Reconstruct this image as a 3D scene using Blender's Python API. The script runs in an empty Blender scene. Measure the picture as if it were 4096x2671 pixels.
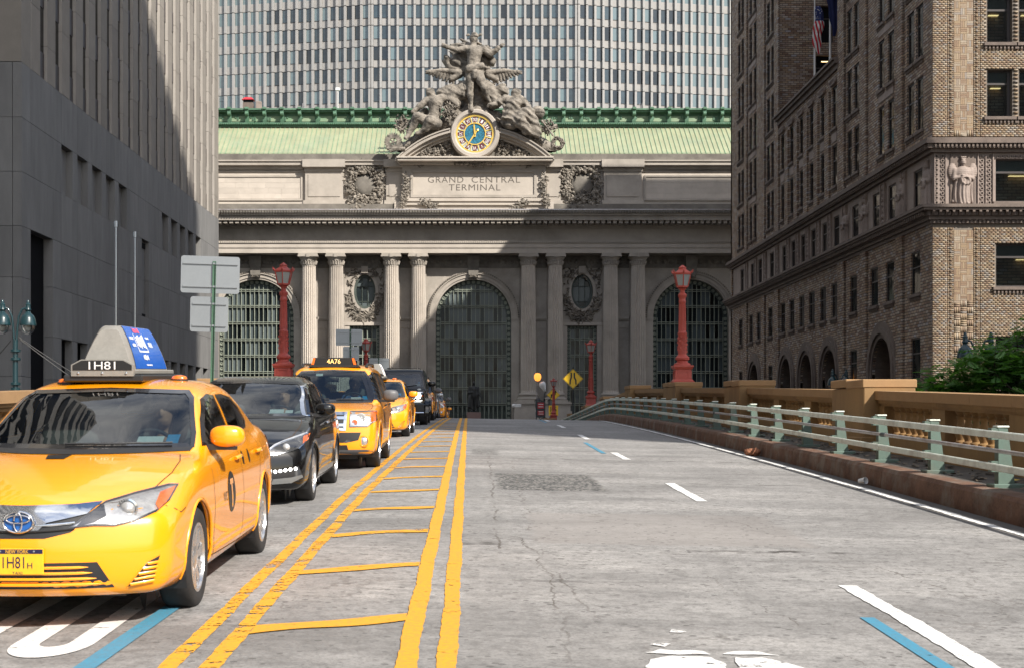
import bpy, bmesh, math, random
import numpy as np
from mathutils import Vector, Matrix
from mathutils.bvhtree import BVHTree
random.seed(7)
RNG = np.random.default_rng(7)
scene = bpy.context.scene
COL = scene.collection
R = math.radians
# ---- camera
CAM_Z = 1.55
cam_data = bpy.data.cameras.new("camera")
cam_data.sensor_width = 36.0
cam_data.lens = 50.0
cam_data.shift_x = 40.0 / 1024.0
cam_data.shift_y = 88.5 / 1024.0
cam_data.clip_start = 0.1
cam_data.clip_end = 2000.0
cam = bpy.data.objects.new("camera", cam_data)
cam.location = (0.0, 0.0, CAM_Z)
cam.rotation_euler = (R(90), 0, 0)
COL.objects.link(cam)
scene.camera = cam
cam_data.dof.use_dof = True
cam_data.dof.focus_distance = 34.0
cam_data.dof.aperture_fstop = 9.0
# ---- sky and sun
SUN_AZ = 41.0
SUN_EL = 40.0
world = bpy.data.worlds.new("World")
scene.world = world
world.use_nodes = True
wnt = world.node_tree
for n in list(wnt.nodes):
 wnt.nodes.remove(n)
w_out = wnt.nodes.new("ShaderNodeOutputWorld")
w_bg = wnt.nodes.new("ShaderNodeBackground")
w_sky = wnt.nodes.new("ShaderNodeTexSky")
w_sky.sky_type = 'NISHITA'
w_sky.sun_disc = False
w_sky.sun_elevation = R(SUN_EL)
w_sky.sun_rotation = R(180.0 - SUN_AZ)
w_sky.air_density = 1.0
w_sky.dust_density = 1.2
w_sky.ozone_density = 1.0
w_bg.inputs["Strength"].default_value = 0.112
w_tc = wnt.nodes.new("ShaderNodeTexCoord")
w_map = wnt.nodes.new("ShaderNodeMapping")
w_map.inputs["Scale"].default_value = (1.0, 1.0, 2.2)
w_noise = wnt.nodes.new("ShaderNodeTexNoise")
w_noise.inputs["Scale"].default_value = 2.3
w_noise.inputs["Detail"].default_value = 7.0
w_noise.inputs["Roughness"].default_value = 0.58
w_ramp = wnt.nodes.new("ShaderNodeValToRGB")
w_ramp.color_ramp.elements[0].position = 0.42
w_ramp.color_ramp.elements[0].color = (0, 0, 0, 1)
w_ramp.color_ramp.elements[1].position = 0.66
w_ramp.color_ramp.elements[1].color = (0.85, 0.85, 0.85, 1)
w_mix = wnt.nodes.new("ShaderNodeMixRGB")
w_mix.inputs["Color2"].default_value = (8.2, 8.1, 7.9, 1)
wnt.links.new(w_tc.outputs["Generated"], w_map.inputs["Vector"])
wnt.links.new(w_map.outputs[0], w_noise.inputs["Vector"])
wnt.links.new(w_noise.outputs["Fac"], w_ramp.inputs["Fac"])
wnt.links.new(w_ramp.outputs["Color"], w_mix.inputs["Fac"])
wnt.links.new(w_sky.outputs["Color"], w_mix.inputs["Color1"])
wnt.links.new(w_mix.outputs["Color"], w_bg.inputs["Color"])
wnt.links.new(w_bg.outputs[0], w_out.inputs["Surface"])
_a, _e = R(SUN_AZ), R(SUN_EL)
SUN_DIR = Vector((-math.sin(_a) * math.cos(_e), math.cos(_a) * math.cos(_e), -math.sin(_e)))
sun_data = bpy.data.lights.new("sun", 'SUN')
sun_data.energy = 4.0
sun_data.angle = R(0.53)
sun_data.color = (1.0, 0.945, 0.86)
sun = bpy.data.objects.new("sun", sun_data)
sun.rotation_euler = SUN_DIR.to_track_quat('-Z', 'Y').to_euler()
sun.location = (60, -60, 90)
COL.objects.link(sun)
scene.view_settings.view_transform = 'Standard'
scene.view_settings.look = 'None'
scene.view_settings.exposure = 0.96
scene.view_settings.gamma = 1.0
scene.view_settings.use_curve_mapping = False
scene.render.engine = 'CYCLES'
scene.cycles.use_denoising = True
scene.cycles.max_bounces = 7
scene.cycles.transparent_max_bounces = 12
scene.cycles.caustics_reflective = False
scene.cycles.caustics_refractive = False
scene.cycles.sample_clamp_indirect = 6.0
# ---- mesh helpers
def link(o, parent=None):
 COL.objects.link(o)
 if parent is not None:
  o.parent = parent
 return o
def set_props(o, label=None, cat=None, group=None, kind=None):
 if label: o["label"] = label
 if cat: o["category"] = cat
 if group: o["group"] = group
 if kind: o["kind"] = kind
 return o
def thing(name, label, cat, loc=(0, 0, 0), rotz=0.0, group=None, rotx=0.0):
 o = bpy.data.objects.new(name, None)
 o.empty_display_size = 0.2
 o.location = loc
 o.rotation_euler = (rotx, 0, rotz)
 link(o)
 return set_props(o, label, cat, group)
def empty_part(name, parent, loc=(0, 0, 0), rot=(0, 0, 0)):
 o = bpy.data.objects.new(name, None)
 o.empty_display_size = 0.1
 o.location = loc
 o.rotation_euler = rot
 return link(o, parent)
def make_mesh(name, verts, faces, mats=None, smooth=False):
 me = bpy.data.meshes.new(name)
 if isinstance(verts, np.ndarray) and isinstance(faces, np.ndarray):
  nv, nf, k = len(verts), len(faces), faces.shape[1]
  me.vertices.add(nv)
  me.vertices.foreach_set("co", verts.astype(np.float32).ravel())
  me.loops.add(nf * k)
  me.loops.foreach_set("vertex_index", faces.astype(np.int32).ravel())
  me.polygons.add(nf)
  me.polygons.foreach_set("loop_start", np.arange(0, nf * k, k, dtype=np.int32))
  me.polygons.foreach_set("loop_total", np.full(nf, k, dtype=np.int32))
  me.update(calc_edges=True)
  me.validate()
 else:
  me.from_pydata([tuple(v) for v in verts], [], [tuple(f) for f in faces])
  me.update()
 if mats is not None:
  for m in (mats if isinstance(mats, (list, tuple)) else [mats]):
   me.materials.append(m)
 if smooth:
  me.polygons.foreach_set("use_smooth", np.ones(len(me.polygons), dtype=bool))
 return me
def obj(name, me, parent=None, loc=(0, 0, 0), rot=None, scale=None):
 o = bpy.data.objects.new(name, me)
 o.location = loc
 if rot is not None: o.rotation_euler = rot
 if scale is not None: o.scale = scale
 return link(o, parent)
def wloc(parent, p=(0, 0, 0)):
 return (p[0] - parent.location.x, p[1] - parent.location.y, p[2] - parent.location.z)
class MB:
 def __init__(self):
  self.v, self.f = [], []
 def add(self, vs, fs):
  b = len(self.v)
  self.v.extend([tuple(p) for p in vs])
  self.f.extend([tuple(i + b for i in f) for f in fs])
  return self
 def box(self, x0, x1, y0, y1, z0, z1):
  vs = [(x0, y0, z0), (x1, y0, z0), (x1, y1, z0), (x0, y1, z0), (x0, y0, z1), (x1, y0, z1), (x1, y1, z1), (x0, y1, z1)]
  return self.add(vs, [(0, 3, 2, 1), (4, 5, 6, 7), (0, 1, 5, 4), (1, 2, 6, 5), (2, 3, 7, 6), (3, 0, 4, 7)])
 def cbox(self, c, s):
  return self.box(c[0] - s[0] / 2, c[0] + s[0] / 2, c[1] - s[1] / 2, c[1] + s[1] / 2, c[2] - s[2] / 2, c[2] + s[2] / 2)
 def bbox(self, x0, x1, y0, y1, z0, z1, b=0.01):
  vs, fs = [], []
  c = [(x0, x1), (y0, y1), (z0, z1)]
  idx = {}
  for sx in (0, 1):
   for sy in (0, 1):
    for sz in (0, 1):
     for ax in range(3):
      p = [c[0][sx], c[1][sy], c[2][sz]]
      s = (sx, sy, sz)
      for k in range(3):
       if k != ax:
        p[k] += b if s[k] == 0 else -b
      idx[(sx, sy, sz, ax)] = len(vs)
      vs.append(p)
  def q(*ks): fs.append(tuple(idx[k] for k in ks))
  for ax in range(3):
   u, w = (ax + 1) % 3, (ax + 2) % 3
   for s in (0, 1):
    def key(a, bb):
     t = [0, 0, 0]; t[ax] = s; t[u] = a; t[w] = bb
     return (t[0], t[1], t[2], ax)
    ring = [key(0, 0), key(1, 0), key(1, 1), key(0, 1)]
    q(*(ring if s else ring[::-1]))
   for a in (0, 1):
    for bb in (0, 1):
     t0 = [0, 0, 0]; t1 = [0, 0, 0]
     t0[ax], t1[ax] = 0, 1
     t0[u] = t1[u] = a; t0[w] = t1[w] = bb
     q((*t0, u), (*t1, u), (*t1, w), (*t0, w)) if a != bb else q((*t0, w), (*t1, w), (*t1, u), (*t0, u))
  for sx in (0, 1):
   for sy in (0, 1):
    for sz in (0, 1):
     tri = [(sx, sy, sz, 0), (sx, sy, sz, 1), (sx, sy, sz, 2)]
     q(*(tri if (sx + sy + sz) % 2 else tri[::-1]))
  return self.add(vs, fs)
 def prism(self, poly, axis, a0, a1):
  n = len(poly)
  def P(p, a):
   return (a, p[0], p[1]) if axis == 'x' else (p[0], a, p[1]) if axis == 'y' else (p[0], p[1], a)
  vs = [P(p, a0) for p in poly] + [P(p, a1) for p in poly]
  fs = [tuple(range(n)), tuple(range(2 * n - 1, n - 1, -1))]
  fs += [(i, i + n, (i + 1) % n + n, (i + 1) % n) for i in range(n)]
  return self.add(vs, fs)
 def lathe(self, prof, c=(0, 0, 0), seg=24, axis='z', a0=0.0, a1=2 * math.pi, cap=True):
  full = abs(a1 - a0 - 2 * math.pi) < 1e-6
  m = seg if full else seg + 1
  vs, fs = [], []
  for (r, h) in prof:
   for i in range(m):
    t = a0 + (a1 - a0) * i / seg
    p = (r * math.cos(t), r * math.sin(t), h)
    if axis == 'x': p = (p[2], p[0], p[1])
    elif axis == 'y': p = (p[0], p[2], p[1])
    vs.append((p[0] + c[0], p[1] + c[1], p[2] + c[2]))
  for k in range(len(prof) - 1):
   for i in range(seg):
    j = (i + 1) % m
    fs.append((k * m + i, k * m + j, (k + 1) * m + j, (k + 1) * m + i))
  if cap and full:
   if prof[0][0] > 1e-5: fs.append(tuple(range(m - 1, -1, -1)))
   if prof[-1][0] > 1e-5: fs.append(tuple(range((len(prof) - 1) * m, len(prof) * m)))
  return self.add(vs, fs)
 def tube(self, pts, r, seg=8, cap=True, up=(0, 0, 1)):
  pts = [Vector(p) for p in pts]
  rs = r if isinstance(r, (list, tuple)) else [r] * len(pts)
  vs, fs = [], []
  ref = Vector(up)
  for i, p in enumerate(pts):
   d = (pts[min(i + 1, len(pts) - 1)] - pts[max(i - 1, 0)]).normalized()
   s = d.cross(ref)
   if s.length < 1e-3: s = d.cross(Vector((1, 0, 0)))
   s.normalize()
   t = s.cross(d).normalized()
   for k in range(seg):
    a = 2 * math.pi * k / seg
    vs.append(p + (s * math.cos(a) + t * math.sin(a)) * rs[i])
  for i in range(len(pts) - 1):
   for k in range(seg):
    k2 = (k + 1) % seg
    fs.append((i * seg + k, i * seg + k2, (i + 1) * seg + k2, (i + 1) * seg + k))
  if cap:
   fs.append(tuple(range(seg - 1, -1, -1)))
   fs.append(tuple(range((len(pts) - 1) * seg, len(pts) * seg)))
  return self.add(vs, fs)
 def sweep(self, sec, path, closed_sec=True):
  n = len(sec)
  vs, fs = [], []
  for (p, l) in path:
   for (o, z) in sec:
    vs.append((p[0] + l[0] * o, p[1] + l[1] * o, p[2] + z))
  for i in range(len(path) - 1):
   for k in range(n if closed_sec else n - 1):
    k2 = (k + 1) % n
    fs.append((i * n + k, i * n + k2, (i + 1) * n + k2, (i + 1) * n + k))
  if closed_sec:
   fs.append(tuple(range(n)))
   fs.append(tuple(range(len(path) * n - 1, (len(path) - 1) * n - 1, -1)))
  return self.add(vs, fs)
 def fix(self):
  bm = bmesh.new()
  vs = [bm.verts.new(p) for p in self.v]
  for f in self.f:
   try: bm.faces.new([vs[i] for i in f])
   except ValueError: pass
  bmesh.ops.recalc_face_normals(bm, faces=bm.faces)
  return bm
 def mesh(self, name, mat=None, smooth=False, angle=None):
  bm = self.fix()
  me = bpy.data.meshes.new(name)
  bm.to_mesh(me); bm.free()
  if mat is not None: me.materials.append(mat)
  if smooth:
   me.polygons.foreach_set("use_smooth", np.ones(len(me.polygons), dtype=bool))
   if angle:
    me.set_sharp_from_angle(angle=R(angle))
  return me
 def build(self, name, mat=None, parent=None, smooth=False, angle=None, loc=(0, 0, 0), world=False):
  me = self.mesh(name, mat, smooth, angle)
  return obj(name, me, parent, wloc(parent) if (world and parent is not None) else loc)
def copy_tree(o, parent=None):
 c = o.copy()
 COL.objects.link(c)
 c.parent = parent
 for ch in o.children:
  copy_tree(ch, c)
 return c
def text_geo(s, size=1.0, extrude=0.0, space=1.0, res=3):
 cu = bpy.data.curves.new("lettering", 'FONT')
 cu.body = s
 cu.size = size
 cu.extrude = extrude
 cu.space_character = space
 cu.align_x = 'CENTER'
 cu.align_y = 'CENTER'
 cu.resolution_u = res
 tmp = bpy.data.objects.new("lettering", cu)
 COL.objects.link(tmp)
 dg = bpy.context.evaluated_depsgraph_get()
 me = bpy.data.meshes.new_from_object(tmp.evaluated_get(dg))
 bpy.data.objects.remove(tmp)
 bpy.data.curves.remove(cu)
 v = np.empty(len(me.vertices) * 3); me.vertices.foreach_get("co", v)
 v = v.reshape(-1, 3)
 f = [tuple(p.vertices) for p in me.polygons]
 bpy.data.meshes.remove(me)
 return v, f
def text_mesh(s, mapper, mat, size=1.0, extrude=0.0, space=1.0, xs=1.0, width=None, name="lettering"):
 v, f = text_geo(s, size, extrude, space)
 if width is not None and len(v):
  xs = width / max(1e-6, (v[:, 0].max() - v[:, 0].min()))
 if len(v):
  v = v - np.array([(v[:, 0].max() + v[:, 0].min()) / 2, (v[:, 1].max() + v[:, 1].min()) / 2, 0])
 return make_mesh(name, [mapper(p[0] * xs, p[1], p[2]) for p in v], f, mat)
# ---- implicit surfaces
def surfnet(f, lo, hi, res, newton=2):
 lo = np.array(lo, float); hi = np.array(hi, float)
 n = np.maximum(3, np.ceil((hi - lo) / res).astype(int) + 1)
 ax = [lo[i] + res * np.arange(n[i]) for i in range(3)]
 X, Y, Z = np.meshgrid(*ax, indexing='ij')
 F = f(X.ravel(), Y.ravel(), Z.ravel()).reshape(n)
 ins = F < 0
 c = np.zeros(n - 1, dtype=np.int8)
 for dx in (0, 1):
  for dy in (0, 1):
   for dz in (0, 1):
    c += ins[dx:n[0] - 1 + dx, dy:n[1] - 1 + dy, dz:n[2] - 1 + dz]
 act = (c > 0) & (c < 8)
 I, J, K = np.nonzero(act)
 idx = -np.ones(n - 1, dtype=np.int64)
 idx[I, J, K] = np.arange(len(I))
 acc = np.zeros((len(I), 3)); cnt = np.zeros(len(I))
 corners = [(0, 0, 0), (1, 0, 0), (0, 1, 0), (1, 1, 0), (0, 0, 1), (1, 0, 1), (0, 1, 1), (1, 1, 1)]
 edges = [(a, b) for a in range(8) for b in range(a + 1, 8) if sum(abs(corners[a][k] - corners[b][k]) for k in range(3)) == 1]
 for (a, b) in edges:
  ca, cb = corners[a], corners[b]
  fa = F[I + ca[0], J + ca[1], K + ca[2]]
  fb = F[I + cb[0], J + cb[1], K + cb[2]]
  m = (fa < 0) != (fb < 0)
  t = np.where(m, fa / np.where(m, fa - fb, 1), 0)
  for k in range(3):
   acc[:, k] += np.where(m, ca[k] + t * (cb[k] - ca[k]), 0)
  cnt += m
 P = lo + (np.stack([I, J, K], 1) + acc / cnt[:, None]) * res
 quads = []
 for axis in range(3):
  s0 = [slice(None)] * 3; s1 = [slice(None)] * 3
  s0[axis] = slice(0, -1); s1[axis] = slice(1, None)
  a = ins[tuple(s0)]; b = ins[tuple(s1)]
  ch = a != b
  i, j, k = np.nonzero(ch)
  g = [i, j, k]
  u, w = (axis + 1) % 3, (axis + 2) % 3
  ok = (g[u] > 0) & (g[w] > 0) & (g[u] < n[u] - 1) & (g[w] < n[w] - 1)
  i, j, k = i[ok], j[ok], k[ok]
  g = [i, j, k]
  def cell(du, dw):
   h = [g[0].copy(), g[1].copy(), g[2].copy()]
   h[u] = h[u] - du; h[w] = h[w] - dw
   return idx[h[0], h[1], h[2]]
  q = np.stack([cell(1, 1), cell(0, 1), cell(0, 0), cell(1, 0)], 1)
  flip = ~a[i, j, k]
  q[flip] = q[flip][:, ::-1]
  quads.append(q)
 Q = np.concatenate(quads) if quads else np.zeros((0, 4), int)
 h = res * 0.2
 for _ in range(newton):
  x, y, z = P[:, 0], P[:, 1], P[:, 2]
  v = f(x, y, z)
  gx = (f(x + h, y, z) - v) / h; gy = (f(x, y + h, z) - v) / h; gz = (f(x, y, z + h) - v) / h
  g2 = np.maximum(gx * gx + gy * gy + gz * gz, 0.05)
  st = np.clip(v / g2, -res, res)
  P = P - np.stack([gx * st, gy * st, gz * st], 1)
 return P, Q
def smin(a, b, k):
 h = np.clip(0.5 + 0.5 * (b - a) / k, 0, 1)
 return b + (a - b) * h - k * h * (1 - h)
def smax(a, b, k):
 return -smin(-a, -b, k)
def capsule(x, y, z, a, b, ra, rb):
 ax, ay, az = a; bx, by, bz = b
 dx, dy, dz = bx - ax, by - ay, bz - az
 L = dx * dx + dy * dy + dz * dz + 1e-9
 t = np.clip(((x - ax) * dx + (y - ay) * dy + (z - az) * dz) / L, 0, 1)
 return np.sqrt((x - ax - t * dx) ** 2 + (y - ay - t * dy) ** 2 + (z - az - t * dz) ** 2) - (ra + (rb - ra) * t)
def ellip(x, y, z, c, r):
 k = np.sqrt(((x - c[0]) / r[0]) ** 2 + ((y - c[1]) / r[1]) ** 2 + ((z - c[2]) / r[2]) ** 2)
 return (k - 1.0) * min(r)
def chaikin(p, it=2, closed=True):
 p = [tuple(q) for q in p]
 for _ in range(it):
  o = []
  n = len(p)
  for i in range(n if closed else n - 1):
   a, b = p[i], p[(i + 1) % n]
   o.append((0.75 * a[0] + 0.25 * b[0], 0.75 * a[1] + 0.25 * b[1]))
   o.append((0.25 * a[0] + 0.75 * b[0], 0.25 * a[1] + 0.75 * b[1]))
  if not closed:
   o = [p[0]] + o + [p[-1]]
  p = o
 return p
def poly_sd(px, py, poly):
 d = np.full(px.shape, 1e9)
 s = np.ones(px.shape)
 n = len(poly)
 for i in range(n):
  ax, ay = poly[i]; bx, by = poly[(i - 1) % n]
  ex, ey = bx - ax, by - ay
  wx, wy = px - ax, py - ay
  t = np.clip((wx * ex + wy * ey) / (ex * ex + ey * ey + 1e-12), 0, 1)
  d = np.minimum(d, (wx - ex * t) ** 2 + (wy - ey * t) ** 2)
  c1 = py >= ay; c2 = py < by; c3 = ex * wy > ey * wx
  s = np.where((c1 & c2 & c3) | (~c1 & ~c2 & ~c3), -s, s)
 return s * np.sqrt(d)
def pts_in_poly(px, py, poly):
 return poly_sd(np.asarray(px, float), np.asarray(py, float), poly) < 0
def field2(poly, lo, hi, res=0.012):
 nx = int((hi[0] - lo[0]) / res) + 2; ny = int((hi[1] - lo[1]) / res) + 2
 gx = lo[0] + res * np.arange(nx); gy = lo[1] + res * np.arange(ny)
 A, B = np.meshgrid(gx, gy, indexing='ij')
 G = poly_sd(A, B, poly)
 def look(u, v):
  a = np.clip((u - lo[0]) / res, 0, nx - 1.001); b = np.clip((v - lo[1]) / res, 0, ny - 1.001)
  i = a.astype(int); j = b.astype(int); fa = a - i; fb = b - j
  return (G[i, j] * (1 - fa) + G[i + 1, j] * fa) * (1 - fb) + (G[i, j + 1] * (1 - fa) + G[i + 1, j + 1] * fa) * fb
 return look
def wobble(x, y, z, s, amp, seed=0.0):
 return amp * (np.sin(x * s + 1.7 * np.sin(z * s * 0.7 + seed)) * np.sin(z * s * 0.9 + 1.3 * np.sin(y * s * 0.8 + seed)) +
    0.5 * np.sin((x + z) * s * 1.9 + seed) * np.sin((y - z) * s * 1.7 + seed * 2))
# ---- materials
class NT:
 def __init__(self, m):
  self.nt = m.node_tree
 def n(self, t, **kw):
  nd = self.nt.nodes.new("ShaderNode" + t)
  for k, v in kw.items():
   setattr(nd, k, v)
  return nd
 def l(self, a, b):
  self.nt.links.new(a, b)
 def math(self, op, a, b=None, c=None, clamp=False):
  nd = self.n("Math", operation=op); nd.use_clamp = clamp
  for i, v in enumerate((a, b, c)):
   if v is None: continue
   if hasattr(v, "links"): self.l(v, nd.inputs[i])
   else: nd.inputs[i].default_value = v
  return nd.outputs[0]
 def mix(self, fac, a, b, mode='MIX'):
  nd = self.n("MixRGB", blend_type=mode)
  for s, v in (("Fac", fac), ("Color1", a), ("Color2", b)):
   if hasattr(v, "links"): self.l(v, nd.inputs[s])
   else: nd.inputs[s].default_value = v if s == "Fac" else (*v[:3], 1)
  return nd.outputs[0]
 def pos(self):
  return self.n("NewGeometry").outputs["Position"]
 def objco(self):
  return self.n("TexCoord").outputs["Object"]
 def mapped(self, vec, scale, loc=(0, 0, 0), rot=(0, 0, 0)):
  nd = self.n("Mapping")
  nd.inputs["Scale"].default_value = scale
  nd.inputs["Location"].default_value = loc
  nd.inputs["Rotation"].default_value = rot
  self.l(vec, nd.inputs["Vector"])
  return nd.outputs[0]
 def noise(self, vec, scale, detail=4.0, rough=0.55):
  nd = self.n("TexNoise")
  nd.inputs["Scale"].default_value = scale
  nd.inputs["Detail"].default_value = detail
  nd.inputs["Roughness"].default_value = rough
  self.l(vec, nd.inputs["Vector"])
  return nd.outputs["Fac"]
 def ramp(self, fac, stops):
  nd = self.n("ValToRGB")
  cr = nd.color_ramp
  while len(cr.elements) < len(stops): cr.elements.new(0.5)
  for e, (p, c) in zip(cr.elements, stops):
   e.position = p
   e.color = (*c, 1) if hasattr(c, "__len__") else (c, c, c, 1)
  self.l(fac, nd.inputs["Fac"])
  return nd.outputs["Color"]
 def xyz(self, vec):
  nd = self.n("SeparateXYZ"); self.l(vec, nd.inputs[0]); return nd.outputs
 def comb(self, x, y, z):
  nd = self.n("CombineXYZ")
  for i, v in enumerate((x, y, z)):
   if hasattr(v, "links"): self.l(v, nd.inputs[i])
   else: nd.inputs[i].default_value = v
  return nd.outputs[0]
 def bump(self, h, strength=0.3, dist=0.02):
  nd = self.n("Bump")
  nd.inputs["Strength"].default_value = strength
  nd.inputs["Distance"].default_value = dist
  self.l(h, nd.inputs["Height"])
  return nd.outputs[0]
def new_mat(name):
 m = bpy.data.materials.new(name)
 m.use_nodes = True
 b = m.node_tree.nodes["Principled BSDF"]
 return m, NT(m), b
def surf(name, col, rough=0.6, var=0.15, scale=3.0, fine=40.0, metal=0.0, bump=0.15, bdist=0.01, spec=0.4,
  stain=None, stain_scale=0.35, stain_amt=0.4, stretch=(1, 1, 1), coat=0.0, coord='pos', rand=0.0):
 m, t, b = new_mat(name)
 p = t.pos() if coord == 'pos' else t.objco()
 pm = t.mapped(p, stretch)
 n1 = t.noise(pm, scale, 5.0, 0.6)
 n2 = t.noise(p, fine, 2.0, 0.6)
 f = t.math('ADD', t.math('MULTIPLY', n1, 0.65), t.math('MULTIPLY', n2, 0.35))
 lo = tuple(c * (1 - var) for c in col); hi = tuple(min(1, c * (1 + var)) for c in col)
 c = t.ramp(f, [(0.32, lo), (0.68, hi)])
 if stain is not None:
  n3 = t.noise(t.mapped(p, (stretch[0] * 1.0, stretch[1] * 1.0, stretch[2] * 1.0), (3.1, 7.7, 1.3)), stain_scale, 6.0, 0.65)
  msk = t.ramp(n3, [(0.48, 0.0), (0.66, 1.0)])
  c = t.mix(t.math('MULTIPLY', msk, stain_amt), c, stain)
 if rand:
  oi = t.n("ObjectInfo")
  k = t.math('ADD', t.math('MULTIPLY', oi.outputs["Random"], 2 * rand), 1 - rand)
  c = t.mix(1.0, c, t.comb(k, k, k), 'MULTIPLY')
 t.l(c, b.inputs["Base Color"])
 b.inputs["Roughness"].default_value = rough
 b.inputs["Metallic"].default_value = metal
 b.inputs["Specular IOR Level"].default_value = spec
 if coat:
  b.inputs["Coat Weight"].default_value = coat
  b.inputs["Coat Roughness"].default_value = 0.04
 if bump:
  t.l(t.bump(f, bump, bdist), b.inputs["Normal"])
 return m
def flat(name, col, rough=0.5, metal=0.0, spec=0.5, coat=0.0, emit=0.0, emit_col=None):
 m, t, b = new_mat(name)
 p = t.objco()
 n = t.noise(p, 25.0, 3.0)
 c = t.ramp(n, [(0.3, tuple(x * 0.93 for x in col)), (0.7, tuple(min(1, x * 1.05) for x in col))])
 t.l(c, b.inputs["Base Color"])
 b.inputs["Roughness"].default_value = rough
 b.inputs["Metallic"].default_value = metal
 b.inputs["Specular IOR Level"].default_value = spec
 b.inputs["Coat Weight"].default_value = coat
 b.inputs["Coat Roughness"].default_value = 0.03
 if emit:
  b.inputs["Emission Color"].default_value = (*(emit_col or col), 1)
  b.inputs["Emission Strength"].default_value = emit
 return m
def glass_mat(name, tint=(0.6, 0.66, 0.66), rough=0.01, base=0.05, edge=0.9):
 m, t, b = new_mat(name)
 out = [n for n in t.nt.nodes if n.type == 'OUTPUT_MATERIAL'][0]
 tr = t.n("BsdfTransparent"); tr.inputs[0].default_value = (*tint, 1)
 gl = t.n("BsdfGlossy"); gl.inputs["Color"].default_value = (1, 1, 1, 1); gl.inputs["Roughness"].default_value = rough
 fr = t.n("Fresnel"); fr.inputs["IOR"].default_value = 1.52
 fac = t.math('ADD', t.math('MULTIPLY', fr.outputs[0], edge), base, clamp=True)
 mx = t.n("MixShader")
 t.l(fac, mx.inputs[0]); t.l(tr.outputs[0], mx.inputs[1]); t.l(gl.outputs[0], mx.inputs[2])
 t.l(mx.outputs[0], out.inputs["Surface"])
 return m
def dark_pane(name, col, rough=0.06, rand=0.5, warp=0.05, wscale=0.6, spec=0.9, light=None, light_p=0.25):
 m, t, b = new_mat(name)
 oi = t.n("ObjectInfo").outputs["Random"]
 k = t.math('ADD', t.math('MULTIPLY', oi, 2 * rand), 1 - rand)
 n = t.noise(t.pos(), 1.4, 3.0)
 k2 = t.math('MULTIPLY', k, t.math('ADD', n, 0.5))
 c = t.mix(1.0, col, t.comb(k2, k2, k2), 'MULTIPLY')
 if light is not None:
  w = t.n("TexWhiteNoise", noise_dimensions='1D'); t.l(oi, w.inputs["W"])
  sel = t.math('LESS_THAN', w.outputs["Value"], light_p)
  c = t.mix(t.math('MULTIPLY', sel, 0.8), c, light)
 t.l(c, b.inputs["Base Color"])
 b.inputs["Roughness"].default_value = rough
 b.inputs["Specular IOR Level"].default_value = spec
 b.inputs["IOR"].default_value = 1.6
 h = t.noise(t.comb(t.math('MULTIPLY', oi, 37.0), 0.0, 0.0), 1.0)
 pn = t.n("VectorMath", operation='ADD')
 t.l(t.pos(), pn.inputs[0]); t.l(t.comb(t.math('MULTIPLY', oi, 91.0), t.math('MULTIPLY', oi, 53.0), 0.0), pn.inputs[1])
 t.l(t.bump(t.noise(pn.outputs[0], wscale, 2.0), warp, 0.5), b.inputs["Normal"])
 return m
def brick_mat(name, bw, bh, cols, mortar, gap=0.09, coord='pos', bump=0.5):
 m, t, b = new_mat(name)
 X, Y, Z = t.xyz(t.pos())
 s = t.math('ADD', X, Y)
 zr = t.math('DIVIDE', Z, bh)
 row = t.math('FLOOR', zr)
 off = t.math('MULTIPLY', t.math('MODULO', row, 2.0), 0.5)
 su = t.math('ADD', t.math('DIVIDE', s, bw), off)
 colm = t.math('FLOOR', su)
 fx = t.math('FRACT', su); fz = t.math('FRACT', zr)
 wn = t.n("TexWhiteNoise", noise_dimensions='2D')
 t.l(t.comb(colm, row, 0.0), wn.inputs["Vector"])
 stops = [(i / max(1, len(cols) - 1), c) for i, c in enumerate(cols)]
 c = t.ramp(wn.outputs["Value"], stops)
 gx = gap * bh / bw
 ex = t.math('MINIMUM', fx, t.math('SUBTRACT', 1.0, fx)); ez = t.math('MINIMUM', fz, t.math('SUBTRACT', 1.0, fz))
 mk = t.math('MINIMUM', t.math('GREATER_THAN', ex, gx), t.math('GREATER_THAN', ez, gap))
 nz = t.noise(t.pos(), 0.5, 5.0)
 c = t.mix(1.0, c, t.ramp(nz, [(0.3, 0.78), (0.7, 1.12)]), 'MULTIPLY')
 c = t.mix(mk, mortar, c)
 t.l(c, b.inputs["Base Color"])
 b.inputs["Roughness"].default_value = 0.75
 b.inputs["Specular IOR Level"].default_value = 0.3
 t.l(t.bump(mk, bump, 0.02), b.inputs["Normal"])
 return m
def attr_mat(name, rough=0.7, bump=0.2):
 m, t, b = new_mat(name)
 a = t.n("Attribute"); a.attribute_name = "tone"
 n = t.noise(t.pos(), 18.0, 3.0)
 c = t.mix(1.0, a.outputs["Color"], t.ramp(n, [(0.3, 0.85), (0.7, 1.1)]), 'MULTIPLY')
 t.l(c, b.inputs["Base Color"])
 b.inputs["Roughness"].default_value = rough
 t.l(t.bump(n, bump, 0.01), b.inputs["Normal"])
 return m
def paint(name, col, flake=0.0, rough=0.28, coat=1.0, dust=0.12, spec=0.5):
 m, t, b = new_mat(name)
 p = t.objco()
 n = t.noise(p, 1.7, 5.0, 0.6)
 d = t.ramp(n, [(0.45, 0.0), (0.75, 1.0)])
 c = t.mix(t.math('MULTIPLY', d, dust), col, (0.30, 0.27, 0.22))
 t.l(c, b.inputs["Base Color"])
 b.inputs["Roughness"].default_value = rough
 b.inputs["Metallic"].default_value = flake
 b.inputs["Coat Weight"].default_value = coat
 b.inputs["Coat Roughness"].default_value = 0.03
 b.inputs["Specular IOR Level"].default_value = spec
 t.l(t.bump(t.noise(p, 9.0, 2.0), 0.008, 0.02), b.inputs["Normal"])
 return m
M = {}
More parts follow.
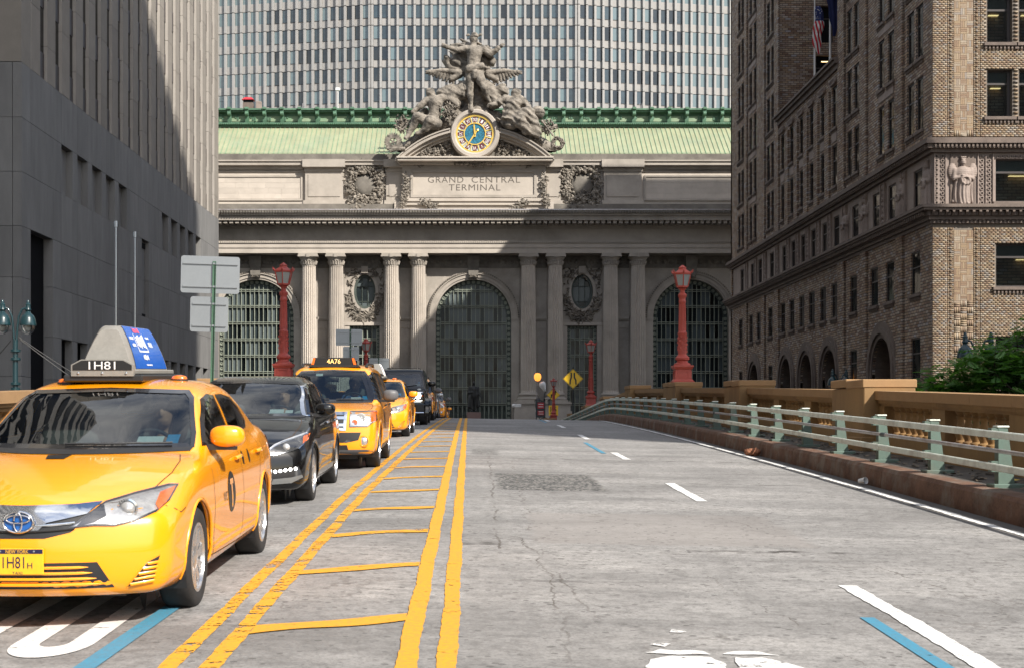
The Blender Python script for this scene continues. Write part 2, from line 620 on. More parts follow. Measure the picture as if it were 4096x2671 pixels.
M['limestone'] = surf('limestone', (0.375, 0.335, 0.29), 0.8, 0.14, 0.8, 14, stain=(0.16, 0.145, 0.12), stain_scale=0.22, stain_amt=0.45, bdist=0.02, rand=0.05)
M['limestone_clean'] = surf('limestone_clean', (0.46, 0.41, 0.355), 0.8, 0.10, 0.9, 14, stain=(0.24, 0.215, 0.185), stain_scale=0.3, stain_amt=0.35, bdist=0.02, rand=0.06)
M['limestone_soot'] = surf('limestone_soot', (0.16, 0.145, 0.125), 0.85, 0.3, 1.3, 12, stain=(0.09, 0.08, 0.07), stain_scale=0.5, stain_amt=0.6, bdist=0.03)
M['carved'] = surf('carved', (0.225, 0.198, 0.165), 0.85, 0.42, 1.6, 9, stain=(0.052, 0.047, 0.040), stain_scale=1.15, stain_amt=0.9, bump=1.0, bdist=0.16)
M['copper_roof'] = surf('copper_roof', (0.275, 0.285, 0.180), 0.55, 0.16, 0.5, 6, stain=(0.18, 0.25, 0.185), stain_scale=0.3, stain_amt=0.45)
M['verdigris'] = surf('verdigris', (0.085, 0.165, 0.11), 0.6, 0.35, 1.2, 9, stain=(0.05, 0.13, 0.07), stain_scale=0.6, stain_amt=0.7)
M['verdigris_light'] = surf('verdigris_light', (0.23, 0.30, 0.195), 0.6, 0.2, 1.0, 9, stain=(0.12, 0.27, 0.15), stain_scale=0.8, stain_amt=0.6)
M['iron_green'] = surf('iron_green', (0.25, 0.275, 0.225), 0.6, 0.2, 2, 20, bump=0.05)
M['iron_dark'] = surf('iron_dark', (0.06, 0.075, 0.065), 0.6, 0.35, 2, 20, bump=0.1)
M['term_pane'] = dark_pane('term_pane', (0.016, 0.022, 0.024), 0.12, 0.8, 0.10, 0.5, 0.12, light=(0.115, 0.138, 0.142), light_p=0.5)
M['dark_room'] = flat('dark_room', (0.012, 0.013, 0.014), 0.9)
M['precast'] = surf('precast', (0.285, 0.278, 0.268), 0.85, 0.08, 1.5, 8, stain=(0.33, 0.30, 0.27), stain_scale=0.2, stain_amt=0.35, rand=0.04)
M['tower_pane'] = dark_pane('tower_pane', (0.024, 0.037, 0.044), 0.02, 0.8, 0.25, 0.18, 0.55, light=(0.15, 0.205, 0.215), light_p=0.26)
M['tower_metal'] = flat('tower_metal', (0.03, 0.032, 0.035), 0.4)
M['granite'] = surf('granite', (0.180, 0.176, 0.170), 0.7, 0.17, 1.5, 55, spec=0.3, stretch=(1, 1, 0.25), rand=0.10, bump=0.06)
M['granite_pier'] = surf('granite_pier', (0.235, 0.21, 0.18), 0.75, 0.10, 1.2, 45, spec=0.3, rand=0.08, bump=0.06)
M['granite_side'] = surf('granite_side', (0.36, 0.33, 0.295), 0.6, 0.08, 1.2, 45, spec=0.3, bump=0.04)  # fin sides, lighter than the fin fronts
M['granite_joint'] = flat('granite_joint', (0.05, 0.05, 0.05), 0.9)
M['black_void'] = flat('black_void', (0.006, 0.006, 0.007), 0.9, spec=0.1)
M['pane_black'] = dark_pane('pane_black', (0.006, 0.007, 0.008), 0.05, 0.5, 0.06, 0.5, 0.12)
BRICKS = [(0.155, 0.085, 0.058), (0.235, 0.15, 0.09), (0.30, 0.195, 0.115), (0.34, 0.26, 0.18), (0.20, 0.115, 0.075), (0.38, 0.31, 0.24), (0.25, 0.155, 0.095), (0.30, 0.27, 0.25)]
M['brick_wall'] = brick_mat('brick_wall', 0.44, 0.155, [(q[0] * 1.12, q[1] * 1.18, q[2] * 1.28) for q in BRICKS], (0.055, 0.045, 0.038), gap=0.12)
M['brick_piece'] = attr_mat('brick_piece')
M['mortar'] = surf('mortar', (0.17, 0.145, 0.12), 0.9, 0.2, 3, 30)
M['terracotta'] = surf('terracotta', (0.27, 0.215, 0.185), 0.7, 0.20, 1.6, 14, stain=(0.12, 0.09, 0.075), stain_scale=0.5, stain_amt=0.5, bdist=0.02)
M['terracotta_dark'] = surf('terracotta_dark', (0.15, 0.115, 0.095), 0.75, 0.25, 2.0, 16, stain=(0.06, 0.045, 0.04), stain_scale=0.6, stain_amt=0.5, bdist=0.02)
M['frame_dark'] = flat('frame_dark', (0.045, 0.036, 0.034), 0.5)
M['room_light'] = flat('room_light', (1.0, 0.75, 0.35), 0.5, emit=1.6, emit_col=(1.0, 0.72, 0.33))
M['blind'] = flat('blind', (0.20, 0.25, 0.25), 0.7)
M['sandstone'] = surf('sandstone', (0.265, 0.160, 0.068), 0.8, 0.13, 2.0, 30, stain=(0.15, 0.085, 0.045), stain_scale=0.8, stain_amt=0.55, stretch=(1, 1, 0.35), bdist=0.008)
M['sandstone_top'] = surf('sandstone_top', (0.30, 0.180, 0.085), 0.8, 0.10, 3.0, 30, bdist=0.006)
M['rail_green'] = surf('rail_green', (0.66, 0.70, 0.62), 0.6, 0.10, 4.0, 40, stain=(0.16, 0.10, 0.06), stain_scale=2.2, stain_amt=0.35, bdist=0.004)
M['rail_post'] = surf('rail_post', (0.098, 0.145, 0.120), 0.6, 0.12, 4.0, 40, stain=(0.12, 0.10, 0.08), stain_scale=2.6, stain_amt=0.4, bdist=0.004)
M['galv'] = surf('galv', (0.42, 0.40, 0.40), 0.45, 0.2, 5.0, 40, metal=0.6, stain=(0.2, 0.13, 0.1), stain_scale=3, stain_amt=0.5)
M['kerb_rust'] = surf('kerb_rust', (0.135, 0.072, 0.046), 0.8, 0.5, 3.5, 30, stain=(0.21, 0.185, 0.155), stain_scale=2.2, stain_amt=0.75, bump=0.4)
M['footway'] = surf('footway', (0.075, 0.065, 0.056), 0.9, 0.35, 3.0, 30, stain=(0.16, 0.14, 0.12), stain_scale=1.4, stain_amt=0.5, bump=0.5)
M['red_paint'] = surf('red_paint', (0.36, 0.060, 0.045), 0.45, 0.12, 4.0, 30, stain=(0.22, 0.035, 0.03), stain_scale=2, stain_amt=0.5, bdist=0.006)
M['red_sunlit'] = surf('red_sunlit', (0.45, 0.080, 0.055), 0.5, 0.12, 4.0, 30, stain=(0.46, 0.07, 0.05), stain_scale=2, stain_amt=0.5, bdist=0.006)  # brighter red for the right lamp, sunlight put into the colour
M['lamp_glass'] = flat('lamp_glass', (0.30, 0.31, 0.29), 0.3)
M['lamp_teal'] = surf('lamp_teal', (0.006, 0.028, 0.034), 0.35, 0.25, 6.0, 40, coat=0.3, bump=0.04)
M['globe'] = glass_mat('globe', (0.85, 0.86, 0.84), 0.15, 0.10, 0.8)
M['globe_inner'] = flat('globe_inner', (0.6, 0.6, 0.57), 0.6)
M['sign_back'] = surf('sign_back', (0.27, 0.285, 0.295), 0.45, 0.06, 2.0, 25, metal=0.75, bump=0.02)
M['sign_post'] = surf('sign_post', (0.055, 0.12, 0.075), 0.5, 0.2, 4.0, 30)
M['sign_yellow'] = flat('sign_yellow', (0.95, 0.58, 0.015), 0.4)
M['sign_black'] = flat('sign_black', (0.01, 0.01, 0.01), 0.5)
M['sign_red'] = flat('sign_red', (0.45, 0.02, 0.03), 0.5)
M['sign_white'] = flat('sign_white', (0.75, 0.74, 0.72), 0.5)
M['dark_steel'] = flat('dark_steel', (0.03, 0.04, 0.045), 0.5)
M['bronze'] = surf('bronze', (0.014, 0.015, 0.015), 0.5, 0.3, 3, 20, bump=0.1)
M['plinth_red'] = surf('plinth_red', (0.20, 0.13, 0.115), 0.7, 0.1, 3, 30)
M['chrome'] = flat('chrome', (0.75, 0.76, 0.78), 0.08, metal=1.0)
M['chrome_pole'] = flat('chrome_pole', (0.30, 0.31, 0.33), 0.18, metal=1.0)
M['gold'] = flat('gold', (0.85, 0.55, 0.12), 0.3, metal=0.75)
M['clock_blue'] = surf('clock_blue', (0.02, 0.13, 0.20), 0.4, 0.9, 3.0, 20)
M['clock_pale'] = flat('clock_pale', (0.45, 0.55, 0.52), 0.5)
M['clock_red'] = flat('clock_red', (0.115, 0.022, 0.028), 0.4)
M['clock_white'] = flat('clock_white', (0.82, 0.80, 0.78), 0.5)
M['grid_stone'] = surf('grid_stone', (0.30, 0.29, 0.275), 0.85, 0.10, 0.8, 10)
# ---- the roadway
def H0(y):
 if y <= 60: return 0.0395 * y - (0.000177 * y * y if y > 0 else 0)
 if y <= 68:
  t = y - 60
  return 1.733 + 0.0183 * t - 0.0453 / 16 * t * t
 if y <= 110: return 1.698 - 0.027 * (y - 68)
 return 0.564
def H(x, y):
 return H0(y) - 0.017 * abs(x + 1.0)
def slope(y):
 return math.atan2(H0(y + 1.4) - H0(y - 1.4), 2.8)
STREET_Z = -4.6
def road_material():
 m, t, b = new_mat('road_concrete')
 P = t.pos()
 X, Y, Z = t.xyz(P)
 def box(x0, x1, y0, y1, soft=0.08, jit=0.25, sc=2.0):
  n = t.math('MULTIPLY', t.math('SUBTRACT', t.noise(P, sc, 4), 0.5), jit)
  def edge(v, a, s):
   return t.math('DIVIDE', t.math('MULTIPLY', t.math('SUBTRACT', t.math('ADD', v, n), a), s), soft, clamp=True)
  r = t.math('MULTIPLY', edge(X, x0, 1.0), edge(X, x1, -1.0))
  return t.math('MULTIPLY', r, t.math('MULTIPLY', edge(Y, y0, 1.0), edge(Y, y1, -1.0)))
 n1 = t.noise(t.mapped(P, (0.30, 0.9, 1)), 1.1, 6, 0.6)
 n2 = t.noise(P, 9.0, 5, 0.7)
 n3 = t.noise(P, 42.0, 4, 0.75)
 c = t.ramp(n1, [(0.30, (0.180, 0.174, 0.168)), (0.50, (0.270, 0.261, 0.251)), (0.70, (0.350, 0.336, 0.320))])
 n4 = t.noise(t.mapped(P, (0.7, 9.0, 1)), 1.6, 5, 0.7)
 c = t.mix(1.0, c, t.ramp(n4, [(0.32, 0.84), (0.5, 1.0), (0.68, 1.06)]), 'MULTIPLY')
 c = t.mix(t.math('MULTIPLY', t.ramp(n2, [(0.36, 1.0), (0.56, 0.0)]), 0.55), c, (0.115, 0.11, 0.105))
 c = t.mix(1.0, c, t.ramp(n3, [(0.30, 0.50), (0.46, 0.95), (0.72, 1.25)]), 'MULTIPLY')
 nt_ = t.noise(t.mapped(P, (1.6, 0.08, 1)), 1.0, 4)
 c = t.mix(t.math('MULTIPLY', t.ramp(nt_, [(0.52, 0.0), (0.7, 1.0)]), 0.28), c, (0.15, 0.145, 0.14))
 c = t.mix(t.math('MULTIPLY', box(-1.6, -0.1, 4.0, 90.0, 0.3), 0.10), c, (0.12, 0.115, 0.11))
 vor = t.n("TexVoronoi"); vor.inputs["Scale"].default_value = 26.0; t.l(P, vor.inputs["Vector"])
 grit = t.ramp(vor.outputs["Color"], [(0.2, (0.035, 0.036, 0.038)), (0.5, (0.10, 0.099, 0.095)), (0.85, (0.27, 0.255, 0.235))])
 pm = box(0.32, 1.85, 18.9, 22.2, 0.06, 0.22)
 c = t.mix(pm, c, grit)
 pm2 = box(-0.05, 0.55, 27.6, 29.8, 0.1, 0.3)
 c = t.mix(t.math('MULTIPLY', pm2, 0.6), c, grit)
 c = t.mix(t.math('MULTIPLY', box(0.55, 3.25, 12.9, 15.9, 0.12, 0.35, 1.0), 0.55), c, (0.245, 0.225, 0.21))
 def vline(y, x0, x1, w, jit):
  n = t.math('MULTIPLY', t.math('SUBTRACT', t.noise(P, 3.0, 5), 0.5), jit)
  d = t.math('ABSOLUTE', t.math('SUBTRACT', t.math('ADD', Y, n), y))
  r = t.math('LESS_THAN', d, w)
  return t.math('MULTIPLY', r, t.math('MULTIPLY', t.math('GREATER_THAN', X, x0), t.math('LESS_THAN', X, x1)))
 def hline(x, k, y0, y1, w, jit):
  n = t.math('MULTIPLY', t.math('SUBTRACT', t.noise(t.mapped(P, (1, 1, 1), (5, 3, 0)), 1.6, 6, 0.65), 0.5), jit)
  d = t.math('ABSOLUTE', t.math('SUBTRACT', t.math('ADD', X, n), t.math('ADD', x, t.math('MULTIPLY', Y, k))))
  r = t.math('LESS_THAN', d, w)
  return t.math('MULTIPLY', r, t.math('MULTIPLY', t.math('GREATER_THAN', Y, y0), t.math('LESS_THAN', Y, y1)))
 dark = (0.055, 0.05, 0.046)
 for (a, k) in ((vline(26.3, -6, 6, 0.09, 0.10), 0.75), (vline(20.6, 3.0, 5.6, 0.06, 0.16), 0.65), (vline(12.6, 1.9, 3.4, 0.075, 0.45), 0.9),
    (vline(12.9, -0.1, 0.35, 0.14, 0.30), 0.7), (vline(10.6, 0.3, 1.4, 0.05, 0.5), 0.45), (vline(38.5, -6, 6, 0.08, 0.1), 0.4)):
  c = t.mix(t.math('MULTIPLY', t.math('MULTIPLY', a, k), t.ramp(t.noise(t.mapped(P, (1, .3, 1)), 2.4, 4), [(0.42, 0.0), (0.58, 1.0)])), c, dark)
 for a in (hline(0.20, 0.004, 12.5, 27.0, 0.012, 0.22), hline(1.45, -0.075, 9.0, 13.5, 0.009, 0.30), hline(0.50, 0.006, 7.0, 12.5, 0.008, 0.35),
   hline(0.42, 0.012, 14.0, 27.0, 0.009, 0.5), hline(5.2, -0.16, 8.0, 15.6, 0.008, 0.45), hline(2.9, -0.10, 7.0, 11.0, 0.005, 0.4)):
  c = t.mix(t.math('MULTIPLY', t.math('MULTIPLY', a, 0.7), t.ramp(t.noise(P, 1.3, 4), [(0.40, 0.0), (0.56, 1.0)])), c, (0.07, 0.058, 0.048))
 v2 = t.n("TexVoronoi"); v2.feature = 'DISTANCE_TO_EDGE'; v2.inputs["Scale"].default_value = 0.42
 wv = t.n("VectorMath", operation='ADD')
 nn = t.n("TexNoise"); nn.inputs["Scale"].default_value = 1.8; nn.inputs["Detail"].default_value = 6; t.l(P, nn.inputs["Vector"])
 sc = t.n("VectorMath", operation='SCALE'); t.l(nn.outputs["Color"], sc.inputs[0]); sc.inputs["Scale"].default_value = 1.3
 t.l(P, wv.inputs[0]); t.l(sc.outputs[0], wv.inputs[1]); t.l(wv.outputs[0], v2.inputs["Vector"])
 cr = t.math('MULTIPLY', t.math('LESS_THAN', v2.outputs["Distance"], 0.006), t.math('GREATER_THAN', t.noise(P, 0.35, 3), 0.50))
 c = t.mix(t.math('MULTIPLY', cr, 0.35), c, (0.08, 0.068, 0.058))
 v3 = t.n("TexVoronoi"); v3.inputs["Scale"].default_value = 1.7; t.l(t.mapped(P, (1, 0.8, 1)), v3.inputs["Vector"])
 sp = t.math('MULTIPLY', t.math('LESS_THAN', v3.outputs["Distance"], 0.055), t.math('GREATER_THAN', t.noise(P, 1.1, 2), 0.48))
 c = t.mix(t.math('MULTIPLY', sp, 0.7), c, (0.06, 0.055, 0.05))
 v4 = t.n("TexVoronoi"); v4.inputs["Scale"].default_value = 9.0; t.l(P, v4.inputs["Vector"])
 pit = t.math('MULTIPLY', t.math('LESS_THAN', v4.outputs["Distance"], 0.20), t.math('GREATER_THAN', t.noise(P, 2.3, 3), 0.46))
 c = t.mix(t.math('MULTIPLY', pit, 0.65), c, (0.07, 0.066, 0.062))
 bl = t.ramp(t.noise(t.mapped(P, (1, 1, 1), (9, 2, 0)), 0.55, 5, 0.62), [(0.50, 0.0), (0.62, 1.0)])
 c = t.mix(t.math('MULTIPLY', bl, 0.26), c, (0.11, 0.105, 0.10))
 c = t.mix(t.math('MULTIPLY', t.ramp(t.math('ADD', X, t.math('MULTIPLY', n1, 0.5)), [(0.0, 0.0), (1.0, 0.0)]), 0.0), c, dark)
 ed = t.math('DIVIDE', t.math('SUBTRACT', t.math('ADD', X, t.math('MULTIPLY', n2, 0.16)), 5.42), 0.12, clamp=True)
 c = t.mix(t.math('MULTIPLY', ed, 0.8), c, (0.085, 0.078, 0.072))
 t.l(c, b.inputs["Base Color"])
 b.inputs["Roughness"].default_value = 0.85
 b.inputs["Specular IOR Level"].default_value = 0.25
 h = t.math('ADD', t.math('MULTIPLY', n3, 0.6), t.math('MULTIPLY', n2, 0.4))
 t.l(t.bump(h, 0.35, 0.012), b.inputs["Normal"])
 return m
def worn_paint(name, col, wear=0.45, dirt=0.15):
 m, t, b = new_mat(name)
 P = t.pos()
 out = [n for n in t.nt.nodes if n.type == 'OUTPUT_MATERIAL'][0]
 n1 = t.noise(t.mapped(P, (0.8, 2.5, 1)), 3.0, 6, 0.7)
 n2 = t.noise(P, 30.0, 4, 0.7)
 c = t.mix(t.math('MULTIPLY', t.ramp(n2, [(0.4, 1.0), (0.6, 0.0)]), dirt), col, (0.12, 0.11, 0.10))
 t.l(c, b.inputs["Base Color"])
 b.inputs["Roughness"].default_value = 0.7
 f = t.math('ADD', t.math('MULTIPLY', n1, 0.6), t.math('MULTIPLY', n2, 0.4))
 keep = t.math('GREATER_THAN', f, wear)
 tr = t.n("BsdfTransparent")
 mx = t.n("MixShader")
 t.l(keep, mx.inputs[0]); t.l(tr.outputs[0], mx.inputs[1]); t.l(b.outputs[0], mx.inputs[2])
 t.l(mx.outputs[0], out.inputs["Surface"])
 return m
M['road'] = road_material()
M['line_yellow'] = worn_paint('line_yellow', (0.66, 0.305, 0.010), 0.40, 0.24)
M['line_yellow_old'] = worn_paint('line_yellow_old', (0.66, 0.31, 0.012), 0.455, 0.2)
M['line_white'] = worn_paint('line_white', (0.70, 0.69, 0.67), 0.40, 0.22)
M['line_white_old'] = worn_paint('line_white_old', (0.68, 0.67, 0.65), 0.445, 0.25)
M['line_blue'] = worn_paint('line_blue', (0.045, 0.225, 0.34), 0.40, 0.3)
M['street'] = surf('street', (0.06, 0.06, 0.06), 0.9, 0.2, 1.0, 20)
M['viaduct'] = surf('viaduct', (0.17, 0.15, 0.13), 0.9, 0.2, 1.0, 20)
ROAD_X0, ROAD_X1 = -5.35, 5.85
def build_road():
 xs = [ROAD_X0, -4.0, -2.5, -1.0, 0.5, 2.0, 3.5, 4.7, ROAD_X1]
 ys = [-12 + 0.8 * i for i in range(int(169 / 0.8))]
 vs = [(x, y, H(x, y)) for y in ys for x in xs]
 n = len(xs)
 fs = [(j * n + i, j * n + i + 1, (j + 1) * n + i + 1, (j + 1) * n + i) for j in range(len(ys) - 1) for i in range(n - 1)]
 road = obj("road", make_mesh("road", vs, fs, M['road'], smooth=True))
 set_props(road, kind="structure", label="grey worn concrete roadway rising to a crest")
 g = MB(); g.box(-450, 450, -300, 700, STREET_Z - 0.5, STREET_Z)
 set_props(g.build("ground", M['street']), kind="structure")
 sv = MB()
 for (xa, xb) in ((-6.75, 7.75),):
  yy = list(range(-12, 158, 5))
  for i in range(len(yy) - 1):
   y0, y1 = yy[i], yy[i + 1]
   z0, z1 = H0(y0) - 0.55, H0(y1) - 0.55
   sv.add([(xa, y0, STREET_Z), (xb, y0, STREET_Z), (xb, y1, STREET_Z), (xa, y1, STREET_Z), (xa, y0, z0), (xb, y0, z0), (xb, y1, z1), (xa, y1, z1)],
    [(0, 1, 5, 4), (2, 3, 7, 6), (0, 4, 7, 3), (1, 2, 6, 5), (4, 5, 6, 7)])
 set_props(sv.build("viaduct", M['viaduct']), kind="structure")
 return road
ROAD = build_road()
_mark_n = [0]
def strip(name, mat, fl, fr, y0, y1, step=0.08, lift=0.005, label=None):
 n = max(2, int((y1 - y0) / step) + 1)
 vs, fs = [], []
 _mark_n[0] += 1
 lift = lift + 0.0007 * (_mark_n[0] % 4)
 for i in range(n):
  y = y0 + (y1 - y0) * i / (n - 1)
  for x in (fl(y), fr(y)):
   vs.append((x, y, H(x, y) + lift))
 for i in range(n - 1):
  fs.append((2 * i, 2 * i + 1, 2 * i + 3, 2 * i + 2))
 o = obj(name, make_mesh(name, vs, fs, mat), ROAD)
 if label: o["label"] = label
 return o
def jig(y, s, a=0.0045):
 return a * (math.sin(y * 2.1 + s) + 0.6 * math.sin(y * 5.3 + 2 * s) + 0.7 * math.sin(y * 13.7 + 3 * s) * math.sin(y * 3.1 + s) + 0.6 * math.sin(y * 29.0 + s))
def xL(y): return -1.635 + (0.0099 * (y - 18) if y > 18 else 0)
def xR(y): return -0.185 - 0.0022 * (y - 7.45)
strip("yellow_line", M['line_yellow_old'], lambda y: xL(y) + jig(y, 1), lambda y: xL(y) + 0.105 + jig(y, 2), 3, 75)
strip("yellow_line", M['line_yellow_old'], lambda y: xL(y) + 0.215 + jig(y, 3), lambda y: xL(y) + 0.325 + jig(y, 4), 3, 75)
strip("yellow_line", M['line_yellow'], lambda y: xR(y) - 0.220 + jig(y, 5), lambda y: xR(y) - 0.105 + jig(y, 6), 3, 75)
strip("yellow_line", M['line_yellow'], lambda y: xR(y) + jig(y, 7), lambda y: xR(y) + 0.108 + jig(y, 8), 3, 75)
def hatch(yc, i):
 xa, xb = xL(yc) + 0.33, xR(yc) - 0.225
 n = 9
 vs, fs = [], []
 for k in range(n):
  u = k / (n - 1)
  x = xa + (xb - xa) * u
  yy = yc - 0.48 + 0.48 * u + 0.035 * math.sin(i * 1.7 + 5 * u)
  w = 0.125 + 0.02 * math.sin(i * 2.3 + 7 * u)
  for d in (-w, w):
   vs.append((x, yy + d, H(x, yy + d) + 0.0085))
 for k in range(n - 1):
  fs.append((2 * k, 2 * k + 2, 2 * k + 3, 2 * k + 1))
 obj("hatch_bar", make_mesh("hatch_bar", vs, fs, M['line_yellow'] if i % 3 else M['line_yellow_old']), ROAD)
for i in range(19):
 hatch(6.45 + 2.45 * i, i)
for (a, b_) in ((4.0, 7.1 + 3.5), (17.6, 20.6), (26.6, 29.2), (36.2, 39.5), (46.5, 50.0), (57.0, 60.5), (67, 70)):
 strip("lane_dash", M['line_white'], lambda y: 2.715 + 0.006 * (y - 8) + jig(y, 1, 0.006), lambda y: 2.855 + 0.006 * (y - 8) + jig(y, 2, 0.006), a, b_, 0.06)
for (a, b_) in ((4.0, 9.2), (28.8, 34.0), (54, 60)):
 strip("blue_survey_line", M['line_blue'], lambda y: 2.50 + 0.006 * (y - 8), lambda y: 2.595 + 0.006 * (y - 8), a, b_, 0.3)
strip("blue_survey_line", M['line_blue'], lambda y: -2.085 + 0.03 * (y - 7.4), lambda y: -1.965 + 0.03 * (y - 7.4), 4.0, 9.4, 0.4)
strip("edge_line", M['line_white'], lambda y: 5.49 + jig(y, 3, 0.01), lambda y: 5.61 + jig(y, 4, 0.01), 3, 75)
strip("edge_line", M['line_white'], lambda y: -5.05, lambda y: -4.93, 3, 75)
def decal(name, poly, mat, lift=0.006):
 bm = bmesh.new()
 f = bm.faces.new([bm.verts.new((p[0], p[1], 0)) for p in poly])
 bmesh.ops.triangulate(bm, faces=[f])
 for k in range(3):
  bmesh.ops.subdivide_edges(bm, edges=[e for e in bm.edges if e.calc_length() > 0.10], cuts=1)
  bmesh.ops.triangulate(bm, faces=bm.faces)
 for v in bm.verts:
  v.co.x += .010 * math.sin(v.co.y * 31 + v.co.x * 17); v.co.y += .018 * math.sin(v.co.x * 37 + v.co.y * 11)
  v.co.z = H(v.co.x, v.co.y) + lift
 bmesh.ops.recalc_face_normals(bm, faces=bm.faces)
 me = bpy.data.meshes.new(name); bm.to_mesh(me); bm.free()
 me.materials.append(mat)
 return obj(name, me, ROAD)
def loop_mark():
 n = 26
 vs, fs = [], []
 for k in range(n + 1):
  a = math.pi + math.pi * k / n
  for (rx, ry, yo) in ((0.235, 0.40, 8.12), (0.085, 0.13, 8.15)):
   x, y = -2.385 + rx * math.cos(a), yo + ry * math.sin(a)
   vs.append((x, y, H(x, y) + 0.006))
 for k in range(n):
  fs.append((2 * k, 2 * k + 2, 2 * k + 3, 2 * k + 1))
 b = len(vs)
 for (xa, xb) in ((-2.62, -2.47), (-2.30, -2.15)):
  for y in (8.12, 9.2, 10.3, 11.4):
   vs += [(xa, y, H(xa, y) + 0.006), (xb, y, H(xb, y) + 0.006)]
 for g in range(2):
  for k in range(3):
   o = b + g * 8 + 2 * k
   fs.append((o, o + 1, o + 3, o + 2))
 obj("lane_letter", make_mesh("lane_letter", vs, fs, M['line_white']), ROAD)
loop_mark()
decal("lane_letter", [(-2.95, 8.4), (-2.80, 8.4), (-2.80, 11.4), (-2.95, 11.4)], M['line_white'], 0.0075)
decal("lane_symbol", [(0.86, 7.20), (0.94, 7.62), (1.02, 7.80), (1.20, 7.84), (1.31, 7.80), (1.36, 7.66), (1.33, 7.2)], M['line_white_old'])
decal("lane_symbol", [(1.39, 7.2), (1.42, 7.62), (1.44, 7.80), (1.60, 7.82), (1.70, 7.70), (1.80, 7.5), (1.90, 7.2)], M['line_white_old'])
decal("lane_symbol", [(0.97, 7.91), (1.05, 8.00), (1.30, 7.99), (1.33, 7.90), (1.15, 7.87)], M['line_white_old'])
decal("lane_symbol", [(1.40, 7.90), (1.46, 8.00), (1.62, 7.99), (1.72, 7.90)], M['line_white_old'])
decal("paint_fleck", [(1.02, 8.14), (1.08, 8.22), (1.14, 8.18), (1.10, 8.10)], M['line_white_old'])
decal("paint_fleck", [(1.18, 8.55), (1.22, 8.62), (1.30, 8.60), (1.25, 8.52)], M['line_white_old'])
# ---- kerb and footway
def kerb_run(x_face, side, label, y0, y1, seg):
 k = thing("kerb", label, "kerb", (x_face, y0, H(x_face, y0)))
 k["kind"] = "structure"
 y = y0
 while y < y1 - 0.1:
  ye = min(y + seg, y1)
  n = max(2, int((ye - y - 0.02) / 1.2) + 1)
  path = [((x_face, y + 0.01 + (ye - y - 0.02) * i / (n - 1), H(x_face, y + (ye - y) * i / (n - 1))), (side, 0)) for i in range(n)]
  mb = MB().sweep([(0.0, -0.25), (0.045, 0.235), (0.075, 0.285), (0.30, 0.30), (0.30, -0.25)], path)
  mb.build("kerb_stone", M['kerb_rust'], k, world=True)
  y = ye
 return k
kerb_run(5.86, 1, "rusty brown steel-faced kerb along the right edge of road", -8, 156, 5.7)
kerb_run(-5.36, -1, "rusty brown kerb along the left edge of the road", -8, 156, 5.7)
def footway(xa, xb, name):
 ys = [-10 + 2 * i for i in range(83)]
 vs, fs = [], []
 for y in ys:
  z = H(5.86 if xa > 0 else -5.36, y) + 0.292
  vs += [(xa, y, z), (xb, y, z)]
 for i in range(len(ys) - 1):
  fs.append((2 * i, 2 * i + 1, 2 * i + 3, 2 * i + 2))
 set_props(obj(name, make_mesh(name, vs, fs, M['footway'])), kind="structure")
footway(6.15, 7.8, "pavement")
footway(-5.65, -6.8, "pavement")
# ---- the terminal facade
GY = 160.0
GS = GY / 1422.0
GX = 0.16
def gx(u): return (u - 473.4) * GS + GX
def gz(v): return CAM_Z + (422.0 - v) * GS
TERM = thing("terminal_building", "monumental pale stone terminal facade with columns, three arched windows and green roof", "building", (GX, GY, STREET_Z))
def tb(mb, name, mat, parent=None, smooth=False, angle=None):
 o = mb.build(name, mat, None, smooth, angle)
 p = parent or TERM
 o.parent = p
 base = Vector((0, 0, 0)); q = p
 while q is not None:
  base += q.location; q = q.parent
 o.location = -base
 return o
TX0, TX1 = -46.0, 46.0
ARCH_R = 4.25
ARCH_SPRING = 13.4
ARCHES = [gx(255.5), gx(473.4), gx(691.3)]
COLX = [gx(473.4 + d) for d in (-163.6, -136.4, -81.4, -54.6, 54.6, 81.4, 136.4, 163.6)]
OVALX = [gx(473.4 - 108.9), gx(473.4 + 108.9)]
Z_ARCHI = 20.37
Z_GROUND = 0.3
def arch_pts(cx, r, n=28, a0=math.pi, a1=0.0):
 return [(cx + r * math.cos(a0 + (a1 - a0) * i / n), ARCH_SPRING + r * math.sin(a0 + (a1 - a0) * i / n)) for i in range(n + 1)]
def wall_with_arch(mb, x0, x1, cx, r, z0, z1, y, depth):
 n = 28
 ap = arch_pts(cx, r, n)
 vs = []
 fs = []
 def quad(a, b_, c, d):
  k = len(vs); vs.extend([a, b_, c, d]); fs.append((k, k + 1, k + 2, k + 3))
 quad((x0, y, z0), (cx - r, y, z0), (cx - r, y, z1), (x0, y, z1))
 quad((cx + r, y, z0), (x1, y, z0), (x1, y, z1), (cx + r, y, z1))
 for i in range(n):
  (xa, za), (xb, zb) = ap[i], ap[i + 1]
  quad((xa, y, za), (xb, y, zb), (xb, y, z1), (xa, y, z1))
  quad((xa, y, za), (xa, y + depth, za), (xb, y + depth, zb), (xb, y, zb))
 for sx in (-1, 1):
  quad((cx + sx * r, y, z0), (cx + sx * r, y + depth, z0), (cx + sx * r, y + depth, ARCH_SPRING), (cx + sx * r, y, ARCH_SPRING))
 mb.add(vs, fs)
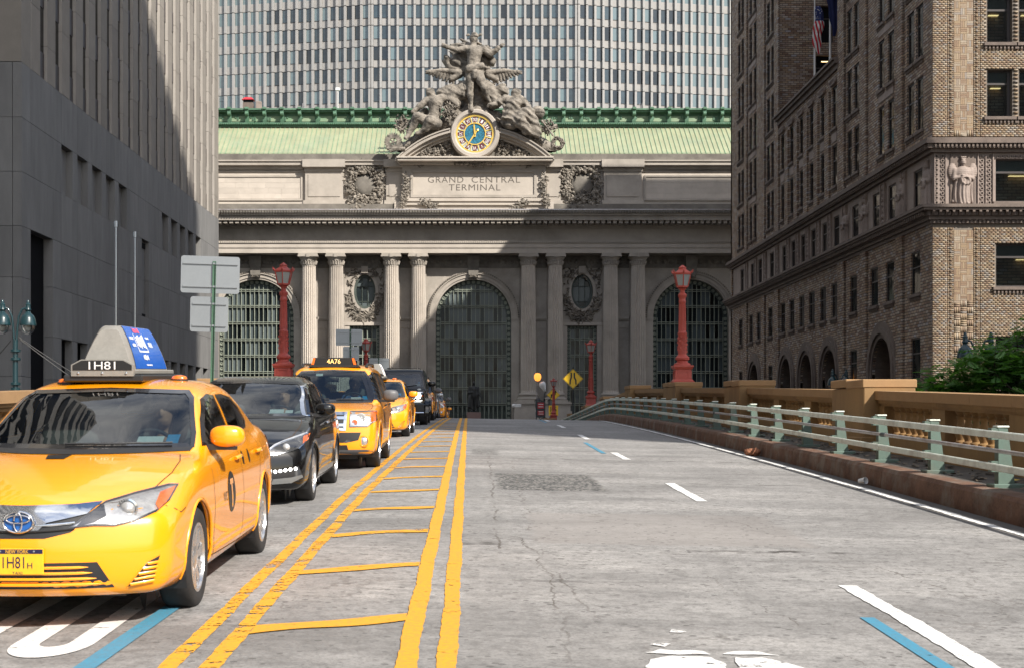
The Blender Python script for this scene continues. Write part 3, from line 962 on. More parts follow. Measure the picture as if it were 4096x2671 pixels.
def wall_with_hole(mb, x0, x1, z0, z1, hole, y, depth):
 n = len(hole)
 cx = sum(p[0] for p in hole) / n
 top = [p for p in hole]
 xs = [p[0] for p in hole]
 xl, xr = min(xs), max(xs)
 vs, fs = [], []
 def quad(*q):
  k = len(vs); vs.extend(q); fs.append(tuple(range(k, k + len(q))))
 quad((x0, y, z0), (xl, y, z0), (xl, y, z1), (x0, y, z1))
 quad((xr, y, z0), (x1, y, z0), (x1, y, z1), (xr, y, z1))
 for i in range(n):
  (xa, za), (xb, zb) = hole[i], hole[(i + 1) % n]
  zc = z1 if (za + zb) / 2 > sum(p[1] for p in hole) / n else z0
  if abs(xa - xb) > 1e-6:
   quad((xa, y, za), (xb, y, zb), (xb, y, zc), (xa, y, zc))
  quad((xa, y, za), (xa, y + depth, za), (xb, y + depth, zb), (xb, y, zb))
 mb.add(vs, fs)
def build_wall():
 mb = MB()
 wy = GY + 0.4
 half = 5.75
 for cx in ARCHES:
  wall_with_arch(mb, cx - half, cx + half, cx, ARCH_R, STREET_Z, Z_ARCHI + 0.2, wy, 1.3)
 for k, ox in enumerate(OVALX):
  x0 = ARCHES[k] + half; x1 = ARCHES[k + 1] - half
  oval = [(ox - 1.22 * math.cos(2 * math.pi * i / 40), 16.28 + 1.95 * math.sin(2 * math.pi * i / 40)) for i in range(40)]
  wall_with_hole(mb, x0, x1, 12.9, Z_ARCHI + 0.2, oval, wy, 0.9)
  rect = [(ox - 1.66, STREET_Z), (ox - 1.66, 12.45), (ox + 1.66, 12.45), (ox + 1.66, STREET_Z)]
  m2 = [(x0, STREET_Z, ox - 1.66, 12.9), (ox + 1.66, STREET_Z, x1, 12.9)]
  for (a, b_, c, d) in m2:
   mb.add([(a, wy, b_), (c, wy, b_), (c, wy, d), (a, wy, d)], [(0, 1, 2, 3)])
  mb.add([(ox - 1.66, wy, 12.45), (ox + 1.66, wy, 12.45), (ox + 1.66, wy, 12.9), (ox - 1.66, wy, 12.9),
    (ox - 1.66, wy + 0.9, 12.45), (ox + 1.66, wy + 0.9, 12.45)], [(0, 1, 2, 3), (0, 4, 5, 1)])
  for s in (-1, 1):
   x = ox + s * 1.66
   mb.add([(x, wy, STREET_Z), (x, wy + 0.9, STREET_Z), (x, wy + 0.9, 12.45), (x, wy, 12.45)], [(0, 1, 2, 3)])
 for (a, b_) in ((TX0, ARCHES[0] - half), (ARCHES[2] + half, TX1)):
  mb.add([(a, wy, STREET_Z), (b_, wy, STREET_Z), (b_, wy, Z_ARCHI + 0.2), (a, wy, Z_ARCHI + 0.2)], [(0, 1, 2, 3)])
 mb.box(TX0, TX1, GY + 4.5, GY + 40, STREET_Z, 31.0)
 tb(mb, "wall", M['limestone'])
 sc = MB()
 segs = []
 edges = sorted([(cx - ARCH_R - 1.0, cx + ARCH_R + 1.0) for cx in ARCHES] + [(ox - 2.6, ox + 2.6) for ox in OVALX])
 x = TX0
 for (a, b_) in edges:
  if a > x + 0.05: segs.append((x, a))
  x = b_
 segs.append((x, TX1))
 for (a, b_) in segs:
  sc.box(a, b_, wy - 0.14, wy + 0.1, 13.05, 13.18)
  sc.box(a, b_, wy - 0.22, wy + 0.1, 13.18, 13.42)
  sc.box(a, b_, wy - 0.06, wy + 0.1, 12.2, 12.3)
 for cx in ARCHES:
  for s in (-1, 1):
   xa, xb = sorted((cx + s * ARCH_R, cx + s * (ARCH_R + 0.98)))
   sc.box(xa, xb, wy - 0.26, wy + 0.3, 13.18, 13.45)
   sc.box(xa, xb, wy - 0.18, wy + 0.3, 12.98, 13.18)
   sc.box(xa + 0.03, xb - 0.03, wy - 0.12, wy + 0.3, STREET_Z, 12.98)
 o = tb(sc, "string_course", M['limestone']); o["kind"] = "stuff"
 for x in COLX:
  pm = MB(); pm.box(x - 0.85, x + 0.85, wy - 0.22, wy + 0.15, STREET_Z, 20.3)
  tb(pm, "pilaster", M['limestone'])
 cb = MB()
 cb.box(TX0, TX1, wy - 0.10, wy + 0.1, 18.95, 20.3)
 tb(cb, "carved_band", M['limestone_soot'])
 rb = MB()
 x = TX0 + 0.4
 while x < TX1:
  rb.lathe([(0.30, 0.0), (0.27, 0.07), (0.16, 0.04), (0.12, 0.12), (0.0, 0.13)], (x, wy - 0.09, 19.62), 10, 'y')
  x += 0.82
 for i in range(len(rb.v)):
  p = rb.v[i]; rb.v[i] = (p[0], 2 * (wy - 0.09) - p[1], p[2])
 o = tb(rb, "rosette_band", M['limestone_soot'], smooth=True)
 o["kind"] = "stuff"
def arch_ring(mb, cx, r0, r1, y0, y1, a0=math.pi, a1=0.0, n=36):
 vs, fs = [], []
 for i in range(n + 1):
  a = a0 + (a1 - a0) * i / n
  c, s = math.cos(a), math.sin(a)
  for (r, y) in ((r0, y1), (r0, y0), (r1, y0), (r1, y1)):
   vs.append((cx + r * c, y, ARCH_SPRING + r * s))
 for i in range(n):
  for k in range(4):
   fs.append((i * 4 + k, i * 4 + (k + 1) % 4, (i + 1) * 4 + (k + 1) % 4, (i + 1) * 4 + k))
 mb.add(vs, fs)
PANE = MB().box(-0.5, 0.5, -0.015, 0.015, -0.5, 0.5).mesh("pane", M['term_pane'])
LEAF = None
def build_arches():
 wy = GY + 0.4
 rows = [2.0, 3.65, 5.43, 7.27, 9.11, 10.95, 12.79, 14.66, 16.46, 17.6]
 for w, cx in enumerate(ARCHES):
  mb = MB()
  arch_ring(mb, cx, ARCH_R, ARCH_R + 0.22, wy - 0.10, wy + 0.4)
  arch_ring(mb, cx, ARCH_R + 0.22, ARCH_R + 0.62, wy - 0.20, wy + 0.2)
  arch_ring(mb, cx, ARCH_R + 0.62, ARCH_R + 0.72, wy - 0.34, wy + 0.2)
  arch_ring(mb, cx, ARCH_R + 0.72, ARCH_R + 0.98, wy - 0.26, wy + 0.2)
  tb(mb, "archivolt", M['limestone'], smooth=True, angle=30)
  dec = MB()
  n = 64
  for i in range(n + 1):
   a = math.pi * i / n
   r = ARCH_R + 0.85
   dec.cbox((cx + r * math.cos(a), wy - 0.29, ARCH_SPRING + r * math.sin(a)), (0.15, 0.16, 0.15))
  o = tb(dec, "bead_moulding", M['carved']); o["kind"] = "stuff"
  ks = MB()
  ks.prism([(wy + 0.1, 17.85), (wy - 0.35, 17.75), (wy - 0.62, 18.1), (wy - 0.55, 18.9), (wy - 0.80, 19.7), (wy - 0.85, 20.25), (wy + 0.1, 20.25)], 'x', cx - 0.60, cx + 0.60)
  v2 = []
  for p in ks.v:
   k = 1.0 + 0.22 * (p[2] - 18.9) / 1.35
   v2.append((cx + (p[0] - cx) * k, p[1], p[2]))
  ks.v = v2
  tb(ks, "keystone", M['limestone_soot'])
  sh = MB()
  for i in range(7):
   a = math.pi * (i / 6.0)
   sh.tube([(cx, wy - 0.5, 18.0), (cx + 0.42 * math.cos(a), wy - 0.62, 17.85 + 0.25 * math.sin(a))], [0.10, 0.05], 6)
  tb(sh, "carved_shell", M['carved'])
  gyw = wy + 0.75
  win = empty_part("arched_window", TERM)
  fr = MB()
  R0, R1 = ARCH_R - 0.52, ARCH_R + 0.02
  arch_ring(fr, cx, R0, R0 + 0.09, gyw - 0.16, gyw + 0.2)
  arch_ring(fr, cx, R1 - 0.09, R1, gyw - 0.16, gyw + 0.2)
  arch_ring(fr, cx, R0, R1, gyw - 0.02, gyw + 0.12)
  for s in (-1, 1):
   a, b_ = sorted((cx + s * R0, cx + s * R1))
   fr.box(a, b_, gyw - 0.02, gyw + 0.12, STREET_Z, ARCH_SPRING)
   fr.box(a, a + 0.09, gyw - 0.16, gyw - 0.02, STREET_Z, ARCH_SPRING)
   fr.box(b_ - 0.09, b_, gyw - 0.16, gyw - 0.02, STREET_Z, ARCH_SPRING)
  tb(fr, "frame", M['iron_dark'], win)
  bo = MB()
  rm = (R0 + R1) / 2
  def boss(x, z):
   k = len(bo.v)
   bo.lathe([(0.19, 0.0), (0.19, -0.12), (0.12, -0.12), (0.12, -0.04), (0.0, -0.02)], (x, gyw - 0.02, z), 12, 'y')
  for s in (-1, 1):
   z = 0.4
   while z < ARCH_SPRING: boss(cx + s * rm, z); z += 0.56
  for i in range(1, 22):
   a = math.pi * i / 22
   boss(cx + rm * math.cos(a), ARCH_SPRING + rm * math.sin(a))
  o = tb(bo, "boss_band", M['iron_green'], win, smooth=True, angle=40); o["kind"] = "stuff"
  nc = 15
  pw = 2 * R0 / nc
  mu = MB()
  for i in range(nc + 1):
   x = cx - R0 + i * pw
   dx = abs(x - cx)
   zt = ARCH_SPRING + math.sqrt(max(0.0, R0 * R0 - dx * dx))
   mu.box(x - 0.030, x + 0.030, gyw - 0.24, gyw + 0.03, 3.65, zt)
   mu.box(x - 0.045, x + 0.045, gyw - 0.18, gyw + 0.03, STREET_Z, 3.65)
  tb(mu, "mullions", M['iron_green'], win)
  tr = MB()
  for z in rows[1:-1]:
   xr = R0 if z < ARCH_SPRING else math.sqrt(max(0.1, R0 * R0 - (z - ARCH_SPRING) ** 2))
   for dz in (-0.11, 0.09):
    tr.box(cx - xr, cx + xr, gyw - 0.28, gyw + 0.05, z + dz - 0.032, z + dz + 0.032)
  tb(tr, "transoms", M['iron_green'], win)
  for i in range(nc):
   x = cx - R0 + (i + 0.5) * pw
   for k in range(1, len(rows) - 1):
    z0, z1 = rows[k], rows[k + 1]
    dx = max(abs(x - cx) - pw / 2, 0)
    if z0 > ARCH_SPRING + math.sqrt(max(0, R0 * R0 - dx * dx)): continue
    if k == len(rows) - 2: z1 = 17.75
    o = obj("pane", PANE, win, (x - TERM.location.x, gyw + 0.0 - TERM.location.y, (z0 + z1) / 2 - TERM.location.z), None, (pw, 1, z1 - z0))
  gr = MB()
  for i in range(nc):
   x = cx - R0 + (i + 0.5) * pw
   gr.lathe([(0.18, 0.0), (0.18, -0.10), (0.11, -0.10), (0.11, 0.0)], (x, gyw - 0.05, 3.15), 10, 'y')
   gr.box(x - 0.03, x + 0.03, gyw - 0.12, gyw - 0.04, 1.2, 2.75)
   for s in (-1, 1):
    gr.tube([(x, gyw - 0.08, 1.6), (x + s * 0.16, gyw - 0.08, 2.0), (x + s * 0.16, gyw - 0.08, 2.4), (x, gyw - 0.08, 2.7)], 0.03, 5)
  gr.box(cx - R0, cx + R0, gyw + 0.0, gyw + 0.03, STREET_Z, 3.5)
  o = tb(gr, "ornamental_grille", M['iron_dark'], win); o["kind"] = "stuff"
def build_ovals():
 wy = GY + 0.4
 for k, ox in enumerate(OVALX):
  win = empty_part("oval_window", TERM)
  fr = MB()
  n = 40
  def ring(a0, b0, a1, b1, y0, y1):
   vs, fs = [], []
   for i in range(n):
    t = 2 * math.pi * i / n
    for (a, b_, y) in ((a0, b0, y1), (a0, b0, y0), (a1, b1, y0), (a1, b1, y1)):
     vs.append((ox + a * math.cos(t), y, 16.28 + b_ * math.sin(t)))
   for i in range(n):
    j = (i + 1) % n
    for q in range(4):
     fs.append((i * 4 + q, i * 4 + (q + 1) % 4, j * 4 + (q + 1) % 4, j * 4 + q))
   fr.add(vs, fs)
  ring(0.98, 1.66, 1.24, 1.97, wy + 0.20, wy + 0.62)
  for x in (-0.33, 0.33): fr.box(ox + x - 0.035, ox + x + 0.035, wy + 0.45, wy + 0.6, 14.7, 17.86)
  for z in (15.2, 16.9): fr.box(ox - 1.0, ox + 1.0, wy + 0.45, wy + 0.6, z - 0.035, z + 0.035)
  tb(fr, "frame", M['iron_dark'], win)
  for i in range(3):
   for j in range(3):
    z0, z1 = [(14.4, 15.2), (15.2, 16.9), (16.9, 18.2)][j]
    obj("pane", PANE, win, (ox + (i - 1) * 0.68 - TERM.location.x, wy + 0.58 - TERM.location.y, (z0 + z1) / 2 - TERM.location.z), None, (0.68, 1, z1 - z0))
  st = MB()
  def rg(a0, b0, a1, b1, y0, y1):
   vs, fs = [], []
   for i in range(n):
    t = 2 * math.pi * i / n
    for (a, b_, y) in ((a0, b0, y1), (a0, b0, y0), (a1, b1, y0), (a1, b1, y1)):
     vs.append((ox + a * math.cos(t), y, 16.28 + b_ * math.sin(t)))
   for i in range(n):
    j = (i + 1) % n
    for q in range(4):
     fs.append((i * 4 + q, i * 4 + (q + 1) % 4, j * 4 + (q + 1) % 4, j * 4 + q))
   st.add(vs, fs)
  rg(1.22, 1.95, 1.52, 2.25, wy - 0.16, wy + 0.2)
  st.box(ox - 0.38, ox + 0.38, wy - 0.4, wy + 0.1, 18.35, 19.1)
  tb(st, "oval_surround", M['limestone'], smooth=True, angle=30)
  gar = []
  rng = random.Random(11 + k)
  for i in range(60):
   t = math.pi * (0.02 + 0.96 * i / 59)
   dens = 0.35 + 0.45 * math.sin(t) ** 2
   cx_, cz_ = ox - 1.78 * math.cos(t), 16.0 - 2.55 * math.sin(t)
   gar.append((cx_, cz_, dens))
  g = MB()
  def leaf(x, z, ln, ang, w, y):
   dx, dz = math.cos(ang), math.sin(ang)
   px, pz = -dz, dx
   vs = [(x, y, z), (x + dx * ln * .5 + px * w, y - .06, z + dz * ln * .5 + pz * w), (x + dx * ln, y - .16, z + dz * ln),
    (x + dx * ln * .5 - px * w, y - .06, z + dz * ln * .5 - pz * w), (x + dx * ln * .5, y - .17, z + dz * ln * .5), (x, y + .12, z)]
   g.add(vs, [(0, 4, 1), (1, 4, 2), (2, 4, 3), (3, 4, 0), (0, 1, 5), (1, 2, 5), (2, 3, 5), (3, 0, 5)])
  for (x, z, d) in gar:
   for r in range(3):
    leaf(x + rng.uniform(-.2, .2), z + rng.uniform(-.2, .2), rng.uniform(.4, .75) * (0.6 + d), rng.uniform(0, 6.28), rng.uniform(.07, .14), wy - 0.05 - rng.uniform(0, .12))
  for s in (-1, 1):
   for i in range(40):
    x = ox + s * rng.uniform(0.4, 2.15); z = rng.uniform(17.7, 18.9) if abs(x - ox) < 1.5 else rng.uniform(16.5, 18.9)
    leaf(x, z, rng.uniform(.3, .6), rng.uniform(0, 6.28), rng.uniform(.07, .13), wy - 0.05 - rng.uniform(0, .08))
  o = tb(g, "carved_garland", M['carved']); o["kind"] = "stuff"
  w2 = empty_part("rectangular_window", TERM)
  fm = MB()
  fm.box(ox - 1.66, ox - 1.32, wy + 0.35, wy + 0.6, STREET_Z, 12.45); fm.box(ox + 1.32, ox + 1.66, wy + 0.35, wy + 0.6, STREET_Z, 12.45)
  fm.box(ox - 1.32, ox + 1.32, wy + 0.35, wy + 0.6, 12.1, 12.45)
  tb(fm, "frame", M['iron_dark'], w2)
  bz = MB()
  z = 3.2
  while z < 12.2:
   for s in (-1, 1): bz.lathe([(0.13, 0.0), (0.13, -0.1), (0.08, -0.1), (0.08, 0.0)], (ox + s * 1.49, wy + 0.36, z), 10, 'y')
   z += 0.42
  for i in range(7): bz.lathe([(0.13, 0.0), (0.13, -0.1), (0.08, -0.1), (0.08, 0.0)], (ox - 1.2 + 0.4 * i, wy + 0.36, 12.28), 10, 'y')
  o = tb(bz, "boss_band", M['iron_green'], w2); o["kind"] = "stuff"
  mu = MB()
  for i in range(6):
   x = ox - 1.32 + 2.64 * i / 5
   mu.box(x - 0.04, x + 0.04, wy + 0.25, wy + 0.55, STREET_Z, 12.1)
  for z in (3.65, 5.43, 7.27, 9.11, 10.95):
   for dz in (-0.11, 0.09):
    mu.box(ox - 1.32, ox + 1.32, wy + 0.22, wy + 0.56, z + dz - 0.04, z + dz + 0.04)
  tb(mu, "glazing_bars", M['iron_green'], w2)
  zz = [1.6, 3.65, 5.43, 7.27, 9.11, 10.95, 12.1]
  for i in range(5):
   for j in range(6):
    obj("pane", PANE, w2, (ox - 1.32 + 0.528 * (i + .5) - TERM.location.x, wy + 0.54 - TERM.location.y, (zz[j] + zz[j + 1]) / 2 - TERM.location.z), None, (0.528, 1, zz[j + 1] - zz[j]))
  sl = MB()
  sl.box(ox - 2.3, ox - 1.7, wy - 0.16, wy + 0.1, STREET_Z, 12.75); sl.box(ox + 1.7, ox + 2.3, wy - 0.16, wy + 0.1, STREET_Z, 12.75)
  sl.box(ox - 2.4, ox + 2.4, wy - 0.24, wy + 0.1, 12.47, 12.82)
  tb(sl, "window_surround", M['limestone_clean'])
def build_columns():
 cy = GY - 0.95
 nfl, per = 22, 8
 prof = [(4.95, 0.90), (5.2, 0.885), (9.0, 0.875), (13.0, 0.845), (17.0, 0.79), (18.8, 0.765), (19.05, 0.77)]
 vs, fs = [], []
 m = nfl * per
 for (z, r) in prof:
  for i in range(m):
   a = 2 * math.pi * i / m
   ph = (i % per) / per
   d = 0.0 if ph < 0.2 else 0.135 * math.sin(math.pi * (ph - 0.125) / 0.875) ** 0.6
   if z in (4.95, 19.05): d = 0
   vs.append(((r - d) * math.cos(a), (r - d) * math.sin(a), z))
 for k in range(len(prof) - 1):
  for i in range(m):
   j = (i + 1) % m
   fs.append((k * m + i, k * m + j, (k + 1) * m + j, (k + 1) * m + i))
 shaft = make_mesh("shaft", vs, fs, M['limestone_clean'])
 cap = MB()
 cap.lathe([(0.79, 19.05), (0.83, 19.1), (0.79, 19.16), (0.80, 19.5), (0.92, 19.56), (0.86, 19.62), (1.02, 19.86), (1.06, 19.95)], (0, 0, 0), 32)
 cap.box(-1.12, 1.12, -1.12, 1.12, 19.96, 20.14); cap.box(-1.06, 1.06, -1.06, 1.06, 20.14, 20.36)
 cap.box(-0.17, 0.17, -1.24, -1.0, 19.9, 20.3)
 for i in range(20):
  a = 2 * math.pi * i / 20
  cap.tube([(0.80 * math.cos(a), 0.80 * math.sin(a), 19.18), (0.88 * math.cos(a), 0.88 * math.sin(a), 19.45), (0.97 * math.cos(a), 0.97 * math.sin(a), 19.52)], [0.10, 0.09, 0.05], 5)
 capm = cap.mesh("capital", M['limestone'], smooth=True, angle=35)
 ba = MB()
 ba.lathe([(1.25, 4.12), (1.30, 4.22), (1.25, 4.34), (1.05, 4.40), (1.02, 4.55), (1.12, 4.62), (1.14, 4.72), (1.08, 4.80), (0.96, 4.86), (0.90, 4.95)], (0, 0, 0), 40)
 bam = ba.mesh("base", M['limestone'], smooth=True, angle=40)
 for x in COLX:
  c = empty_part("column", TERM, (x - TERM.location.x, cy - TERM.location.y, -TERM.location.z))
  obj("shaft", shaft, c); obj("capital", capm, c); obj("base", bam, c)
  pl = MB(); pl.box(-1.32, 1.32, -1.32, 1.32, 3.93, 4.12)
  obj("plinth", pl.mesh("plinth", M['limestone']), c)
 for k in range(0, 8, 2):
  xa, xb = COLX[k] - 1.6, COLX[k + 1] + 1.6
  p = MB()
  p.box(xa, xb, cy - 1.5, GY + 0.6, 2.85, 3.93); p.box(xa - 0.12, xb + 0.12, cy - 1.62, GY + 0.6, 3.62, 3.80)
  p.box(xa - 0.3, xb + 0.3, cy - 1.8, GY + 0.7, STREET_Z, 1.95); p.box(xa - 0.15, xb + 0.15, cy - 1.65, GY + 0.7, 1.95, 2.85)
  tb(p, "pedestal", M['limestone'])
def build_entablature():
 y0 = GY - 1.75
 e = MB()
 for (a, b_, yy) in ((20.37, 20.95, 0.0), (20.95, 21.45, -0.09), (21.45, 21.68, -0.20)):
  e.box(TX0, TX1, y0 + yy, GY + 3, a, b_)
 tb(e, "architrave", M['limestone_clean'])
 e = MB()
 e.box(TX0, TX1, y0 - 0.12, GY + 3, 21.68, 21.84); e.box(TX0, TX1, y0 - 0.02, GY + 3, 21.84, 23.12)
 e.box(TX0, TX1, y0 - 0.22, GY + 3, 23.12, 23.28)
 tb(e, "frieze", M['limestone'])
 e = MB()
 x = TX0
 while x < TX1:
  e.lathe([(0.0, 0.0), (0.11, 0.02), (0.13, 0.10), (0.0, 0.14)], (x, y0 - 0.13, 21.56), 6, 'x'); x += 0.24
 o = tb(e, "egg_moulding", M['limestone_soot'], smooth=True); o["kind"] = "stuff"
 e = MB()
 e.box(TX0, TX1, y0 - 0.30, GY + 3, 23.28, 23.75)
 e.box(TX0, TX1, y0 - 1.95, GY + 3, 23.75, 24.25)
 e.box(TX0, TX1, y0 - 2.12, GY + 3, 24.25, 24.42)
 e.add([(TX0, y0 - 2.12, 24.42), (TX1, y0 - 2.12, 24.42), (TX1, y0 - 2.42, 24.78), (TX0, y0 - 2.42, 24.78), (TX0, GY + 3, 24.42), (TX1, GY + 3, 24.42), (TX1, GY + 3, 24.78), (TX0, GY + 3, 24.78)],
  [(0, 1, 2, 3), (0, 3, 7, 4), (1, 5, 6, 2), (3, 2, 6, 7)])
 tb(e, "cornice", M['limestone'])
 e = MB()
 e.box(TX0, TX1, y0 - 2.40, y0 - 2.0, 24.79, 24.92)
 tb(e, "gutter_flashing", M['galv'])
 dm = MB().box(-0.20, 0.20, -1.45, 0, -0.30, 0).mesh("mutule", M['limestone'])
 x = TX0 + 0.3
 while x < TX1:
  if -33 < x < 33:
   obj("mutule", dm, TERM, (x - TERM.location.x, y0 - 0.31 - TERM.location.y, 23.745 - TERM.location.z))
  x += 0.64
 e = MB()
 x = TX0
 while x < TX1:
  e.box(x - 0.085, x + 0.085, y0 - 2.50, y0 - 2.34, 24.50, 24.74); x += 0.30
 o = tb(e, "antefix_row", M['limestone_soot']); o["kind"] = "stuff"
def build_attic():
 y0 = GY + 0.6
 a = MB()
 a.box(TX0, TX1, y0 - 0.9, GY + 5, 24.78, 25.45); a.box(TX0, TX1, y0 - 0.65, GY + 5, 25.45, 26.1)
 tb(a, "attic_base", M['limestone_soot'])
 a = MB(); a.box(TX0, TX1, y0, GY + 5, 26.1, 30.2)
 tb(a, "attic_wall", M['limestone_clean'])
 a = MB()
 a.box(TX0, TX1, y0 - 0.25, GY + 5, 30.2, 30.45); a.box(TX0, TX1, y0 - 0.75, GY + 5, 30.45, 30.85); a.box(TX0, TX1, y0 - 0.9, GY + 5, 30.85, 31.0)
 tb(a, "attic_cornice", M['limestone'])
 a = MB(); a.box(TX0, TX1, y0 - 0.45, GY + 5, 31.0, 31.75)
 tb(a, "blocking_course", M['limestone_soot'])
 def mir(u0, u1): return [(u0, u1), (946.8 - u1, 946.8 - u0)]
 for (u0, u1) in mir(305, 343) + mir(386, 403):
  xa, xb = gx(u0), gx(u1)
  b_ = MB()
  b_.box(xa, xb, y0 - 0.45, y0 + 0.2, 26.1, 30.2)
  b_.box(xa - 0.2, xb + 0.2, y0 - 0.65, y0 + 0.2, 26.1, 26.5); b_.box(xa - 0.1, xb + 0.1, y0 - 0.55, y0 + 0.2, 29.75, 30.2)
  b_.box(xa - 0.25, xb + 0.25, y0 - 1.05, y0 + 0.2, 30.2, 31.05)
  b_.box(xa + 0.35, xb - 0.35, y0 - 0.52, y0 - 0.44, 26.95, 29.4)
  tb(b_, "attic_pedestal", M['limestone'])
 for (u0, u1) in mir(120, 302):
  xa, xb = gx(u0), gx(u1)
  f = MB()
  for (p, q, r, s) in ((xa, xb, 26.55, 26.75), (xa, xb, 29.2, 29.4), (xa, xa + 0.2, 26.75, 29.2), (xb - 0.2, xb, 26.75, 29.2)):
   f.box(p, q, y0 - 0.14, y0 + 0.05, r, s)
  f.box(xa, xb, y0 - 0.12, y0 + 0.05, 29.75, 29.85); f.box(xa, xb, y0 - 0.2, y0 + 0.05, 30.05, 30.2)
  tb(f, "panel_frame", M['limestone'])
  sw = MB()
  x = xa + 0.3
  while x < xb:
   sw.tube([(x, y0 - 0.06, 29.9), (x + 0.15, y0 - 0.08, 30.02), (x + 0.3, y0 - 0.06, 29.9), (x + 0.42, y0 - 0.08, 29.97)], 0.045, 5); x += 0.5
  o = tb(sw, "scroll_frieze", M['limestone']); o["kind"] = "stuff"
  rng = random.Random(int(u0))
  z = 26.77
  hgt = 0.605
  for r in range(4):
   x = max(xa + 0.22, -33.0) - (0.9 if r % 2 else 0)
   while x < min(xb - 0.22, 33.0):
    w = rng.choice((1.5, 1.9, 2.2))
    x0_, x1_ = max(x, xa + 0.22), min(x + w, xb - 0.22)
    if x1_ - x0_ > 0.25 and x1_ > -33 and x0_ < 33:
     bl = MB().box(x0_ + 0.006, x1_ - 0.006, y0 - 0.035 - rng.uniform(0, 0.012), y0 + 0.02, z + 0.006, z + hgt - 0.006)
     tb(bl, "stone_block", M['limestone_clean'])
    x += w
   z += hgt
def build_roof():
 ey, ez, ty, tz = GY + 5.0, 32.4, GY + 12.0, 37.2
 r = MB()
 r.add([(TX0 - 8, ey, ez), (TX1 + 8, ey, ez), (TX1 + 8, ty, tz), (TX0 - 8, ty, tz), (TX0 - 8, ey, 31.0), (TX1 + 8, ey, 31.0), (TX1 + 8, ty + 14, tz), (TX0 - 8, ty + 14, tz)],
  [(0, 1, 2, 3), (4, 5, 1, 0), (3, 2, 6, 7)])
 roof = tb(r, "roof", M['copper_roof'])
 off = Vector(roof.location)
 L = math.hypot(ty - ey, tz - ez)
 ang = math.atan2(tz - ez, ty - ey)
 seam = MB().box(-0.035, 0.035, 0, L, 0.0, 0.09).mesh("roof_seam", M['verdigris_light'])
 x = -36.0
 while x < 36.0:
  obj("roof_seam", seam, roof, (x, ey, ez), (ang, 0, 0)); x += 0.56
 e = MB()
 e.box(TX0 - 8, TX1 + 8, ey - 0.25, ey + 0.25, ez - 0.28, ez + 0.10)
 e.tube([(TX0 - 8, ey + 0.35, ez + 0.42), (TX1 + 8, ey + 0.35, ez + 0.42)], 0.035, 5)
 tb(e, "gutter", M['verdigris_light'])
 c = MB()
 for (za, zb, yy) in ((37.2, 37.45, -0.35), (37.45, 37.65, -0.55), (38.9, 39.1, -0.75), (39.1, 39.3, -0.95)):
  c.box(TX0 - 8, TX1 + 8, ty + yy, ty + 2, za, zb)
 c.box(TX0 - 8, TX1 + 8, ty - 0.15, ty + 2, 37.65, 38.9)
 tb(c, "ridge_moulding", M['verdigris'])
 c = MB()
 x = TX0 - 8
 while x < TX1 + 8:
  c.lathe([(0.0, 0), (0.12, 0.02), (0.14, 0.1), (0.0, 0.16)], (x, ty - 0.58, 37.5), 6, 'x'); x += 0.26
  if int(x * 10) % 3 == 0: c.cbox((x, ty - 0.2, 38.3 + 0.2 * math.sin(x * 7)), (0.16, 0.2, 0.5))
 o = tb(c, "ridge_ornament", M['verdigris']); o["kind"] = "stuff"
 c = MB(); c.box(TX0 - 8, TX1 + 8, ty - 0.20, ty, 37.85, 38.5)
 tb(c, "ridge_panel", M['verdigris_light'])
 br = MB()
 br.prism([(0.0, 0.0), (-0.35, 0.1), (-0.55, 0.55), (-0.5, 1.0), (-0.8, 1.3), (-0.85, 1.72), (-1.05, 1.80), (-1.05, 2.02), (0, 2.02)], 'x', -0.22, 0.22)
 br.lathe([(0.0, 0.0), (0.26, 0.05), (0.26, 0.4), (0.0, 0.45)], (-0.22, -0.8, 1.25), 10, 'x')
 bm_ = br.mesh("bracket", M['verdigris'], smooth=True, angle=40)
 x = -35.6
 while x < 36:
  obj("bracket", bm_, TERM, (x - TERM.location.x, ty - 0.1 - TERM.location.y, 37.4 - TERM.location.z)); x += 2.12
build_wall(); build_arches(); build_ovals(); build_columns(); build_entablature(); build_attic(); build_roof()
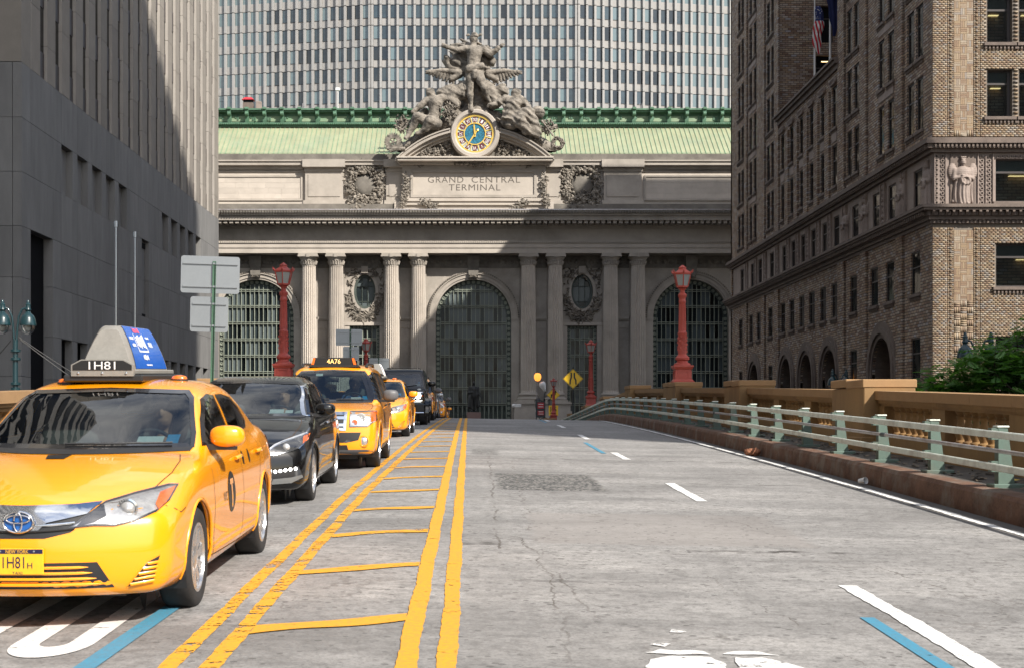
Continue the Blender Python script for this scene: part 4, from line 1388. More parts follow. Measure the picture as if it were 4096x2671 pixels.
# ---- office tower behind the terminal
def holed_wall(mb, mapf, s0, s1, z0, z1, holes, depth, arches=()):
 cut_s = sorted({s0, s1, *[h[0] for h in holes], *[h[1] for h in holes], *[a[0] - a[1] for a in arches], *[a[0] + a[1] for a in arches]})
 cut_z = sorted({z0, z1, *[h[2] for h in holes], *[h[3] for h in holes], *[a[2] for a in arches], *[a[2] + a[1] for a in arches], *[a[3] for a in arches]})
 cut_s = [c for c in cut_s if s0 - 1e-6 <= c <= s1 + 1e-6]; cut_z = [c for c in cut_z if z0 - 1e-6 <= c <= z1 + 1e-6]
 vs, fs = [], []
 def quad(*q):
  k = len(vs); vs.extend(q); fs.append(tuple(range(k, k + len(q))))
 def inside(s, z):
  for h in holes:
   if h[0] < s < h[1] and h[2] < z < h[3]: return True
  for (c, r, zs, zb) in arches:
   if abs(s - c) < r and zb < z < zs + r: return True
  return False
 for i in range(len(cut_s) - 1):
  for j in range(len(cut_z) - 1):
   a, b_, c, d = cut_s[i], cut_s[i + 1], cut_z[j], cut_z[j + 1]
   if b_ - a < 1e-6 or d - c < 1e-6 or inside((a + b_) / 2, (c + d) / 2): continue
   quad(mapf(a, c, 0), mapf(b_, c, 0), mapf(b_, d, 0), mapf(a, d, 0))
 for (a, b_, c, d) in holes:
  quad(mapf(a, c, 0), mapf(a, c, depth), mapf(a, d, depth), mapf(a, d, 0))
  quad(mapf(b_, c, 0), mapf(b_, c, depth), mapf(b_, d, depth), mapf(b_, d, 0))
  quad(mapf(a, c, 0), mapf(a, c, depth), mapf(b_, c, depth), mapf(b_, c, 0))
  quad(mapf(a, d, 0), mapf(a, d, depth), mapf(b_, d, depth), mapf(b_, d, 0))
 for (c, r, zs, zb) in arches:
  n = 20
  for i in range(n):
   t0, t1 = math.pi * i / n, math.pi * (i + 1) / n
   pa, pb = (c + r * math.cos(t0), zs + r * math.sin(t0)), (c + r * math.cos(t1), zs + r * math.sin(t1))
   quad(mapf(pa[0], pa[1], 0), mapf(pb[0], pb[1], 0), mapf(pb[0], zs + r, 0), mapf(pa[0], zs + r, 0))
   quad(mapf(pa[0], pa[1], 0), mapf(pa[0], pa[1], depth), mapf(pb[0], pb[1], depth), mapf(pb[0], pb[1], 0))
  for s in (-1, 1):
   quad(mapf(c + s * r, zb, 0), mapf(c + s * r, zb, depth), mapf(c + s * r, zs, depth), mapf(c + s * r, zs, 0))
 mb.add(vs, fs)
def build_tower():
 ty = 258.0
 xa, xb = -18.07, 18.87
 tw = thing("office_tower", "broad precast office tower with a grid of dark windows behind the terminal", "building", (0, ty, STREET_Z))
 pitch = (xb - xa) / 24.0
 ang = R(12.0)
 fac = []
 nside = 21
 Ls = nside * pitch
 fac.append((Vector((xa - 0.45, ty, 0)) - Vector((math.cos(ang), -math.sin(ang), 0)) * Ls, Vector((math.cos(ang), -math.sin(ang), 0)), nside, 0))
 fac.append((Vector((xa, ty, 0)), Vector((1, 0, 0)), 24, 1))
 fac.append((Vector((xb + 0.45, ty, 0)), Vector((math.cos(ang), math.sin(ang), 0)), nside, 2))
 core = MB()
 pl = [fac[0][0] + Vector((0, .9, 0)), Vector((xa - .2, ty + 0.9, 0)), Vector((xb + .2, ty + 0.9, 0)), fac[2][0] + fac[2][1] * Ls + Vector((0, .9, 0)), Vector((fac[2][0].x + Ls, ty + 45, 0)), Vector((fac[0][0].x, ty + 45, 0))]
 core.prism([(p.x, p.y) for p in pl], 'z', STREET_Z, 200.0)
 core.build("core_wall", M['tower_metal'], tw, world=True)
 fh = 3.80
 zb0 = 59.73 - fh
 wm = MB().box(-0.54, 0.54, 0, 0.06, 0, 2.30).mesh("window", M['tower_pane'])
 sm = MB().box(-0.55, 0.55, 0.10, 0.5, 0.02, 1.42).mesh("spandrel_panel", M['precast'])
 wf = MB()
 for (a, b_, c, d) in ((-0.55, 0.55, -0.07, 0.0), (-0.55, 0.55, 2.30, 2.38)):
  wf.box(a, b_, 0.02, 0.5, c, d)
 fm = wf.mesh("window_frame", M['tower_metal'])
 cells = []
 for (o, d, nb, fi) in fac:
  rz = math.atan2(d.y, d.x)
  for i in range(nb):
   c = o + d * (pitch * (i + 0.5))
   for k in range(0, 6):
    cells.append((abs(c.x), c, rz, k))
  for i in range(nb + 1):
   c = o + d * (pitch * i)
   mu = MB()
   for k in range(-8, 34):
    mu.box(-0.20, 0.20, -0.42, 0.62, zb0 + fh * k - 1.5 + 0.07, zb0 + fh * (k + 1) - 1.5 - 0.07)
   obj("mullion", mu.mesh("mullion", M['precast']) if 'mm' not in globals() else globals()['mm'], tw, (c.x, c.y - ty, -STREET_Z), (0, 0, rz)) if False else None
   globals().setdefault('MULL', None)
   if globals()['MULL'] is None: globals()['MULL'] = mu.mesh("mullion", M['precast'])
   obj("mullion", globals()['MULL'], tw, (c.x, c.y - ty, -STREET_Z), (0, 0, rz))
 cells.sort(key=lambda q: q[0])
 rest_w, rest_s = MB(), MB()
 for q, (_, c, rz, k) in enumerate(cells):
  z = zb0 + fh * k
  if q < 300:
   w = obj("window", wm, tw, (c.x, c.y - ty + 0.12, z - STREET_Z), (0, 0, rz))
   obj("frame", fm, w, (0, -0.12, 0))
   obj("spandrel_panel", sm, tw, (c.x, c.y - ty, z + 2.38 - STREET_Z), (0, 0, rz))
  else:
   Mx = Matrix.Translation((c.x, c.y, z)) @ Matrix.Rotation(rz, 4, 'Z')
   for (mb, me, dz, dy) in ((rest_w, wm, 0, 0.12), (rest_s, sm, 2.38, 0)):
    vs = [Mx @ (v.co + Vector((0, dy, dz))) for v in me.vertices]
    mb.add(vs, [tuple(p.vertices) for p in me.polygons])
 for (o, d, nb, fi) in fac:
  rz = math.atan2(d.y, d.x)
  for k in list(range(-8, 0)) + list(range(6, 33)):
   Mx = Matrix.Translation(o + Vector((0, 0, zb0 + fh * k))) @ Matrix.Rotation(rz, 4, 'Z')
   tmp = MB().box(0, nb * pitch, 0.10, 0.5, 2.38, 3.78)
   rest_s.add([Mx @ Vector(v) for v in tmp.v], tmp.f)
   tmp = MB().box(0, nb * pitch, 0.13, 0.2, 0, 2.36)
   rest_w.add([Mx @ Vector(v) for v in tmp.v], tmp.f)
 for (mb, nm, mt) in ((rest_w, "window_band", M['tower_pane']), (rest_s, "spandrel_band", M['precast'])):
  o = mb.build(nm, mt, tw, world=True); o["kind"] = "stuff"
 return tw
build_tower()
def roof_bits():
 y = 176.0
 s = y / 1422.0
 def P(u, v): return ((u - 472) * s, CAM_Z + (422 - v) * s)
 x, z = P(248.5, 108)
 v = thing("roof_vent", "brown brick chimney vent with red cap on the terminal roof", "vent", (x, y, 39.0))
 MB().box(-0.62, 0.62, -0.5, 0.5, -1, 2.0).build("shaft", M['terracotta_dark'], v)
 MB().box(-0.55, 0.55, -0.45, 0.45, 2.0, 2.35).build("opening", M['black_void'], v)
 MB().add([(-0.75, -0.6, 2.35), (0.75, -0.6, 2.35), (0.75, 0.6, 2.35), (-0.75, 0.6, 2.35), (-0.4, -0.3, 2.68), (0.4, -0.3, 2.68), (0.4, 0.3, 2.68), (-0.4, 0.3, 2.68)],
   [(0, 1, 5, 4), (1, 2, 6, 5), (2, 3, 7, 6), (3, 0, 4, 7), (4, 5, 6, 7), (3, 2, 1, 0)]).build("cap", M['sign_red'], v)
 x2, _ = P(259, 108)
 set_props(MB().bbox(-0.32, 0.32, -0.3, 0.3, -1, 2.2, 0.03).build("chimney", M['terracotta'], None, loc=(x2, y, 39.0)), "small square brown chimney beside the red-capped vent", "chimney")
 x3, _ = P(338, 108)
 a = thing("roof_lamp", "slim white lamp mast standing on the terminal roof ridge", "lamp", (x3, y, 39.0))
 MB().tube([(0, 0, -1), (0, 0, 3.6)], 0.045, 6).build("mast", M['sign_white'], a)
 MB().bbox(-0.32, 0.26, -0.15, 0.15, 3.55, 3.9, 0.05).build("lamp_head", M['sign_white'], a)
 x4, _ = P(221.5, 108)
 a = thing("antenna_mast", "thin dark lightning rod with cross arm on the roof", "mast", (x4, y, 39.0))
 MB().tube([(0, 0, -1), (0, 0, 5.2)], [0.05, 0.02], 6).build("mast", M['dark_steel'], a)
 MB().tube([(-0.25, 0, 2.2), (0.25, 0, 2.2)], 0.03, 5).build("cross_arm", M['dark_steel'], a)
 for u in (608, 639, 302):
  xr, _ = P(u, 108)
  a = thing("roof_ladder", {608: "left of two thin metal ladders on ridge right of sculpture", 639: "right of two thin metal ladders on ridge right of sculpture", 302: "thin metal ladder on ridge left of sculpture"}[u], "ladder", (xr, y, 39.0), group="ladders on the roof ridge")
  for d in (-0.14, 0.14):
   MB().tube([(d - 0.1, 0, -0.8), (d + 0.25, 0, 2.0)], 0.03, 5).build("rail", M['galv'], a)
  for z in (0.4, 0.8, 1.2, 1.6):
   MB().tube([(-0.14 + z * .15, 0, z), (0.14 + z * .15, 0, z)], 0.02, 4).build("rung", M['galv'], a)
roof_bits()
# ---- granite building on the left
def build_left():
 X = -22.8
 ya, yb = 72.0, 128.0
 zt = 19.8
 bl = thing("granite_building", "dark grey granite office building with vertical stone fins on the left", "building", (X, ya, STREET_Z))
 def part(mb, nm, mt, parent=None, **k):
  o = mb.build(nm, mt, None, **k); o.parent = parent or bl
  o.location = (-bl.location.x, -bl.location.y, -bl.location.z) if parent is None else (0, 0, 0)
  return o
 back = MB(); back.box(X - 30, X - 0.52, ya + 0.5, yb - 0.5, STREET_Z, 76)
 part(back, "core_wall", M['black_void'])
 base = MB(); base.box(X - 25, X - 0.46, ya + 0.4, yb - 0.4, 14.0, zt - 0.02)
 part(base, "backing_wall", M['granite_joint'])
 rng = random.Random(3)
 cuts = [72.0, 73.5, 77.4, 79.0]
 k = 0
 while cuts[-1] < 126:
  cuts.append(79.0 + 3.2 * k + 2.2); cuts.append(79.0 + 3.2 * (k + 1)); k += 1
 cuts = [c for c in cuts if c < 126.5] + [128.0]
 courses = [STREET_Z, -1.2, 1.6, 3.9, 6.2, 8.9, 11.5, 14.25, 17.0, zt]
 rec_y = [(79.0 + 3.2 * i) for i in range(0, 5)] + [(79.0 + 3.2 * i) for i in range(8, 13)]
 void = MB()
 for j in range(len(courses) - 1):
  z0, z1 = courses[j], courses[j + 1]
  for i in range(len(cuts) - 1):
   y0, y1 = cuts[i], cuts[i + 1]
   d = 0.0
   wide = (abs((y1 - y0) - 2.2) < 0.3)
   if z0 == 14.25 and any(abs(y0 - r) < 0.05 for r in rec_y): d = 0.38
   if z1 <= 11.5 and y0 == 73.5: continue
   if z1 <= 6.2 and wide and y0 >= 78.9 and y0 < 122: continue
   if 8.8 < z0 < 14.0 and abs(y0 - (79.0 + 3.2 * 6)) < 0.05: d = 0.30
   pm = MB()
   jt = rng.uniform(0, 0.006)
   if y1 - y0 > 2.4:
    pm.box(X - 0.45, X - d - jt, y0 + 0.008, y1 - 0.008, z0 + 0.010, z1 - 0.010)
   else:
    pm.box(X - 0.45, X - d - jt, y0 + 0.008, y1 - 0.008, z0 + 0.010, z1 - 0.010)
   part(pm, "granite_panel", M['granite'])
 pr = MB()
 pr.box(X - 4.5, X - 0.46, 77.4, 78.4, STREET_Z, 11.5)
 pr.box(X - 4.5, X - 0.46, 72.9, 73.5, STREET_Z, 11.5)
 pr.box(X - 4.5, X - 0.46, 72.9, 78.4, 11.5, 12.2)
 part(pr, "portal_reveal", M['granite'])
 pv = MB(); pv.box(X - 4.9, X - 4.5, 72.9, 78.4, STREET_Z, 11.5)
 part(pv, "portal_void", M['black_void'])
 sl = MB(); sl.box(X - 0.44, X - 0.24, 98.3, 100.3, 13.72, 14.1); sl.box(X - 0.44, X - 0.24, 98.3, 100.3, 8.95, 9.15)
 part(sl, "vent_slots", M['black_void'])
 for j in range(len(courses) - 1):
  for i in range(4):
   xa, xb = X - 0.46 - 3.0 * (i + 1), X - 0.46 - 3.0 * i
   pm = MB(); pm.box(xa + 0.008, (xb if i else X - 0.47) - 0.008, ya + jt, ya + 0.4, courses[j] + 0.01, courses[j + 1] - 0.01)
   part(pm, "granite_panel", M['granite'])
 seg = 3.45
 fin = {}
 for h in (seg,):
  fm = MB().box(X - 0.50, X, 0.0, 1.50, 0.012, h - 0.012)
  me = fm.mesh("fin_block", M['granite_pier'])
  me.materials.append(M['granite_side'])
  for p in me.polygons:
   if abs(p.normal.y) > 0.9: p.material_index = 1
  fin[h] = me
 tall = MB().box(X - 0.50, X, 0.0, 1.50, 0.012, 75 - zt - seg * 7).mesh("fin_upper", M['granite_pier'])
 lx, ly, lz = bl.location
 for i in range(20):
  y = 73.6 + 2.75 * i
  off = 0.0 if i % 2 == 0 else -1.7
  for q in range(7):
   z = zt + seg * q
   if i % 2:
    z += -seg * 0.45 if q else 0
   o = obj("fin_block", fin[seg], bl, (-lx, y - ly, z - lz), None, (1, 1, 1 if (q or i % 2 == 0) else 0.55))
  o = obj("fin_upper", tall, bl, (-lx, y - ly, zt + seg * (7 if i % 2 == 0 else 6.55) - lz), None, (1, 1, 1 if i % 2 == 0 else 1.02))
  st = MB().box(X - 0.50, X - 0.20, y + 1.5, y + 2.75, zt, 75)
  wo = part(st, "window_strip", M['pane_black'])
  sp = MB()
  for q in range(14):
   sp.box(X - 0.21, X - 0.17, y + 1.5, y + 2.75, zt + 3.9 * q, zt + 3.9 * q + 1.5)
  o = part(sp, "spandrels", M['frame_dark'], parent=None); o["kind"] = "stuff"
 cp = MB(); cp.box(X - 12, X - 0.02, ya, 73.55, zt + 0.02, 76)
 part(cp, "corner_pier", M['granite_pier'])
 ep = MB(); ep.box(X - 12, X - 0.02, 73.6 + 2.75 * 20 - 1.0, yb, zt + 0.02, 76)
 part(ep, "end_pier", M['granite_pier'])
 for (u, lab) in ((116.0, "nearer of two polished steel poles before the granite wall"), (135.0, "farther of two polished steel poles before the granite wall")):
  x = -17.0; y = 17.0 * 1422 / (472 - u)
  p = thing("steel_pole", lab, "pole", (x, y, STREET_Z), group="polished poles before the granite wall")
  MB().lathe([(0.065, 0.0), (0.05, 15.45)], (0, 0, 0), 10).build("shaft", M['chrome_pole'], p, smooth=True, angle=40)
  MB().lathe([(0.05, 15.45), (0.10, 15.46), (0.10, 15.75), (0.0, 15.76)], (0, 0, 0), 10).build("cap", M['chrome_pole'], p, smooth=True, angle=40)
build_left()
# ---- neighbouring blocks beside and behind the camera: they shade the street
def block(name, label, x0, x1, y0, y1, z1, mat=None, fl=3.8, bay=3.0):
 b = thing(name, label, "building", ((x0 + x1) / 2, (y0 + y1) / 2, STREET_Z))
 MB().box(x0, x1, y0, y1, STREET_Z, z1).build("wall", mat or M['grid_stone'], b, world=True)
 w = MB()
 z = 3.0
 while z < min(z1 - 3, 90):
  if x1 < 0 or x0 > 0:
   xx = x1 + 0.02 if x1 < 0 else x0 - 0.02
   w.box(min(xx, xx + (0.03 if x1 < 0 else -0.03)), max(xx, xx + (0.03 if x1 < 0 else -0.03)), y0 + 1.0, y1 - 1.0, z, z + 1.9)
  z += fl
 o = w.build("window_bands", M['pane_black'], b, world=True); o["kind"] = "stuff"
block("stone_block", "long stone office block beside the road on the left, behind the camera", -52, -23.5, -95, 52, 86)
def shade_tower(name, label, p0, p1, q0, q1, h):
 ca, sa = math.cos(_a), math.sin(_a)
 def W(p, q): return (p * ca + q * sa, p * sa - q * ca)
 pts = [W(p0, q0), W(p1, q0), W(p1, q1), W(p0, q1)]
 c = W((p0 + p1) / 2, (q0 + q1) / 2)
 b = thing(name, label, "building", (c[0], c[1], STREET_Z))
 MB().prism(pts, 'z', STREET_Z, h).build("wall", M['grid_stone'], b, world=True)
 return b
shade_tower("dark_tower", "tall angled office tower set back on the right, behind the camera", 26.8, 46.4, 40, 70, 190)
shade_tower("added_shade_wing", "unseen office block added on the right to shade a far lamp", 60.52, 64.6, 30, 62, 92)  # unseen block added to keep the sun off the far right lamp
shade_tower("mid_block", "lower office wing beside the angled tower on the right", 46.42, 60.5, 30, 62, 132)
# ---- brick building on the right
BX = 23.3
def build_right():
 X, ya, yb = BX, 72.0, 128.0
 B = thing("brick_building", "brown and buff brick office building with carved belt course on the right", "building", (X, ya, STREET_Z))
 L = Vector(B.location)
 def part(mb, nm, mt, parent=None, smooth=False, angle=None, stuff=False):
  o = mb.build(nm, mt, None, smooth, angle); o.parent = parent or B
  o.location = -L if parent is None else (0, 0, 0)
  if stuff: o["kind"] = "stuff"
  return o
 def mw(s, z, d): return (X + d, s, z)
 def ms(s, z, d): return (s, ya + d, z)
 cols = [74.7, 79.3, 82.4, 86.9, 91.4, 94.4, 97.5, 100.5, 103.6, 106.6, 111.1, 115.6, 118.7, 123.3]
 # ---------------- lower brick storeys with arches
 holes = [(c - 0.8, c + 0.8, 8.27, 10.5) for c in cols]
 arches = [(80.8, 2.0, 4.35, STREET_Z), (117.2, 2.0, 4.35, STREET_Z), (92.6, 1.9, 4.4, STREET_Z), (99.0, 1.9, 4.4, STREET_Z), (105.4, 1.9, 4.4, STREET_Z)]
 for c in (74.7, 86.9, 111.1, 123.3): holes.append((c - 0.8, c + 0.8, 3.76, 6.0))
 mb = MB(); holed_wall(mb, mw, ya, yb, STREET_Z, 11.6, holes, 0.16, arches)
 part(mb, "lower_wall", M['brick_wall'])
 for i, (c, r, zs, zb) in enumerate(arches):
  for (r0, r1, pr) in ((r, r + 0.26, 0.08), (r + 0.26, r + 0.62, 0.20), (r + 0.62, r + 0.90, 0.13)):
   am = MB()
   vs, fs = [], []
   n = 22
   for q in range(n + 1):
    t = math.pi * q / n
    for (rr, dd) in ((r0, 0.3), (r0, -pr), (r1, -pr), (r1, 0.3)):
     vs.append((X + dd, c + rr * math.cos(t), zs + rr * math.sin(t)))
   for q in range(n):
    for k in range(4):
     fs.append((q * 4 + k, q * 4 + (k + 1) % 4, (q + 1) * 4 + (k + 1) % 4, (q + 1) * 4 + k))
   am.add(vs, fs)
   for s in (-1, 1):
    y0_, y1_ = sorted((c + s * r0, c + s * r1))
    am.box(X - pr, X + 0.3, y0_, y1_, STREET_Z, zs)
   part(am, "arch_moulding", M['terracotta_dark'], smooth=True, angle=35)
  av = MB(); av.box(X + 1.6, X + 1.7, c - r - 0.2, c + r + 0.2, STREET_Z, zs + r + 0.2)
  part(av, "arch_glazing", M['pane_black'])
  ar = MB()
  n = 18
  vs, fs = [], []
  for q in range(n + 1):
   t = math.pi * q / n
   for dd in (0.16, 1.6):
    vs.append((X + dd, c + (r + 0.003) * math.cos(t), zs + (r + 0.003) * math.sin(t)))
  for q in range(n): fs.append((2 * q, 2 * q + 1, 2 * q + 3, 2 * q + 2))
  ar.add(vs, fs)
  for s in (-1, 1):
   y_ = c + s * (r + 0.003)
   ar.add([(X + 0.16, y_, STREET_Z), (X + 1.6, y_, STREET_Z), (X + 1.6, y_, zs), (X + 0.16, y_, zs)], [(0, 1, 2, 3)])
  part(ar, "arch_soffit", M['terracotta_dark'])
 # ---------------- carved belt storey
 holes2 = [(c - 0.72, c + 0.72, 12.75, 14.8) for c in cols]
 mb = MB(); holed_wall(mb, lambda s, z, d: (X + 0.12 + d, s, z), ya + 0.12, yb, 12.5, 15.2, holes2, 0.16)
 part(mb, "belt_wall", M['terracotta'])
 # ---------------- upper brick storeys: near wing, low middle, far wing
 fh = 3.75
 def rows(n): return [(16.7 + fh * k, 19.5 + fh * k) for k in range(n)]
 near = [75.55, 74.0, 80.95, 79.1, 87.8, 86.2]
 far = [198 - c for c in near]
 hol = [(c - 0.58, c + 0.58, a, b_) for c in near for (a, b_) in rows(8)]
 mb = MB(); holed_wall(mb, mw, ya, 90.0, 15.9, 47.0, hol, 0.16)
 part(mb, "near_wing_wall", M['brick_wall'])
 hol = [(c - 0.58, c + 0.58, a, b_) for c in far for (a, b_) in rows(8)]
 mb = MB(); holed_wall(mb, mw, 108.0, yb, 15.9, 47.0, hol, 0.16)
 part(mb, "far_wing_wall", M['brick_wall'])
 hol = [(c - 0.62, c + 0.62, a, b_ - 0.15) for c in cols[4:10] for (a, b_) in rows(2)]
 mb = MB(); holed_wall(mb, mw, 90.0, 108.0, 15.9, 24.3, hol, 0.16)
 part(mb, "middle_wall", M['brick_wall'])
 mb = MB()
 mb.box(X + 2.0, 70, ya + 1.2, yb - 0.6, STREET_Z, 15.5)
 mb.box(X + 0.17, 70, 90.3, 107.7, 15.9, 24.0)
 mb.box(X + 0.17, 60, ya + 1.2, 89.5, 15.9, 46.9)
 mb.box(X + 0.17, 60, 108.5, yb - 0.5, 15.9, 40.5)
 part(mb, "core_wall", M['brick_wall'])
 for (xa, za, zb) in ((25.8, 40.5, 52.5), (31.5, 52.5, 57.0), (35.0, 57.0, 61.0), (42.0, 61.0, 66.0)):  # unseen upper steps, shaped for the shadow they throw on the terminal
  mb = MB(); mb.box(xa, 72, 108.6, yb - 0.6, za, zb)
  part(mb, "shade_setback", M['brick_wall'])
 mb = MB(); mb.box(30.0, 72, 90, 108.6, 24.0, 44.0)  # unseen mass behind the court, height held down to keep the terminal sunlit
 part(mb, "shade_setback", M['brick_wall'])
 mb = MB(); mb.box(X, 70, yb - 0.5, yb, STREET_Z, 40.5)
 part(mb, "north_wall", M['brick_wall'])
 hs = []
 for k in range(6):
  hs.append((26.1, 27.45, 26.6 + fh * k, 29.4 + fh * k)); hs.append((27.95, 29.3, 26.6 + fh * k, 29.4 + fh * k))
 mb = MB(); holed_wall(mb, lambda s, z, d: (s, 108.0 + d, z), X, 40, 24.0, 47.0, hs, 0.4)
 part(mb, "court_wall", M['brick_wall'])
 for (a, b_) in ((76.75, 77.85), (83.8, 85.1), (88.75, 90.25), (107.75, 109.25), (112.9, 114.2), (120.15, 121.25)):
  for (z0, z1) in ((STREET_Z, 11.6), (15.9, 47.0 if not 90.3 < (a + b_) / 2 < 107.7 else 24.3)):
   pm = MB()
   pm.box(X - 0.12, X + 0.01, a, b_, z0, z1)
   part(pm, "pilaster_strip", M['brick_wall'])
   for s in (a - 0.10, b_ + 0.10):
    dm = MB()
    z = z0 + 0.02
    while z < z1 - 0.1:
     dm.box(X - 0.06, X + 0.01, s - 0.055, s + 0.055, z, z + 0.075); z += 0.21
    part(dm, "header_course", M['terracotta_dark'], stuff=True)
 for c in (4.5,):
  for cc in [93.0, 96.0, 99.0, 102.0, 105.0]:
   pm = MB(); pm.box(X - 0.13, X + 0.01, cc - 0.55, cc + 0.55, 15.9, 23.0); part(pm, "pilaster_strip", M['brick_wall'])
 # ---------------- windows of the west wall
 def frame_mesh(w, h):
  f = MB()
  f.box(0.08, 0.155, -w / 2, -w / 2 + 0.07, 0, h); f.box(0.08, 0.155, w / 2 - 0.07, w / 2, 0, h)
  f.box(0.08, 0.155, -w / 2 + 0.07, w / 2 - 0.07, 0, 0.08); f.box(0.08, 0.155, -w / 2 + 0.07, w / 2 - 0.07, h - 0.08, h)
  f.box(0.09, 0.15, -w / 2 + 0.07, w / 2 - 0.07, h * 0.62, h * 0.62 + 0.07)
  return f.mesh("window", M['frame_dark'])
 def pane_mesh(w, h):
  return MB().box(0.11, 0.13, -w / 2 + 0.05, w / 2 - 0.05, 0.05, h - 0.05).mesh("pane", M['pane_black'])
 def sill_mesh(w):
  s = MB(); s.box(-0.14, 0.08, -w / 2 - 0.12, w / 2 + 0.12, -0.16, 0.0)
  k = -w / 2
  while k < w / 2:
   s.box(-0.08, 0.02, k, k + 0.09, -0.32, -0.16); k += 0.19
  return s.mesh("sill", M['terracotta_dark'])
 cache = {}
 def window(x, y, z, w, h, sill=True):
  key = (round(w, 2), round(h, 2))
  if key not in cache: cache[key] = (frame_mesh(w, h), pane_mesh(w, h), sill_mesh(w))
  f, p, s = cache[key]
  o = obj("window", f, B, (x - L.x, y - L.y, z - L.z))
  obj("pane", p, o)
  if sill: obj("sill", s, o)
 for c in cols:
  window(X, c, 8.27, 1.6, 2.23); window(X + 0.12, c, 12.75, 1.44, 2.05, False)
 for c in (74.7, 86.9, 111.1, 123.3): window(X, c, 3.76, 1.6, 2.24)
 for c in near + far:
  for (a, b_) in rows(7): window(X, c, a, 1.16, 2.8)
 for c in cols[4:10]:
  for (a, b_) in rows(2): window(X, c, a, 1.24, 2.65)
 for c in [80.0, 118.0]:
  for k in range(7):
   pm = MB(); pm.box(X - 0.04, X + 0.02, c - 1.45, c + 1.45, 19.75 + fh * k, 20.15 + fh * k)
   part(pm, "spandrel_panel", M['terracotta'])
 for c in cols[4:10]:
  pm = MB(); pm.box(X - 0.04, X + 0.02, c - 0.62, c + 0.62, 19.55, 20.15); part(pm, "spandrel_panel", M['terracotta'])
 for i, (a, b_, c, d) in enumerate(hs):
  f = MB()
  f.box(a, a + 0.08, 108.28, 108.38, c, d); f.box(b_ - 0.08, b_, 108.28, 108.38, c, d); f.box(a + .08, b_ - .08, 108.28, 108.38, c + (d - c) * .66, c + (d - c) * .66 + .08)
  o = part(f, "window", M['frame_dark'])
  pm = MB(); pm.box(a + 0.02, b_ - 0.02, 108.32, 108.35, c, d)
  p = pm.build("pane", M['pane_black'], None); p.parent = o
  if i % 3 == 1 or i in (0, 4):
   lt = MB(); lt.box(a + 0.5, b_ - 0.15, 108.29, 108.31, d - 0.45, d - 0.38); q = lt.build("ceiling_light", M['room_light'], None); q.parent = o
 # ---------------- south wall
 sx1 = 40.0
 shol = []
 for k in range(2):
  for xo in (26.1, 27.72, 30.0, 31.6): shol.append((xo, xo + 1.28, 17.0 + fh * k, 19.4 + fh * k))
 mb = MB(); holed_wall(mb, lambda s, z, d: (s, ya + 0.06 + d, z), X, sx1, 15.9, 47, shol, 0.5)
 part(mb, "south_upper_wall", M['mortar'])
 bh = [(26.55, 29.3, 12.7, 14.9)]
 mb = MB(); holed_wall(mb, lambda s, z, d: (s, ya + 0.12 + d, z), X + 0.12, sx1, 12.5, 15.2, bh, 0.5)
 part(mb, "south_belt_wall", M['terracotta'])
 lh = [(26.55, 29.3, 8.4, 10.6), (26.55, 29.3, 3.3, 5.9)]
 mb = MB(); holed_wall(mb, lambda s, z, d: (s, ya + 0.06 + d, z), X, sx1, STREET_Z, 11.6, lh, 0.5)
 part(mb, "south_lower_wall", M['mortar'])
 rng = random.Random(5)
 GL = glass_mat('office_glass', (0.55, 0.6, 0.6), 0.01, 0.04, 0.8)
 for (a, b_, c, d) in shol + bh + lh:
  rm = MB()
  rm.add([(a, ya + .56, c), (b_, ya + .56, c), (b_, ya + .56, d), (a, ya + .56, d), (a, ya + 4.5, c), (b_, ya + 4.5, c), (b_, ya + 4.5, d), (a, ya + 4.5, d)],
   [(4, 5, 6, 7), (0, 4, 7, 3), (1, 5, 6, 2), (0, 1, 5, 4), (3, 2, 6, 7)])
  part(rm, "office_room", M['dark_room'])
  f = MB()
  f.box(a, a + 0.10, ya + .36, ya + .48, c, d); f.box(b_ - 0.16, b_, ya + .36, ya + .48, c, d)
  f.box(a + .1, b_ - .16, ya + .36, ya + .48, c, c + 0.10); f.box(a + .1, b_ - .16, ya + .36, ya + .48, d - 0.07, d)
  f.box(a + .1, b_ - .16, ya + .38, ya + .46, d - 0.70, d - 0.60)
  o = part(f, "window", M['frame_dark'])
  gm = MB(); gm.box(a + .05, b_ - .08, ya + .41, ya + .43, c + .04, d - .04)
  g = gm.build("pane", GL, None); g.parent = o
  bm_ = MB(); bm_.box(a + .1, b_ - .16, ya + .50, ya + .52, d - 0.60, d - .05)
  g = bm_.build("blind", M['blind'], None); g.parent = o
  for q in range(3):
   xx = a + 0.1 + rng.uniform(0, (b_ - a) * 0.55)
   yy = ya + 1.0 + 0.9 * q
   lm = MB(); lm.box(xx, min(b_ - .1, xx + (b_ - a) * 0.4), yy, yy + 0.25, d - 0.72 - 0.10 * q, d - 0.70 - 0.10 * q)
   g = lm.build("ceiling_light", M['room_light'], None); g.parent = o
  sm = MB(); sm.box(a - 0.2, b_ + 0.2, ya - 0.16, ya + 0.36, c - 0.16, c)
  k = a - 0.15
  while k < b_ + 0.15:
   sm.box(k, k + 0.09, ya - 0.10, ya + 0.05, c - 0.32, c - 0.16); k += 0.19
  g = sm.build("sill", M['terracotta_dark'], None); g.parent = o
 # ---------------- bricks of the south wall, one by one
 bricks = []
 g = 0.011
 def blocked(x0, x1, z0, z1):
  return any(x1 > h[0] + .01 and x0 < h[1] - .01 and z1 > h[2] + .01 and z0 < h[3] - .01 for h in shol + lh)
